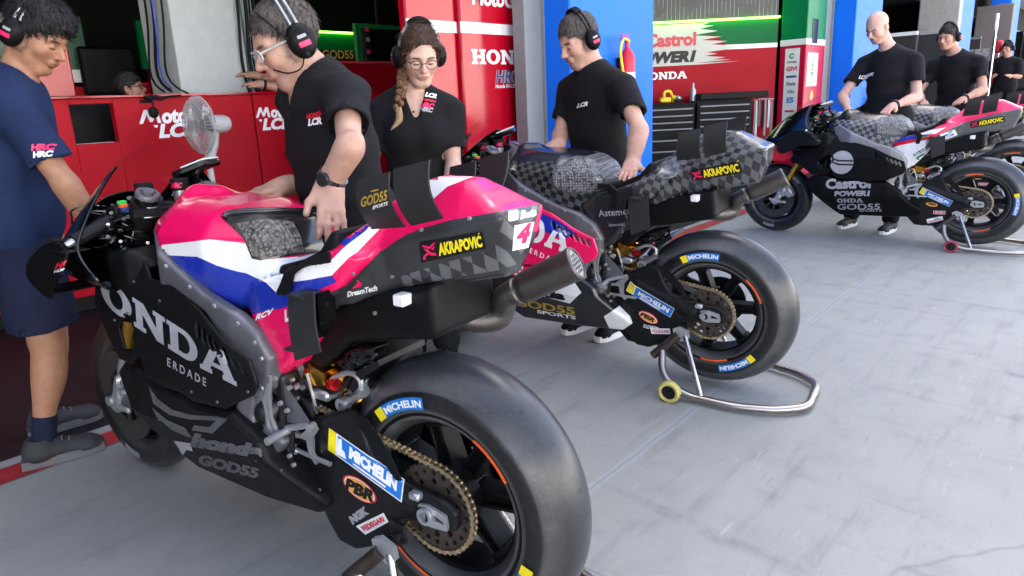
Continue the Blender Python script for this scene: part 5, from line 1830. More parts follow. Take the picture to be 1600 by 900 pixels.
def make_bike(spec, x, y, th, lean):
    root = empty('racing_motorcycle', (x, y, 0), (lean, 0, th))
    tag(root, spec['label'], 'motorcycle', 'racing motorcycles on paddock stands')
    P = spec
    S = _S
    near = spec.get('near', True)
    rw = link('rear_wheel', S['rim_r'], C['black'], root)
    link('tyre', S['tyre_r'], P['tyre'], rw)
    link('brake_disc', S['disc_rear'], C['dark_steel'], rw)
    link('hub_carrier', S['carrier'], C['black'], rw)
    link('sprocket', S['sprocket'], C['bronze'], rw)
    if near: link('hub_bolts', S['hub_bolts'], C['blue_metal'], rw)
    fw_ = link('front_wheel', S['rim_f'], C['black'], root)
    link('tyre', S['tyre_f'], P['tyre_f'], fw_)
    for n in 'lr': link('brake_disc', S['disc_' + n], C['disc'], fw_)
    link('drive_chain', S['chain'], C['chain'], root)
    sa = link('swingarm', S['swingarm'], C['carbon'], root)
    link('axle_plate', S['axle_plate'], C['alu'], sa)
    for n in 'lr': link('stand_spool', S['hook' + n], C['dark_steel'], sa)
    link('chain_guard', S['chain_guard'], C['matt'], sa)
    if near: link('axle_clip', S['axle_ring'], C['black'], sa)
    link('aero_spoon', S['spoon'], C['carbon'], root)
    link('rear_mudguard', S['hugger'], C['carbon'], root)
    link('frame', S['frame'], P.get('frame', C['frame']), root)
    en = link('engine', S['engine'], C['dark_steel'], root)
    for k in range(5): link('hose', S['hose%d' % k], C['rubber'], en)
    link('bolts', S['studs'], C['alu'], en)
    link('radiator', S['radiator'], C['matt'], root)
    sh = link('shock_absorber', S['shock'], C['gold'], root)
    link('reservoir', S['shock_cap'], C['alu'], sh)
    link('plastic_wrap', S['linkage'], C['gloss'], sh)
    link('canister', S['canister'], C['grey_print'], sh)
    link('gold_block', S['gold_block'], C['gold'], sh)
    link('red_knob', S['red_knob'], C['red_metal'], sh)
    link('silver_link', S['silver_link'], C['alu'], sh)
    fa = link('fairing', S['fairing'], P['fairing'], root)
    be = link('belly_pan', S['belly'], P['belly'], root)
    ta = link('fuel_tank', S['tank'], P['tank'], root)
    if not P.get('px'): link('tank_pad', S['pad'], P['pad'], ta)
    tl = link('tail', S['tail'], P['tail'], root)
    se = link('seat', S['seat'], C['matt'], root)
    if not P.get('px'): link('seat_strap', S['strap'], C['matt'], se)
    ut = link('exhaust_box', S['undertail'], C['black'], root)
    bx = MB().box((.06, .10, .842), (.030, .034, .026), None, .003).mesh('sensor_box') if 'sensor' not in S else S['sensor']
    S['sensor'] = bx
    link('sensor_box', bx, C['white'], ut)
    link('intake', S['intake'], C['gloss'], tl)
    for n in 'lr':
        for q in 'ab':
            wg = link('tail_wing', S['wing_' + q + n], C['wing'], root)
            if q == 'a' and n == 'l': wing_a = wg
        link('side_wing', S['side' + n], C['wing'], root)
    ex = link('exhaust', S['exh_pipe'], C['titan'], root)
    link('exhaust_can', S['exh_can'], C['titan'], ex)
    link('exhaust_grille', S['exh_grille'], C['steel'], ex)
    link('cockpit_tray', S['tray'], C['black'], root)
    no = link('nose_cowl', S['cowl'], P.get('nose', C['gloss']), root)
    link('nose_top', S['nose_top'], P.get('nose', C['gloss']), no)
    link('nose_chin', S[P.get('chin_shape', 'chin')], P['chin'], no)
    link('cowl_lip', S['cowl_lip'], C['gloss'], no)
    ws = link('windscreen', S['screen'], GLASS, root)
    for n in 'lr':
        link('nose_wing', S['winglet' + n], C['black'], root)
        fk = link('fork_leg', S['fork_o' + n], C['matt'], root)
        link('gold_tube', S['fork_g' + n], C['gold'], fk)
        link('fork_foot', S['fork_i' + n], C['alu'], fk)
        link('brake_caliper', S['cal' + n], C['alu'], fk)
        link('fork_cap', S['forkcap' + n], C['frame'], fk)
        link('fork_cover', S['fcov' + n], C['black'], fk)
        hb = link('handlebar', S['bar' + n], C['alu'], root)
        link('grip', S['grip' + n], C['rubber'], hb)
        link('lever', S['lever' + n], C['matt'], hb)
        sb = link('switch_box', S['switch' + n], C['matt'], hb)
        if n == 'l':
            for k, m in enumerate(('navy_print', 'orange_print', 'green_btn')): link('button', S['btn%d' % k], C[m], hb)
    link('front_mudguard', S['fmud'], C['carbon'], root)
    link('triple_clamp', S['clamp'], C['matt'], root)
    ds = link('dashboard', S['dash'], C['gloss'], root)
    link('white_card', S['dash_card'], C['white'], ds)
    for sg, u, z in ((1, 1.115, 1.045), (-1, 1.09, 1.05)):
        k = ('cup', sg)
        if k not in S:
            S[k] = MB().lathe([(0, .020), (.014, .021), (.016, .0265), (.046, .027), (.051, .024), (.051, .001)], (u, sg * .05 + .02, z - .03), (0, 0, 1), 20).mesh('cup')
            S[k, 2] = MB().lathe([(-.03, .001), (-.03, .018), (.0, .0215), (.014, .0215)], (u, sg * .05 + .02, z - .03), (0, 0, 1), 20).mesh('cup_base')
        cp = link('fluid_reservoir', S[k], C['matt'], root)
        link('reservoir_cup', S[k, 2], C['alu'], cp)
        if (k, 3) not in S:
            c3 = np.array([u, sg * .05 + .02, z - .03])
            v_, f_ = join2d([(text2d('HRC', .05, .25), 0, 0, 1, 1)])
            v_ = (v_ - v_.min(0)) / v_.max(0)
            an = math.atan2(.75, -.66) - (v_[:, 0] - .5) * -1.25
            an = math.atan2(.75, -.66) + (v_[:, 0] - .5) * -1.25 * -1
            V_ = np.stack([c3[0] + .0278 * np.cos(an), c3[1] + .0278 * np.sin(an), c3[2] + .022 + v_[:, 1] * .016], 1)
            m_ = bpy.data.meshes.new('lettering'); m_.from_pydata([tuple(q) for q in V_], [], f_); S[k, 3] = m_
        link('lettering', S[k, 3], C['pink_print'], cp)
    wi = link('wiring', S['clutter'], C['gloss'], root)
    link('pivot_plate', S['pivot'], C['alu'], root)
    hg = link('footrest_hanger', S['hanger'], C['alu'], root)
    link('heel_plate', S['heel'], C['frame'], hg)
    link('foot_peg', S['peg'], C['alu'], hg)
    link('shift_lever', S['shift'], C['alu'], hg)

    # ------------------------------------------------ lettering and stickers
    B_ = spec['bvh']
    def put(name, vf, mat, u, z, ang, par, surf, off=.0016, dice=.012):
        ax, ay = dirs(ang)
        return decal(name, vf, mat, (u, .0, z), ax, ay, par, B_[surf], off, dice, far=.4)
    def key(par, surf, k, args):
        """reuse the pressed mesh when another motorcycle already carries the same artwork"""
        name, vf, mat, u, z, ang = args[:6]
        if k in S:
            return link(name, S[k], mat, par)
        o = put(name, vf, mat, u, z, ang, par, surf, *args[6:])
        S[k] = o.data
        return o
    A = .20
    px = spec.get('px')
    if not px:
        key(tl, 'tail', 'ak_bg', ('sticker', rect2d(.196, .046, .004), C['black_print'], .078, .906, A))
        key(tl, 'tail', 'ak_logo', ('logo', fit(akra_logo(), .038, .036), C['pink_print'], .0735, .9125, A, .0024))
        key(tl, 'tail', 'ak_txt', ('lettering', fit(text2d('AKRAPOVIC', .035, 0), .138, .033), C['yellow_print'], .031, .9225, A, .0024))
        key(tl, 'tail', 'ak_acc', ('lettering', fit(poly2d([(0, 0), (1, .9), (.6, 1), (-.1, .2)]), .008, .006), C['yellow_print'], -.0965, .9885, A, .0024))
        # swingarm
        sa_ang = -.445
        key(sa, 'arm', 'mi_bg', ('sticker', rect2d(.222, .052), C['white'], .352, .420, sa_ang))
        key(sa, 'arm', 'mi_blue', ('sticker', rect2d(.182, .048), C['blue_print'], .317, .4048, sa_ang, .0021))
        key(sa, 'arm', 'mi_yel', ('sticker', rect2d(.030, .048), C['yellow_print'], .3495, .4205, sa_ang, .0021))
        key(sa, 'arm', 'mi_txt', ('lettering', fit(text2d('MICHELIN', .045, 0), .150, .024), C['white'], .2965, .4085, sa_ang, .0028))
        key(sa, 'arm', 'mi_sub', ('lettering', rect2d(.10, .005), C['white'], .288, .3945, sa_ang, .0028))
        k = spec['arm']
        if k == 'oval':
            e = poly2d(arc(.046, .022, .046, .023, 0, 350, 35))
            key(sa, 'arm', 'ov0', ('sticker', e, C['red_print'], .300, .305, -.35))
            key(sa, 'arm', 'ov1', ('sticker', fit(e, .085, .039), C['white'], .2965, .3055, -.35, .0021))
            key(sa, 'arm', 'ov2', ('sticker', fit(e, .080, .034), C['amber_print'], .294, .3072, -.35, .0027))
            key(sa, 'arm', 'ov3', ('lettering', fit(text2d('PBR', .05, .2), .070, .021), C['black_print'], .289, .3135, -.35, .0033))
            key(sa, 'arm', 'nk', ('lettering', fit(join2d([(text2d('D.I.D', .03, .15), 0, 0, .6, .8), (text2d('NGK', .05, 0), 2.1, 0, .8, .9)]), .07, .02), C['white'], .272, .258, -.10, .0018))
            key(sa, 'arm', 'fe0', ('sticker', rect2d(.088, .026, .003), C['white'], .235, .235, .15, .0019))
            key(sa, 'arm', 'fe1', ('lettering', fit(text2d('FEDEGARI', .02, .1), .076, .014), C['red_print'], .229, .242, .15, .0025))
        else:
            key(sa, 'arm', 'nk3', ('sticker', fit(poly2d(arc(.04, .018, .04, .018, 0, 350, 30)), .075, .03), C['amber_print'], .30, .325, -.12))
            key(sa, 'arm', 'nk4', ('lettering', fit(text2d('PBR', .05, .2), .055, .016), C['black_print'], .289, .333, -.12, .0024))
            key(sa, 'arm', 'rd0', ('sticker', rect2d(.075, .026, .003), C['white'], .245, .262, .03, .0019))
            key(sa, 'arm', 'rd1', ('sticker', rect2d(.069, .021, .003), C['red_print'], .242, .2645, .03, .0025))
            key(sa, 'arm', 'rd2', ('lettering', fit(text2d('D.I.D', .03, .1), .05, .013), C['white'], .232, .269, .03, .0031))
            key(sa, 'arm', 'fe3', ('sticker', rect2d(.105, .034, .003), C['white'], .275, .185, .33, .0019))
            key(sa, 'arm', 'fe4', ('lettering', fit(text2d('FEDEGARI', .02, .1), .085, .012), C['red_print'], .268, .192, .33, .0025))
            key(sa, 'arm', 'fe5', ('lettering', fit(text2d('NHK', .03, .1), .035, .011), C['black_print'], .235, .215, .33, .0025))
    # tyre stickers and rim marks
    def wheelbit(name, k, vf3, mat, par):
        if k not in S:
            me = bpy.data.meshes.new(name)
            me.from_pydata([tuple(q) for q in vf3[0]], [], [tuple(q) for q in vf3[1]])
            S[k] = me
        return link(name, S[k], mat, par)
    yt = .0955
    for i, am in enumerate(spec['rear_marks']):
        kk = ('rm', round(am, 3))
        wheelbit('tyre_sticker', kk + (0,), arc_band(HUB, yt, .232, .262, am - .27, am + .27), C['blue_print'], rw)
        wheelbit('tyre_sticker', kk + (1,), arc_band(HUB, yt, .232, .262, am - .38, am - .27), C['yellow_print'], rw)
        t = fit(text2d('MICHELIN', .04, 0), 1.0, .16)
        v, f = t
        r = .238 + v[:, 1] / .16 * .018
        # reads along the rim with the letters' feet toward the hub, as a viewer on the left sees it
        ang = am - .25 + v[:, 0] * .50
        V = np.stack([HUB[0] + r * np.cos(ang), np.full(len(v), yt + .0008), HUB[2] + r * np.sin(ang)], 1)
        wheelbit('lettering', kk + (2,), (V, f), C['white'], rw)
    for am in spec['rim_marks']:
        wheelbit('rim_stripe', ('rs', round(am, 3)), arc_band(HUB, .0875, .2115, .2195, am - .26, am + .26), C['orange_print'], rw)
    for am in (4.35, 1.6, 3.0):
        wheelbit('rim_stripe', ('rsf', round(am, 3)), arc_band(FHUB, .0515, .2075, .2170, am - .17, am + .17), C['orange_print'], fw_)
    for am in (2.3, 4.9):
        wheelbit('tyre_sticker', ('fts', am), arc_band(FHUB, .0615, .232, .256, am - .2, am + .2), C['grey_print'], fw_)
    spec['art'](dict(root=root, seat=se, wheel=rw, tail=tl, tank=ta, fairing=fa, belly=be, swing=sa, wing=wing_a, nose=no), put)
    return root
# ================================================================ people
SKIN = attr_mat('skin', .56, .3, 210, .0)
FAB_BLACK = M('fabric_black', (.0055, .0055, .0068), .85, var=.25, scale=120, bump=.35, bscale=420, spec=.25)
FAB_NAVY = M('fabric_navy', (.009, .020, .062), .85, var=.15, scale=120, bump=.35, bscale=420, spec=.25)
FAB_DKNAVY = M('fabric_dark_navy', (.008, .011, .032), .85, var=.2, scale=90, bump=.35, bscale=420, spec=.25)
HAIRS = {}
def hair_mat(name, a, b_):
    if name in HAIRS: return HAIRS[name]
    m, t, b = base_mat(name)
    mp = t.new('ShaderNodeMapping'); mp.inputs['Scale'].default_value = (40, 40, 14); t.ln(t.obj(), mp.inputs[0])
    n = t.noise(3, 4, mp.outputs[0], .7)
    t.ln(t.mix(t.ramp(n, .35, .65), a, b_), b.inputs['Base Color'])
    b.inputs['Roughness'].default_value = .5
    b.inputs['Specular IOR Level'].default_value = .18
    bn = t.new('ShaderNodeBump'); bn.inputs['Strength'].default_value = .8; bn.inputs['Distance'].default_value = .006
    t.ln(n, bn.inputs['Height']); t.ln(bn.outputs[0], b.inputs['Normal'])
    HAIRS[name] = m
    return m


def noisy(prim, amp, fr, seed=0):
    lo, hi, fn = prim
    r = np.random.RandomState(seed); K = r.normal(size=(4, 3)) * fr; ph = r.uniform(0, 6, 4)
    return lo - amp, hi + amp, lambda X, Y, Z: fn(X, Y, Z) + amp * sum(np.sin(K[i, 0] * X + K[i, 1] * Y + K[i, 2] * Z + ph[i]) for i in range(4)) / 2


def strands(me, crown, n, L, lift, seed, toward=None, wid=.0011, side=None):
    """fine locks lying on a hair mesh, growing away from the crown (or toward a point)"""
    m = len(me.vertices)
    V = np.empty(m * 3, np.float32); me.vertices.foreach_get('co', V); V = V.reshape(-1, 3).astype(float)
    N = np.empty(m * 3, np.float32); me.vertices.foreach_get('normal', N); N = N.reshape(-1, 3).astype(float)
    r = np.random.RandomState(seed)
    i = r.choice(m, n)
    p, nn = V[i], N[i]
    g = (p - crown) if toward is None else (toward - p)
    if side is not None:
        hc_, hf_, hl_, hu_ = side
        l_ = (p - hc_) @ hl_
        g = np.sign(l_ + 1e-6)[:, None] * hl_ - .55 * hf_ - (.25 + 5 * np.abs(l_))[:, None] * hu_
    g = g / (np.linalg.norm(g, axis=1)[:, None] + 1e-9) + r.normal(size=p.shape) * (.22 if side is None else .07)
    t = g - nn * (g * nn).sum(1)[:, None]
    t /= np.linalg.norm(t, axis=1)[:, None] + 1e-9
    b = np.cross(nn, t)
    LL = L * r.uniform(.6, 1.25, (n, 1))
    w_ = wid * r.uniform(.7, 1.4, (n, 1))
    P = []
    for k, q in enumerate((0, .35, .7, 1.)):
        c = p - nn * .0015 + t * LL * q + nn * lift * math.sin(q * 2.2) * r.uniform(.3, 1.2, (n, 1))
        P += [c - b * w_ * (1 - q * .8), c + b * w_ * (1 - q * .8)]
    P = np.stack(P, 1).reshape(-1, 3)
    F = []
    for k in range(3): F.append(np.stack([np.arange(n) * 8 + 2 * k, np.arange(n) * 8 + 2 * k + 1, np.arange(n) * 8 + 2 * k + 3, np.arange(n) * 8 + 2 * k + 2], 1))
    Q0 = np.array([list(q.vertices) for q in me.polygons])
    return raw_mesh('hair', np.concatenate([V, P]), np.concatenate([Q0] + [f + m for f in F]))


def folds(seed, amp, sc=1.):
    r = np.random.RandomState(seed)
    K = r.normal(size=(5, 3)) * np.array([14, 14, 26]) * sc
    ph = r.uniform(0, 6.28, 5)
    def fn(X, Y, Z):
        q = 0
        for i in range(5):
            q = q + np.sin(K[i, 0] * X + K[i, 1] * Y + K[i, 2] * Z + ph[i] + 1.3 * np.sin(K[(i + 2) % 5, 0] * .6 * X - K[(i + 1) % 5, 2] * .4 * Z + ph[i - 1]))
        return amp * q / 3
    return fn


def hand_prims(wr, d, n, s, curl=(.35, .5), spread=.09, size=1.):
    """palm and five fingers: d toward the knuckles, n out of the palm (the way fingers close), s toward the thumb"""
    d = nrm(d); n = nrm(np.asarray(n, float) - d * (np.dot(n, d))); s_ = np.cross(n, d); s_ = s_ if np.dot(s_, s) > 0 else -s_
    z = size
    out = [(p_box(wr + d * .050 * z, (.046 * z, .036 * z, .0125 * z), np.stack([d, s_, n], 1), .011 * z), .018), (p_cap(wr - d * .015, wr + d * .03 * z, .026 * z, .026 * z), .03)]
    out.append((p_ell(wr + d * .035 * z + s_ * .026 * z + n * .006, (.03 * z, .016 * z, .016 * z), np.stack([d, s_, n], 1)), .012))
    for i, (o, L) in enumerate(((.029, .070), (.010, .080), (-.010, .073), (-.028, .057))):
        p = wr + d * .088 * z + s_ * o * z * .98 - n * .001
        dd = nrm(d + s_ * spread * (o / .03))
        a = 0
        r = (.0092, .0095, .0090, .0080)[i] * z
        for k, fr in enumerate((.46, .31, .23)):
            a += curl[0] if k == 0 else curl[1]
            q = p + (dd * math.cos(a) + n * math.sin(a)) * L * z * fr
            out.append((p_cap(p, q, r, r * .92), .006))
            p, r = q, r * .92
    p = wr + d * .022 * z + s_ * .028 * z
    dd = nrm(d * .75 + s_ * .62 + n * .15)
    q = p + dd * .042 * z
    out.append((p_cap(p, q, .0135 * z, .011 * z), .014))
    dd = nrm(d * .95 + s_ * .25 + n * .18)
    out.append((p_cap(q, q + dd * .032 * z, .0108 * z, .0092 * z), .006))
    return out


def person(name_label, J, look, res=.0055, group='pit crew members'):
    """J: joints as points; look: colours, clothing, hair, accessories"""
    g = {k: np.array(v, float) for k, v in J.items()}
    root = empty('person', (g['pel'][0], g['pel'][1], 0))
    tag(root, name_label, 'person', group)
    inv = Matrix.Translation(-Vector(root.location))
    def add(name, me, mat, par=None):
        o = link(name, me, mat)
        o.parent = par or root
        o.matrix_parent_inverse = inv if par is None else Matrix.Identity(4)
        return o
    up = nrm(g['neck'] - g['pel'])
    S = nrm(g['LS'] - g['RS']); F = nrm(np.cross(S, up)); S = np.cross(up, F)
    Rt = np.stack([F, S, up], 1)
    b = look.get('build', 1.)
    hf = nrm(g['hf']); hl = nrm(np.cross(g.get('hup', np.array([0, 0, 1.])), hf)); hu = np.cross(hf, hl)
    Rh = np.stack([hf, hl, hu], 1)
    hs = look.get('head', .965)
    hc = g['head']
    def H(f, l, u): return hc + (hf * f + hl * l + hu * u) * hs
    L = np.linalg.norm(g['neck'] - g['pel'])
    at_ = lambda t, f=0.: g['pel'] + up * L * t + F * f
    # ---- torso pieces used by body and shirt
    fem = look.get('female', False)
    torso = [(p_ell(at_(.70, .005), (.112 * b, .158 * b, .20), Rt), .06), (p_cap(g['LS'] - up * .01 - S * .02, g['RS'] - up * .01 + S * .02, .050 * b), .07),
             (p_ell(at_(.38, .01), (.105 * b, (.128 if fem else .148) * b, .17), Rt), .07), (p_ell(at_(.08), (.115 * b, .160 * b, .14), Rt), .07),
             (p_cap(at_(.98), g['LS'] * .55 + g['RS'] * .45 - up * .01, .045, .05), .05), (p_cap(at_(.98), g['LS'] * .45 + g['RS'] * .55 - up * .01, .045, .05), .05)]
    nb = hc - hf * .022 * hs - hu * .075 * hs
    for q in 'LR': torso.append((p_cap(g['neck'] * .85 + nb * .15 - F * .02, g[q + 'S'] * .62 + g['neck'] * .38 + up * .005, .034, .040), .05))
    if fem:
        for sg in (1, -1): torso.append((p_ell(at_(.66, .085) + S * sg * .07, (.055, .06, .06), Rt), .05))
    if look.get('belly'): torso.append((p_ell(at_(.30, .045), (.10, .13, .14), Rt), .07))
    pts = np.array([v for k, v in g.items() if k not in ('hf', 'hup') and not k.endswith('d') and not k.endswith('n')])
    show_legs = look.get('legs', True)
    lo = np.minimum(pts.min(0), hc - .16) - .13
    hi = np.maximum(pts.max(0), hc + .16) + .13
    lo[2] = max(lo[2], -.02) if show_legs else g['pel'][2] - .25
    fine = look.get('fine', .0032)
    hz = (hc[2] - .17, hc[2] + .15, fine)
    fz = [hz]; fx = [(hc[0] - .13, hc[0] + .13, fine)]; fy = [(hc[1] - .13, hc[1] + .13, fine)]
    for q in ('LW', 'RW'):
        if look.get('hands', 'LR').find(q[0]) >= 0 and fine < .005:
            p = g[q] + nrm(g[q + 'd']) * .08
            for a_, l_ in ((0, fx), (1, fy), (2, fz)): l_.append((p[a_] - .11, p[a_] + .11, .004))
    B = SDF(lo, hi, res, fx, fy, fz)
    for p, k in torso: B.add(p, k)
    # legs
    if show_legs:
        for q in 'LR':
            hip, kn, an = g[q + 'H'], g[q + 'K'], g[q + 'A']
            B.add(p_cap(hip, kn, .082 * b, .052 * b), .04)
            B.add(p_cap(kn, an, .050 * b, .034), .03)
            td = nrm(g[q + 'Td'])
            back = nrm(np.cross(np.cross(nrm(an - kn), td), nrm(an - kn)))
            B.add(p_ell(kn + (an - kn) * .30 + back * .018, (.045 * b, .048 * b, .12), rotm(kn - an)), .04)
            B.add(p_ell(kn - back * .012 * 1, (.05 * b, .046 * b, .05), rotm(kn - an)), .02)
            B.add(p_cap(an, an - (0, 0, .04), .036, .04), .02)
            B.add(p_cap(an - (0, 0, .045) - td * .03, an - (0, 0, .05) + td * .13, .034, .028), .03)
    # arms and hands
    for q in 'LR':
        sh, el, wr = g[q + 'S'], g[q + 'E'], g[q + 'W']
        ab = b * look.get('arm', 1.)
        B.add(p_cap(sh, el, .048 * ab, .037 * ab), .03)
        fd = nrm(wr - el)
        B.add(p_cap(el, wr, .036 * ab, .0255), .02)
        B.add(p_ell(el + (wr - el) * .28, (.039 * ab, .036 * ab, .085), rotm(fd)), .03)
        sd = look.get('thumb_' + q)
        sd = np.array(sd if sd is not None else F, float)
        for p, k in hand_prims(wr, g[q + 'Wd'], g[q + 'Wn'], sd, look.get('curl', (.25, .35)), size=look.get('hand', 1.)): B.add(p, k)
    # neck and head
    B.add(p_cap(g['neck'] - up * .02, H(-.022, 0, -.075), .058 * (.84 if fem else 1.) * b, .053 * (.84 if fem else 1.)), .035)
    E = lambda f, l, u, r, R=Rh: p_ell(H(f, l, u), np.array(r) * hs, R)
    jw = look.get('jaw', 1.)
    B.add(E(-.012, 0, .035, (.098, .076, .092)), .02)
    B.add(E(.028, 0, -.030, (.066, .062, .085)), .03)
    for sg in (1, -1):
        B.add(p_cap(H(-.005, sg * .054 * jw, -.050), H(.055, sg * .020, -.108), .022 * hs, .018 * hs), .03)
        B.add(E(.058, sg * .042, -.034, (.026, .022, .022)), .025)
        B.add(p_cap(H(.083, 0.0, .014), H(.070, sg * .045, .012), .011 * hs, .010 * hs), .014)
    B.add(p_cap(H(.066, -.010, -.108), H(.066, .010, -.108), .0185 * hs), .02)
    for sg in (1, -1):
        B.add(E(.092, sg * .031, -.010, (.014, .017, .011)), .010, 's')
        B.add(E(.076, sg * .0315, -.012, (.0155, .0155, .0135)), .004)
    ns = look.get('nose', 1.)
    B.add(p_cap(H(.090, 0, .000), H(.108 * (1 + .02 * ns), 0, -.036), .0075 * hs, .0105 * hs), .010)
    B.add(E(.108, 0, -.041, (.013 * ns, .0115, .010)), .008)
    for sg in (1, -1): B.add(E(.096, sg * .0115, -.044, (.010, .0075, .0075)), .006)
    B.add(E(.088, 0, -.070, (.012, .026, .016)), .012)
    B.add(E(.0935, 0, -.0655, (.0070, .020, .0055)), .006)
    B.add(E(.0925, 0, -.0765, (.0070, .017, .0055)), .006)
    for sg in (1, -1):
        e_ = Rh @ np.array([[1, 0, 0], [0, 1, 0], [0, 0, 1]])
        B.add(E(-.012, sg * .080, -.012, (.019, .009, .031)), .008)
        B.add(E(-.008, sg * .088, -.010, (.010, .006, .019)), .004, 's')
    me = B.mesh('person_body')
    # ---- colours of the skin
    V = np.empty(len(me.vertices) * 3, np.float32); me.vertices.foreach_get('co', V); V = V.reshape(-1, 3)
    Q = (V - hc) @ Rh / hs
    sk = np.array(look['skin'])
    col = np.tile(sk, (len(V), 1))
    def blob(f, l, u, r, c, k):
        d = np.sqrt(((Q[:, 0] - f) / r[0]) ** 2 + ((np.abs(Q[:, 1]) - l) / r[1]) ** 2 + ((Q[:, 2] - u) / r[2]) ** 2)
        m_ = np.clip((1.15 - d) / .35, 0, 1)[:, None] * k
        col[:] = col * (1 - m_) + np.array(c) * m_
    hcx = np.array(look.get('brow', (.03, .02, .015)))
    if 'stubble' in look:
        blob(.07, 0, -.085, (.06, .06, .04), sk * .55 + np.array((.02, .02, .025)), look['stubble'])
        for l_ in (.055,): blob(.02, l_, -.075, (.05, .02, .04), sk * .6, look['stubble'] * .8)
    blob(.06, .04, -.03, (.03, .025, .025), sk * (1.05, .82, .8), .5)
    blob(.11, 0, -.042, (.02, .016, .014), sk * (1.02, .8, .76), .5)
    blob(.095, 0, -.0705, (.02, .023, .0105), look.get('lip', sk * (.88, .58, .54)), .65)
    blob(.100, 0, -.0712, (.02, .021, .0028), sk * .25, .75)
    blob(.085, .030, .011, (.02, .021, .0055), hcx, .85)
    blob(.086, .031, -.0150, (.014, .0155, .0036), hcx * .6, .95)
    if look.get('eyes'): blob(.088, .031, -.011, (.010, .0105, .0038), (.03, .02, .015), .8)
    if look.get('hair'):
        ln_ = look['hair'].get('line', 0); tm_ = look['hair'].get('temple', 0.)
        def el(f, l, u, r, ab=True):
            return (np.sqrt(((Q[:, 0] - f) / r[0]) ** 2 + ((np.abs(Q[:, 1]) - l) / r[1]) ** 2 + ((Q[:, 2] - u) / r[2]) ** 2) - 1) * min(r)
        dm = np.minimum.reduce([el(.110, 0, -.062 + ln_, (.085, .11, .105)), el(.085, .075, -.02 + tm_, (.06, .05, .05)), el(-.01, 0, -.128 + (look['hair'].get('nape', -.062) + .062), (.13, .12, .066)), el(.085, 0, -.085, (.08, .12, .075)), el(-.004, .09, -.03, (.03, .03, .042))])
        m_ = (np.clip((dm + .006 + np.random.RandomState(2).normal(size=len(V)) * .003) / .012, 0, 1) * (Q[:, 2] > -.075))[:, None] * .8
        col[:] = col * (1 - m_) + np.array(look['hair'].get('root', (.03, .024, .02))) * m_
    for q in 'LR':
        d = np.linalg.norm(V - (g[q + 'W'] + nrm(g[q + 'Wd']) * .12), axis=1)
        m_ = np.clip((.075 - d) / .05, 0, 1)[:, None] * .35
        col[:] = col * (1 - m_) + sk * (1.0, .78, .74) * m_
    at2 = me.color_attributes.new('tint', 'FLOAT_COLOR', 'POINT')
    at2.data.foreach_set('color', np.concatenate([col, np.ones((len(V), 1))], 1).astype(np.float32).ravel())
    body = add('body', me, SKIN)
    # ---- shirt
    tr = look.get('tee_len', -.22)
    lo2 = np.minimum.reduce([g['pel'] - .26, g['LE'] - .1, g['RE'] - .1, g['neck'] - .2])
    hi2 = np.maximum.reduce([g['pel'] + .26, g['LS'] + .14, g['RS'] + .14, g['LE'] + .1, g['RE'] + .1, g['neck'] + .12])
    T = SDF(lo2, hi2, .0065)
    gr = look.get('loose', .012)
    for p, k in torso: T.add(p, k, 'u', gr)
    T.add(p_ell(at_(-.02), (.125 * b, .172 * b, .16), Rt), .06, 'u', gr)
    hem = g['pel'] + up * look.get('hem', -.06)
    T.cut(hem, up * .55 + np.array([0, 0, .45]))
    sl = look.get('sleeve', .62)
    for q in 'LR':
        sh, el = g[q + 'S'], g[q + 'E']
        e = sh + (el - sh) * sl
        T.add(p_cone(sh, e, .055 * b, .063 * b), .05)
        T.add(p_cap(sh, sh + (e - sh) * .3, .055 * b), .04)
    T.disp(folds(look.get('seed', 1), look.get('fold', .006)))
    for q in 'LR':
        sh, el = g[q + 'S'], g[q + 'E']
        e = sh + (el - sh) * sl
        T.add(p_cone(e - nrm(el - sh) * .025, e + nrm(el - sh) * .06, .053 * b, .057 * b), .003, 's')
    nk = H(-.022, 0, -.075)
    nkr = .86 if fem else 1.
    T.add(p_cone(g['neck'] - up * .03, g['neck'] + (nk - g['neck']) * 2, .060 * b * nkr, .075 * b * nkr), .008, 's')
    if look.get('collar'):
        for k_ in range(-2, 3): T.add(p_cap(at_(1.0 - .05 * k_, .04), at_(.95 - .05 * k_, .2), .030 - .008 * k_), .004, 's')
    tme = T.mesh('shirt')
    shirt = add('polo_shirt' if look.get('collar') else 't_shirt', tme, look['shirt'])
    if look.get('collar'):
        a = np.linspace(-2.6, 2.6, 30)
        V_, F_ = [], []
        nd = nrm(nk - g['neck']); nf = nrm(F - nd * (F @ nd)); nsd = np.cross(nd, nf)
        c0 = g['neck'] + nd * .012 + nf * .008
        for t in a:
            rad = nf * math.cos(t + PI) + nsd * math.sin(t + PI)
            fr = abs(t) / 2.6
            for r, h in ((.062, .035 - .02 * fr), (.070, .028 - .022 * fr), (.092, -.006 - .03 * fr)): V_.append(c0 + rad * r * b + nd * h)
        F_ = [(i * 3 + j, i * 3 + j + 1, i * 3 + 3 + j + 1, i * 3 + 3 + j) for i in range(29) for j in range(2)]
        cm = MB().add(V_, F_).mesh('collar')
        bm = bmesh.new(); bm.from_mesh(cm); bmesh.ops.solidify(bm, geom=bm.faces[:], thickness=.004); bm.to_mesh(cm); bm.free(); cm.shade_smooth()
        col_o = link('collar', cm, look['shirt'], shirt)
        bt = MB()
        for k in range(2):
            p = c0 + nf * (.085 + .012 * k) * b - nd * (.055 + .05 * k)
            bt.ball(p + F * .012, .006, 8)
        link('buttons', bt.mesh('buttons'), C['matt'], shirt)
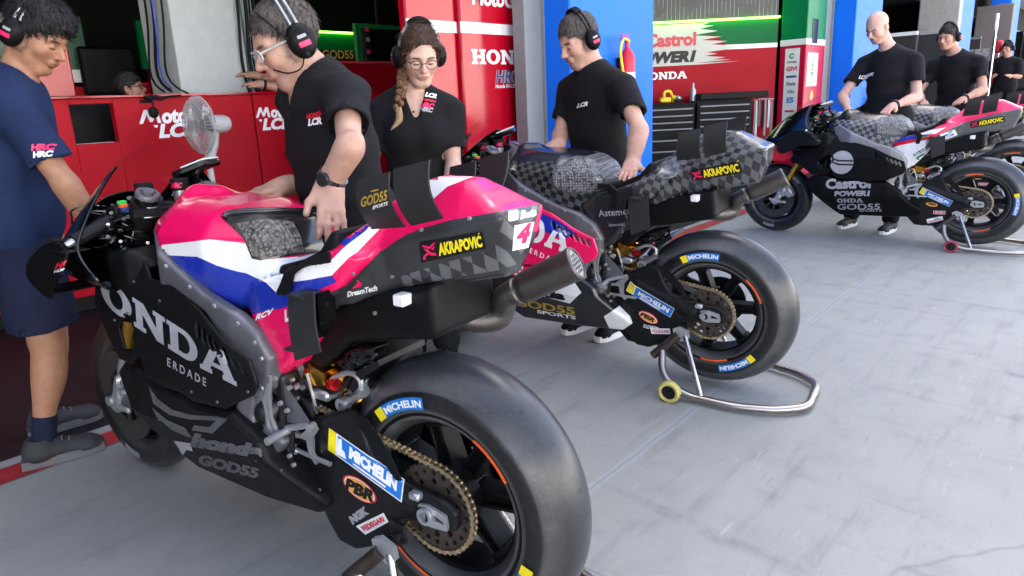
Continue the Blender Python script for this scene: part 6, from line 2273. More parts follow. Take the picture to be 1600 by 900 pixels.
    # ---- trousers or shorts
    if show_legs:
        pc = [g['LK'], g['RK'], g['LH'], g['RH'], g['LA'], g['RA']]
        T2 = SDF(np.minimum.reduce(pc) - .17, np.maximum.reduce(pc) + .2, .008)
        T2.add(p_ell(at_(.03), (.122 * b, .168 * b, .15), Rt), .06)
        T2.cut(g['pel'] + up * .10, -up)
        for q in 'LR':
            hip, kn, an = g[q + 'H'], g[q + 'K'], g[q + 'A']
            if look.get('shorts'):
                e = hip + (kn - hip) * look['shorts']
                wd = look.get('wide', 1.)
                T2.add(p_cone(hip, e, .104 * b, .098 * b * wd), .03)
            else:
                T2.add(p_cap(hip, kn, .100 * b, .084 * b), .04); T2.add(p_cap(kn, an + (kn - an) * .08, .080 * b, .066), .03)
        T2.disp(folds(look.get('seed', 1) + 40, .005, .8))
        if look.get('shorts'):
            for q in 'LR':
                hip, kn = g[q + 'H'], g[q + 'K']
                e = hip + (kn - hip) * look['shorts']; dd = nrm(kn - hip)
                T2.add(p_cone(e - dd * .03, e + dd * .08, .088 * b * look.get('wide', 1.), .09 * b * look.get('wide', 1.)), .003, 's')
        add('shorts' if look.get('shorts') else 'trousers', T2.mesh('trousers'), look['trousers'])
        for q in 'LR':
            an, td = g[q + 'A'], nrm(g[q + 'Td'] * (1, 1, 0))
            sd_ = np.cross((0, 0, 1), td); Rs = np.stack([td, sd_, (0, 0, 1)], 1)
            c0 = np.array([an[0], an[1], 0.])
            s3 = SDF(c0 - .25 + (0, 0, .2), c0 + .25 + (0, 0, -.05), .005)
            s3.add(p_cap(c0 + td * -.035 + (0, 0, .060), c0 + td * .13 + (0, 0, .042), .041, .034), .02)
            s3.add(p_cap(c0 + td * -.01 + (0, 0, .06), c0 + td * -.01 + (0, 0, .105), .046, .045), .03)
            s3.add(p_ell(c0 + td * .135 + (0, 0, .033), (.055, .042, .034), Rs), .02)
            s3.cut(c0 + (0, 0, .022), (0, 0, 1)); s3.cut(c0 + (0, 0, .112), (0, 0, -1))
            s3.add(p_cap(an - (0, 0, .0), an + (0, 0, .1), .038), .003, 's')
            sm = s3.mesh('shoe')
            so = add('shoe', sm, look['shoe'])
            P_ = [(-.080, -.028), (-.080, .028), (-.02, .037), (.08, .043), (.15, .041), (.185, .022), (.192, 0), (.185, -.022), (.15, -.040), (.08, -.040), (-.02, -.034)]
            V1 = [c0 + td * x_ + sd_ * y_ for x_, y_ in P_]
            n_ = len(V1)
            V1 = [v + (0, 0, .003) for v in V1] + [v + (0, 0, .036) for v in V1]
            link('sole', MB().add(V1, [tuple(range(n_))[::-1], tuple(range(n_, 2 * n_))] + [(i, (i + 1) % n_, n_ + (i + 1) % n_, n_ + i) for i in range(n_)]).mesh('sole'), look.get('sole', C['white']), so)
            lm_ = MB()
            for k_ in range(4):
                p_ = c0 + td * (.035 + .022 * k_) + np.array([0, 0, .101 - .0095 * k_])
                lm_.tube([p_ - sd_ * .022 + (0, 0, -.006), p_ + (0, 0, .002), p_ + sd_ * .022 + (0, 0, -.006)], .0028, 6)
            link('laces', lm_.mesh('laces'), C['grey_print'], so)
            if look.get('sock'):
                kn = g[q + 'K']
                add('sock', MB().tube([an + nrm(kn - an) * .105, an + (0, 0, 0), an - (0, 0, .03)], .041, 18).mesh('sock'), look['sock'])
    # ---- hair
    hk = look.get('hair')
    if hk:
        hg = SDF(hc - .19, hc + .19, .0042)
        th = hk.get('thick', .010)
        hg.add(E(-.014, 0, .036, (.099 + th, .077 + th, .092 + th)), .01)
        if hk.get('top'): hg.add(E(.005, 0, .075, (.098, .078, .062 + hk['top'])), .03)
        hg.disp(folds(3 + look.get('seed', 1), hk.get('rough', .003), 5.5))
        hg.add(noisy(E(.110, 0, -.062 + hk.get('line', 0), (.085, .11, .105)), .006, 210, 5), .006, 's')
        hl_ = hk.get('temple', .0)
        hg.add(noisy(E(.085, .075, -.02 + hl_, (.06, .05, .05)), .006, 210, 6), .006, 's'); hg.add(noisy(E(.085, -.075, -.02 + hl_, (.06, .05, .05)), .006, 210, 7), .006, 's')
        hg.add(E(-.004, .09, -.03, (.03, .03, .042)), .008, 's'); hg.add(E(-.004, -.09, -.03, (.03, .03, .042)), .008, 's')
        hg.add(noisy(E(-.01, 0, -.128 + (hk.get('nape', -.062) + .062), (.13, .12, .066)), .004, 150, 9), .006, 's')
        hg.add(noisy(E(.085, 0, -.085, (.080, .12, .075)), .003, 150, 10), .006, 's')
        if hk.get('part'): hg.add(p_cap(H(.10, .004, .075), H(-.02, .0, .145), .006), .006, 's')
        hm = hg.mesh('hair')
        if hk.get('strands', 2600): hm = strands(hm, H(-.045, 0, .13), hk.get('strands', 2600), hk.get('L', .02), hk.get('lift', .004), 7, None, hk.get('wid', .0012), (hc, hf, hl, hu) if hk.get('side') else None)
        hair = add('hair', hm, hk['mat'])
        if hk.get('braid'):
            mb = MB()
            pth = catmull([np.array(q) for q in hk['braid']], 8)
            N = 15
            for i in range(N):
                t = i / (N - 1); p = pth[int(t * (len(pth) - 1))]
                r = .021 - .008 * t
                sd_ = CR * (.009 if i % 2 else -.009)
                mb.ball(p + sd_, (r, r, r * 1.25), 10)
            link('braid', mb.mesh('braid'), hk.get('mat2', hk['mat']), hair)
            mb = MB()
            e_ = pth[-1]
            mb.tube([e_, e_ + (0, 0, -.05), e_ + np.array(hk.get('tuft', (0, 0, -.12)))], [.014, .016, .003], 10, smooth=4)
            link('hair_tuft', mb.mesh('hair_tuft'), hk.get('mat3', hk['mat']), hair)
    # ---- headset
    if look.get('headset'):
        hb = MB()
        k = .012
        arcp = [H(-.012, .092 * math.cos(t), -.005 + (.137 + k) * math.sin(t)) for t in np.linspace(.12, PI - .12, 22)]
        hb.tube(arcp, .0045, 6)
        arcp = [H(-.032, .092 * math.cos(t), -.005 + (.134 + k) * math.sin(t)) for t in np.linspace(.12, PI - .12, 22)]
        hb.tube(arcp, .0045, 6)
        hso = add('headset', hb.mesh('headset'), C['alu'] if look.get('wire') else C['matt'])
        pad = MB()
        for t in np.linspace(1.12, PI - 1.12, 9):
            c_ = H(-.022, .094 * math.cos(t), -.003 + (.139 + k) * math.sin(t))
            tang = nrm(-hl * math.sin(t) * .094 + hu * math.cos(t) * .14)
            pad.box(c_, (.026, .036, .010), np.stack([tang, hf, np.cross(tang, hf)], 1), .005)
        link('band_pad', pad.mesh('band_pad'), C['matt'], hso)
        for sg in (1, -1):
            cs = SDF(H(-.02, sg * .10, -.02) - .075, H(-.02, sg * .10, -.02) + .075, .0035)
            cs.add(E(-.020, sg * .100, -.018, (.039, .024, .049)), .01)
            cs.add(E(-.020, sg * .092, -.018, (.043, .012, .053)), .006)
            cu_ = link('ear_cup', cs.mesh('ear_cup'), C['black'], hso)
            if look.get('decals', True):
                ou = hl * sg
                bv = bvh_of(cu_.data)
                axd = -hf if sg > 0 else hf
                decal('label', rect2d(.034, .014, .002), C['pink_print'] if not look.get('plain') else C['red_print'], H(-.020, sg * .1, -.036) - axd * .017, axd, hu, hso, bv, .0012, .006, far=.08)
                decal('label', rect2d(.026, .009, .002), C['silver_print'], H(-.020, sg * .1, -.012) - axd * .013, axd, hu, hso, bv, .0012, .006, far=.08)
        if look.get('mic'):
            sg = look['mic']
            mc = MB().tube([H(-.005, sg * .115, -.055), H(.02, sg * .112, -.085), H(.055, sg * .085, -.085), H(.085, sg * .05, -.06)], .0022, 6, smooth=5).ball(H(-.012, sg * .115, -.058), .011, 8)
            mc.tube([H(.012, sg * .105, -.01), H(.03, sg * .1, .03), H(.05, sg * .09, .075), H(.06, sg * .08, .10)], .003, 6, smooth=5).ball(H(.03, sg * .1, .03), (.005, .005, .014), 8)
            link('microphone', mc.mesh('microphone'), C['matt'], hso)
    if look.get('glasses'):
        gm = MB()
        for sg in (1, -1):
            t = np.linspace(0, 2 * PI, 25)
            gm.tube([H(.108 - .010 * abs(math.cos(a)), sg * (.0335 + .025 * math.cos(a)), -.012 + .0195 * math.sin(a)) for a in t], .0017 if look['glasses'] == 'thin' else .003, 6)
            gm.tube([H(.098, sg * .058, -.005), H(.05, sg * .078, -.003), H(-.01, sg * .084, -.002)], .0018 if look['glasses'] == 'thin' else .003, 6)
        gm.tube([H(.109, .009, -.006), H(.112, 0, -.004), H(.109, -.009, -.006)], .002, 6)
        add('glasses', gm.mesh('glasses'), C['plastic_w'] if look['glasses'] == 'white' else C['dark_steel'])
    # ---- watch
    if look.get('watch'):
        q = look['watch']
        wr, fd = g[q + 'W'], nrm(g[q + 'W'] - g[q + 'E'])
        c_ = wr - fd * .022
        wt = MB().lathe([(-.010, .036), (-.010, .0402), (.010, .0402), (.010, .036)], c_, fd, 24, closed=True)
        wo_ = add('watch', wt.mesh('watch'), look.get('watch_mat', C['steel']))
        nn = -nrm(g[q + 'Wn']); nn = nrm(nn - fd * (nn @ fd))
        link('watch_case', MB().lathe([(0, .001), (0, .019), (.009, .0185), (.011, .016), (.011, .001)], c_ + nn * .037, nn, 20).mesh('watch_case'), C['dark_steel'], wo_)
    # ---- shirt lettering
    if look.get('logos'):
        bv = bvh_of(tme)
        for nm, vf, m_, o_, ax_, ay_ in look['logos'](g, F, S, up, at_):
            decal(nm, vf, m_, np.array(o_), ax_, ay_, shirt, bv, .0035, .01, far=.3)
    return root
# ================================================================ motorcycles: paint, artwork, placing
def glass_mat():
    m, t, b = base_mat('screen_glass')
    o = t.n['Material Output']
    tr = t.new('ShaderNodeBsdfTransparent'); tr.inputs[0].default_value = (.945, .945, .95, 1)
    gl = t.new('ShaderNodeBsdfGlossy'); gl.inputs['Roughness'].default_value = .04
    fr = t.new('ShaderNodeLayerWeight'); fr.inputs['Blend'].default_value = .35
    mx = t.new('ShaderNodeMixShader')
    t.ln(t.math('ADD', t.math('MULTIPLY', t.math('POWER', fr.outputs['Facing'], 4.), .5), .03), mx.inputs[0]); t.ln(tr.outputs[0], mx.inputs[1]); t.ln(gl.outputs[0], mx.inputs[2])
    t.ln(mx.outputs[0], o.inputs['Surface'])
    return m


GLASS = glass_mat()
def tyre_mat(name, k):
    m, t, b = base_mat(name)
    n = t.noise(6, 5); n2 = t.noise(70, 3)
    sx = t.new('ShaderNodeSeparateXYZ'); t.ln(t.obj(), sx.inputs[0])
    ay = t.math('MULTIPLY', t.math('ABSOLUTE', sx.outputs[1]), k)
    band = t.math('MULTIPLY', t.ramp(ay, .05, .078), t.ramp(ay, .0895, .086))      # scrubbed shoulder
    mid = t.ramp(ay, .062, .02)
    c = t.mix(mid, (.024, .025, .027), (.042, .044, .048)) if k == 1 else t.mix(mid, (.012, .012, .013), (.03, .03, .032))
    c = t.mix(t.math('MULTIPLY', band, t.ramp(n, .3, .6)), c, (.085, .085, .086) if k == 1 else (.04, .04, .042))
    c = t.mix(t.ramp(ay, .0885, .0895), c, (.009, .009, .0095))
    c = t.mix(t.math('MULTIPLY', t.ramp(n2, .55, .8), .3), c, (.10, .097, .094) if k == 1 else (.03, .03, .03))
    v2 = t.new('ShaderNodeTexVoronoi'); v2.inputs['Scale'].default_value = 26; t.ln(t.obj(), v2.inputs['Vector'])
    c = t.mix(t.math('MULTIPLY', t.math('MULTIPLY', t.ramp(v2.outputs['Distance'], .2, .1), t.ramp(t.noise(3, 2), .52, .56)), .8), c, (.012, .012, .013))
    n3 = t.noise(19, 6, None, .7)
    c = t.mix(t.math('MULTIPLY', t.ramp(n3, .50, .70), .45), c, (.016, .016, .018))
    c = t.mix(t.math('MULTIPLY', t.math('MULTIPLY', band, t.ramp(t.noise(150, 3), .54, .66)), .4), c, (.11, .105, .10) if k == 1 else (.03, .03, .03))
    t.ln(c, b.inputs['Base Color'])
    r = t.new('ShaderNodeMapRange'); r.inputs['To Min'].default_value = .24; r.inputs['To Max'].default_value = .42
    t.ln(n, r.inputs['Value']); t.ln(r.outputs[0], b.inputs['Roughness'])
    bn = t.new('ShaderNodeBump'); bn.inputs['Strength'].default_value = .15; bn.inputs['Distance'].default_value = .002
    t.ln(t.noise(220, 3), bn.inputs['Height']); t.ln(bn.outputs[0], b.inputs['Normal'])
    return m


TYRE = tyre_mat('slick_tyre', 1.)
TYRE_F = tyre_mat('front_tyre', 1.6)
def pad_mat(name, a, b_, metal):
    m, t, b = base_mat(name)
    vo = t.new('ShaderNodeTexVoronoi'); vo.inputs['Scale'].default_value = 85; vo.inputs['Randomness'].default_value = .35; t.ln(t.obj(), vo.inputs['Vector'])
    k = t.ramp(vo.outputs['Distance'], .25, .55)
    t.ln(t.mix(t.math('MULTIPLY', k, t.ramp(t.noise(60, 3), .35, .65)), b_, a), b.inputs['Base Color'])
    b.inputs['Roughness'].default_value = .3; b.inputs['Metallic'].default_value = metal
    bn = t.new('ShaderNodeBump'); bn.inputs['Strength'].default_value = .9; bn.inputs['Distance'].default_value = .004
    t.ln(t.ramp(vo.outputs['Distance'], .55, .1), bn.inputs['Height']); t.ln(bn.outputs[0], b.inputs['Normal'])
    return m


PAD_A = pad_mat('pad_black_studs', (.014, .014, .015), (.15, .14, .115), .3)
PAD_B = pad_mat('pad_silver_studs', (.022, .022, .024), (.19, .19, .195), .5)
CHK = ((.012, .0125, .014), (.072, .074, .077), .026, .35)
CHK_L = ((.020, .021, .023), (.095, .098, .102), .026, .3)
tank1 = paint('tank_pink', PINK, [(BLUE, [(.87, .868), (.60, .862), (.44, .83), (.44, .7), (.7, .7)]), (WHITE, [(.53, .885), (.43, .89), (.43, .850), (.49, .842)])], .22, .6)
C['deep_blue'] = M('deep_blue', BLUE, .28, coat=.5, var=.06)
C['gloss_frame'] = M('gloss_frame', (.010, .010, .011), .2, coat=.5)
CK = [(.305, .838), (.153, .935), (-.037, 1.004), (-.23, 1.046), (-.24, .83), (.0, .80), (.27, .74), (.335, .78)]
tail1 = paint('tail_pink', PINK, [(BLUE, [(.58, .84), (.58, .76), (.34, .812), (.30, .83), (.44, .86)]), (WHITE, [(.48, .89), (.38, .89), (.36, .868), (.47, .850)]), ((.030, .031, .034), [(.30, .79), (.10, .885), (-.04, .955), (-.26, 1.0), (-.26, .8), (.1, .78)])], .26, .5)
BLACKF = (.006, .006, .0065)
fair1 = paint('fairing_satin_black', BLACKF, [], .44, .0, spec=.16)
# second motorcycle: pink flank with blue and white
fair2 = paint('fairing_pink_black', PINK, [((.012, .012, .013), [(1.4, 1.), (1.0, 1.0), (.98, .4), (1.4, .4)]), (BLUE, [(.90, .83), (.60, .73), (.53, .69), (.60, .66), (.72, .70), (.93, .77)])], .3, .4)
belly2 = paint('belly_white_black', (.012, .012, .013), [(PINK, [(1.2, .62), (1.12, .50), (.71, .43), (.565, .47), (.53, .56)]), (WHITE, [(.80, .38), (.71, .435), (.565, .485), (.52, .42), (.59, .352)]), (WHITE, [(.42, .18), (.44, .30), (.37, .355), (.22, .36), (.22, .18)])], .3, .4)
tank2 = paint('tank_carbon_squares', 'check', [((.014, .016, .03), [(1.1, .985), (.4, .995), (.4, 1.1), (1.1, 1.1)])], .22, .5, CHK)
tail2 = paint('tail_carbon_squares', 'check', [((.018, .019, .021), [(.58, .80), (.46, .87), (.26, .90), (.30, .80), (.42, .6), (.5, .6)])], .22, .5, CHK_L)
tank3 = paint('tank_carbon_grey', 'check', [((.014, .014, .016), [(1.1, .985), (.4, .995), (.4, 1.1), (1.1, 1.1)])], .25, .4, ((.05, .05, .053), (.20, .205, .21), .028, .3))
TAIL3 = [(WHITE, [(.6, .83), (.30, .86), (.28, .76), (.40, .58), (.56, .58)]), (BLUE, [(.60, .80), (.54, .775), (.38, .828), (.40, .875), (.5, .86)]), ((.0, .15, .06), [(.40, .84), (.33, .855), (.30, .89), (.40, .875)]), (RED, [(.60, .765), (.27, .845), (.25, .872), (.60, .795)]), (WHITE, [(.40, .865), (.28, .875), (.22, .92), (.32, .90)]), ((.10, .102, .105), CK)]
tail3 = paint('tail_pink_white_stripes', PINK, TAIL3, .28, .4)
fair3 = paint('fairing_black_third', (.005, .005, .0055), [], .44, .0, spec=.12)


SL = slab2d


def art1(p, put):
    X = Pix(.898, 1.043, R_(100.66), R_(1.41))
    S = _S
    body = bvh_of(S['tank'], S['tail'])
    fb, bb, tb, ab, wb = BV['fairing'], BV['belly'], BV['tail'], BV['arm'], BV['wing']
    ta, tl, fa, be, sa = p['tank'], p['tail'], p['fairing'], p['belly'], p['swing']
    P2 = poly2d
    # colour fields of the tank and tail, traced
    X.put('white_field', P2([(238, 384), (278, 380), (328, 374), (356, 377), (384, 380), (394, 403), (408, 406), (466, 401), (468, 409), (461, 417), (447, 436), (441, 459), (434, 459), (417, 442), (386, 427), (371, 424), (340, 415), (309, 401), (266, 399), (243, 390)]), C['white'], ta, body)
    X.put('blue_field', P2([(255, 396), (266, 399), (309, 401), (340, 415), (371, 424), (386, 427), (417, 442), (434, 459), (446, 460), (460, 440), (483, 437), (519, 431), (526, 440), (500, 452), (462, 470), (447, 480), (379, 494), (330, 470), (280, 430)]), C['deep_blue'], ta, body)
    X.put('white_field', P2([(459, 441), (463, 425), (483, 416), (514, 410), (541, 385), (572, 361), (583, 348), (600, 352), (559, 394), (545, 403), (519, 430), (483, 437), (460, 440)]), C['white'], tl, body)
    X.put('blue_field', P2([(541, 385), (572, 361), (584, 349), (575, 338), (555, 345), (530, 380)]), C['deep_blue'], tl, body)
    X.put('white_field', P2([(655, 298), (668, 270), (705, 262), (744, 268), (742, 276), (700, 292), (670, 318)]), C['white'], tl, body)
    GS = M('grey_satin', (.030, .031, .034), .38, coat=.15)
    X.put('grey_field', P2([(489, 470), (541, 445), (572, 415), (592, 395), (634, 368), (661, 357), (706, 344), (770, 333), (846, 319), (836, 345), (822, 398), (812, 412), (775, 423), (720, 432), (640, 446), (606, 452), (560, 475), (520, 500)]), GS, tl, tb)
    ck = paint('grey_squares', 'check', [], .3, .3, (((.028, .029, .032)), (.125, .13, .135), .026, .18)) if 'grey_squares' not in _M else _M['grey_squares']
    X.put('checker_field', P2([(612, 436), (645, 425), (700, 408), (770, 390), (792, 330), (838, 322), (826, 390), (812, 410), (775, 422), (720, 431), (640, 446)]), ck, tl, tb, .0022)
    Q = [(656, 377.4), (754.4, 360.2), (759.9, 387), (659, 409.7)]
    X.put('sticker', qmap(rect2d(1, .3, .02), *Q), C['black_print'], tl, tb, .003)
    X.put('logo', qmap(akra_logo(), *Q, .035, .25, .10, .90), C['pink_print'], tl, tb, .0038)
    X.put('lettering', qmap(text2d('AKRAPOVIC', .05, .03), *Q, .285, .965, .14, .80), C['yellow_print'], tl, tb, .0038)
    X.put('lettering', qmap(poly2d([(0, 0), (1, .9), (.6, 1), (-.1, .2)]), *Q, .925, .955, .83, .96), C['yellow_print'], tl, tb, .0038)
    X.put('lettering', bmap(text2d('DreamTech', .04), [(543, 463), (590, 453)], (0, -9)), C['white'], tl, tb, .003)
    X.put('logo', bmap(honda_wing(), [(549, 450), (566, 446)], (0, -13)), C['pink_print'], tl, tb, .003)
    X.put('lettering', bmap(text2d('RCV', .05, .35), [(400, 501), (430, 489)], (0, -9)), C['white'], tl, tb, .003)
    X.put('lettering', bmap(text2d('L', .08, .0), [(447, 503), (453, 501)], (-1, -19)), C['white'], tl, tb, .003)
    X.put('sticker', qmap(rect2d(1, 1, .2), (793, 332), (808, 329), (808, 343), (793, 346)), C['white'], tl, tb, .003)
    X.put('lettering', bmap(text2d('Beta', .05), [(811, 343), (836, 337)], (2, -13)), C['white'], tl, tb, .003)
    X.put('sticker', P2([(802, 352), (833, 346), (824, 386), (799, 391)]), C['white'], tl, tb, .003)
    X.put('lettering', bmap(text2d('4', .06, .1), [(803, 382), (824, 377)], (5, -30)), C['pink_print'], tl, tb, .0038)
    for q in ((614, 432, 4), (587, 489, 3), (720, 517, 2.2)):
        h = X.hit(q[:2], bvh_of(S['tail'], S['undertail']), .001)
        if h is not None: link('fastener', MB().lathe([(0, .001), (0, .005), (.004, .0045), (.004, .001)], h, (0, 1, .1), 10).mesh('fastener'), C['alu'], tl)
    seam = lambda par, bv, L, w_=1.1: [X.put('seam', P2([(a[0], a[1] - w_), (b[0], b[1] - w_), (b[0] + w_ * .6, b[1] + w_), (a[0] + w_ * .6, a[1] + w_)]), C['black_print'], par, bv, .0042) for a, b in zip(L[:-1], L[1:])]
    seam(tl, tb, [(573, 414), (583, 434), (594, 452)])
    seam(tl, tb, [(787, 332), (790, 362), (796, 392), (800, 410)], .8)
    seam(be, bb, [(300, 640), (360, 654), (398, 690)], .8)
    for q in ((552, 427), (660, 360), (735, 342), (520, 490)):
        h = X.hit(q, tb, .002)
        if h is not None: link('fastener', MB().lathe([(0, .001), (0, .0045), (.003, .004), (.003, .001)], h, (0, 1, .1), 10).mesh('fastener'), C['alu'], tl)
    for q, bv in (((210, 440), fb), ((250, 470), fb), ((180, 500), fb), ((388, 612), fb), ((340, 628), fb), ((300, 612), fb), ((405, 590), fb), ((440, 735), bb), ((500, 765), bb), ((330, 700), bb), ((250, 655), bb)):
        h = X.hit(q, bv, .0005)
        if h is not None: link('fastener', MB().lathe([(0, .001), (0, .0045), (.003, .004), (.003, .001)], h, (0, 1, 0), 10).mesh('fastener'), C['frame'], fa if bv is fb else be)
    # tank pad: raised black frame with a studded panel let into it
    pr = [(350, 343), (356, 335), (380, 331), (440, 329), (492, 331), (503, 345), (511, 372), (517, 389), (500, 394), (474, 397), (408, 406), (395, 403), (384, 376), (366, 358)]
    pad = X.put('tank_pad', P2(pr), C['gloss_frame'], ta, body, .005, 4, .004)
    X.put('studded_panel', P2([(372, 352), (408, 345), (456, 349), (468, 372), (473, 394), (408, 404), (397, 400), (386, 375)]), PAD_A, pad, body, .0075, 4)
    pts = [X.hit(q, body, .007) for q in [(352, 343), (358, 337), (380, 334), (415, 333), (450, 333), (488, 335), (499, 348), (507, 372), (513, 388)]]
    link('pad_edge', MB().tube([q for q in pts if q is not None], .009, 10, smooth=5).mesh('pad_edge'), C['gloss_frame'], pad)
    X.put('seat_strap', P2([(520, 397), (505, 402), (474, 409), (452, 426), (437, 456), (441, 459), (452, 459), (460, 454), (463, 430), (480, 418), (508, 412), (520, 409)]), C['matt'], ta, bvh_of(S['tank'], S['tail'], S['seat']), .007, 4, .005)
    # fairing lettering
    X.put('lettering', bmap(SL('ONDA'), [(160, 474), (196, 500), (262, 543), (306, 571), (371, 604)], (-3, -46)), C['silver_print'], fa, fb)
    X.put('lettering', bmap(text2d('ERDADE', .02, 0, 1.5), [(262, 571), (323, 604)], (0, -13)), C['silver_print'], fa, fb)
    X.put('lettering', bmap(text2d('A S', .03, 0, 1.2), [(140, 502), (158, 512)], (0, -10)), C['silver_print'], fa, fb)
    X.put('logo', P2([(233, 602), (246, 622), (270, 640), (300, 648), (359, 652), (333, 677), (300, 672), (304, 664), (328, 667), (338, 657), (298, 655), (266, 648), (240, 630)]), C['dim_print'], be, bb)
    X.put('logo', P2([(238, 636), (262, 656), (290, 668), (300, 684), (270, 672), (246, 652)]), C['dim_print'], be, bb)
    X.put('lettering', bmap(text2d('honda', .08, .2), [(296, 697), (410, 717)], (2, -22)), C['dim_print'], be, bb)
    X.put('lettering', bmap(text2d('GOD55', .06, .1), [(310, 725), (404, 748)], (2, -17)), C['dim_print'], be, bb)
    X.put('logo', P2([(272, 688), (298, 692), (302, 705), (292, 702), (286, 712), (280, 700)]), C['silver_print'], be, bb)
    # wing and nose wing
    X.put('lettering', bmap(text2d('GOD55', .03), [(564, 324), (605, 312)], (1, -16)), C['gold_print'], p['wing'], wb)
    X.put('lettering', bmap(text2d('SPORTS', .03, .1), [(582, 327), (606, 320)], (1, -6)), C['white'], p['wing'], wb)
    X.put('lettering', bmap(rect2d(1, .2), [(580, 300), (592, 297)], (0, -2)), C['gold_print'], p['wing'], wb)
    X.put('lettering', bmap(text2d('HRC', .06, .25), [(86, 421), (116, 412)], (2, -10)), C['red_print'], p['nose'], BV['winglet'])
    X.put('lettering', bmap(text2d('HONDA', .03, .1), [(85, 427), (113, 419)], (1, -5)), C['white'], p['nose'], BV['winglet'])
    X.put('sticker', P2([(118, 442), (147, 440), (141, 452), (130, 457)]), C['red_print'], p['nose'], BV['chin'])
    # swingarm
    Q = [(515, 668.3), (632.3, 750), (628.3, 785), (513.3, 701.7)]
    X.put('sticker', qmap(rect2d(1, .3), *Q), C['white'], sa, ab)
    X.put('sticker', qmap(rect2d(1, .3), *Q, .12, .985, .07, .95), C['blue_print'], sa, ab, .0024)
    X.put('sticker', qmap(rect2d(1, .3), *Q, .0, .10, .0, 1.), C['yellow_print'], sa, ab, .0024)
    X.put('sticker', qmap(poly2d([(0, 0), (1, .1), (.8, .4), (.55, .45), (.5, 1), (.2, .9), (.15, .3)]), *Q, .10, .25, .08, .9), C['white'], sa, ab, .003)
    X.put('lettering', qmap(text2d('MICHELIN', .07), *Q, .28, .92, .30, .85), C['white'], sa, ab, .0032)
    X.put('lettering', qmap(rect2d(1, .1), *Q, .34, .78, .14, .22), C['white'], sa, ab, .0032)
    e = np.array([(math.cos(a), math.sin(a)) for a in np.linspace(0, 2 * PI, 36, endpoint=False)])
    oval = lambda k: poly2d([tuple(np.array((562.7, 764)) + k * (c[0] * np.array((26.5, 14.5)) + c[1] * np.array((1., 17.)))) for c in e])
    X.put('sticker', oval(1.), C['red_print'], sa, ab)
    X.put('sticker', oval(.9), C['white'], sa, ab, .0022)
    X.put('sticker', oval(.83), C['amber_print'], sa, ab, .0028)
    X.put('lettering', bmap(text2d('PBR', .06, .15), [(540, 763), (586, 786)], (1, -19)), C['black_print'], sa, ab, .0034)
    X.put('lettering', bmap(text2d('NGK', .09, 0), [(552, 820), (578, 802)], (-7, -13)), C['silver_print'], sa, ab)
    Q = [(556.7, 821.7), (600, 800.7), (608, 815), (571.7, 835)]
    X.put('sticker', qmap(rect2d(1, .3), *Q), C['white'], sa, ab)
    X.put('lettering', qmap(text2d('FEDEGARI', .05, .1), *Q, .08, .92, .25, .78), C['red_print'], sa, ab, .0024)


def art2(p, put):
    put('lettering', fit(SL('HONDA'), .60, .115), C['white'], 1.16, .720, -.21, p['fairing'], 'fairing')
    put('lettering', fit(text2d('ERDADE', .01, 0, 1.5), w=.17), C['white'], .775, .583, -.28, p['fairing'], 'fairing')
    put('lettering', fit(text2d('honda', .06, .2), .30, .05), C['black_print'], .905, .372, -.02, p['belly'], 'belly')
    put('lettering', fit(text2d('GOD55', .03, .1), .33, .046), C['gold_print'], .905, .288, .0, p['belly'], 'belly')
    put('lettering', fit(text2d('SPORTS', .03, .1), .21, .022), C['white'], .79, .262, .0, p['belly'], 'belly')
    for k in range(3): put('stripe', poly2d([(0, 0), (.10, -.05), (.10, -.036), (0, .014)]), C['white'], .92 - .0 * k, .545 - .026 * k, 0, p['belly'], 'belly')
    put('lettering', fit(text2d('Astemo', .01, 0), w=.135), C['silver_print'], .455, .755, .13, p['tail'], 'tail')
    put('lettering', fit(text2d('Rane-mot', .02, .2), w=.075), C['silver_print'], .41, .715, .13, p['tail'], 'tail')


def art3(p, put):
    put('logo', fit(poly2d(arc(0, 0, 1, 1, 0, 350, 40)), .17, .185), C['silver_print'], .965, .565, 0, p['fairing'], 'fairing')
    for k, (x0, z0) in enumerate(((.96, .655), (.955, .625))):
        put('logo', poly2d([(0, .06), (.012, .06), (.02, .02), (.06, .008), (.165, .008), (.16, -.004), (.05, -.004), (.008, .015)]), C['black_print'], x0, z0 + .015, 0, p['fairing'], 'fairing', .0024)
    put('lettering', fit(text2d('Castrol', .05, 0), .325, .085), C['silver_print'], .985, .435, .07, p['belly'], 'belly')
    put('lettering', fit(text2d('POWER1', .06, .15), .26, .045), C['silver_print'], .92, .378, .07, p['belly'], 'belly')
    put('lettering', fit(SL('ONDA'), .19, .036), C['silver_print'], .90, .322, .08, p['belly'], 'belly')
    put('lettering', fit(text2d('GOD55', .02, .1), .31, .052), C['silver_print'], .90, .258, .08, p['belly'], 'belly')
    put('lettering', fit(text2d('SPORTS', .02, .1), .16, .02), C['silver_print'], .74, .252, .08, p['belly'], 'belly')
    put('sticker', rect2d(.08, .022, .002), C['yellow_print'], 1.245, .77, .05, p['fairing'], 'fairing')
    put('sticker', rect2d(.10, .018), C['black_print'], .40, .705, .62, p['tail'], 'tail')
    put('lettering', fit(text2d('Beta tools', .03, .1), w=.085), C['white'], .395, .712, .62, p['tail'], 'tail', .0024)
    put('sticker', rect2d(.08, .026), C['green_print'], .375, .675, .62, p['tail'], 'tail')
    put('sticker', rect2d(.088, .050), C['white'], .235, .822, .38, p['tail'], 'tail')
    put('lettering', fit(text2d('ES', .05, 0), .05, .028), C['blue_print'], .217, .838, .38, p['tail'], 'tail', .0026)


def art4(p, put): pass


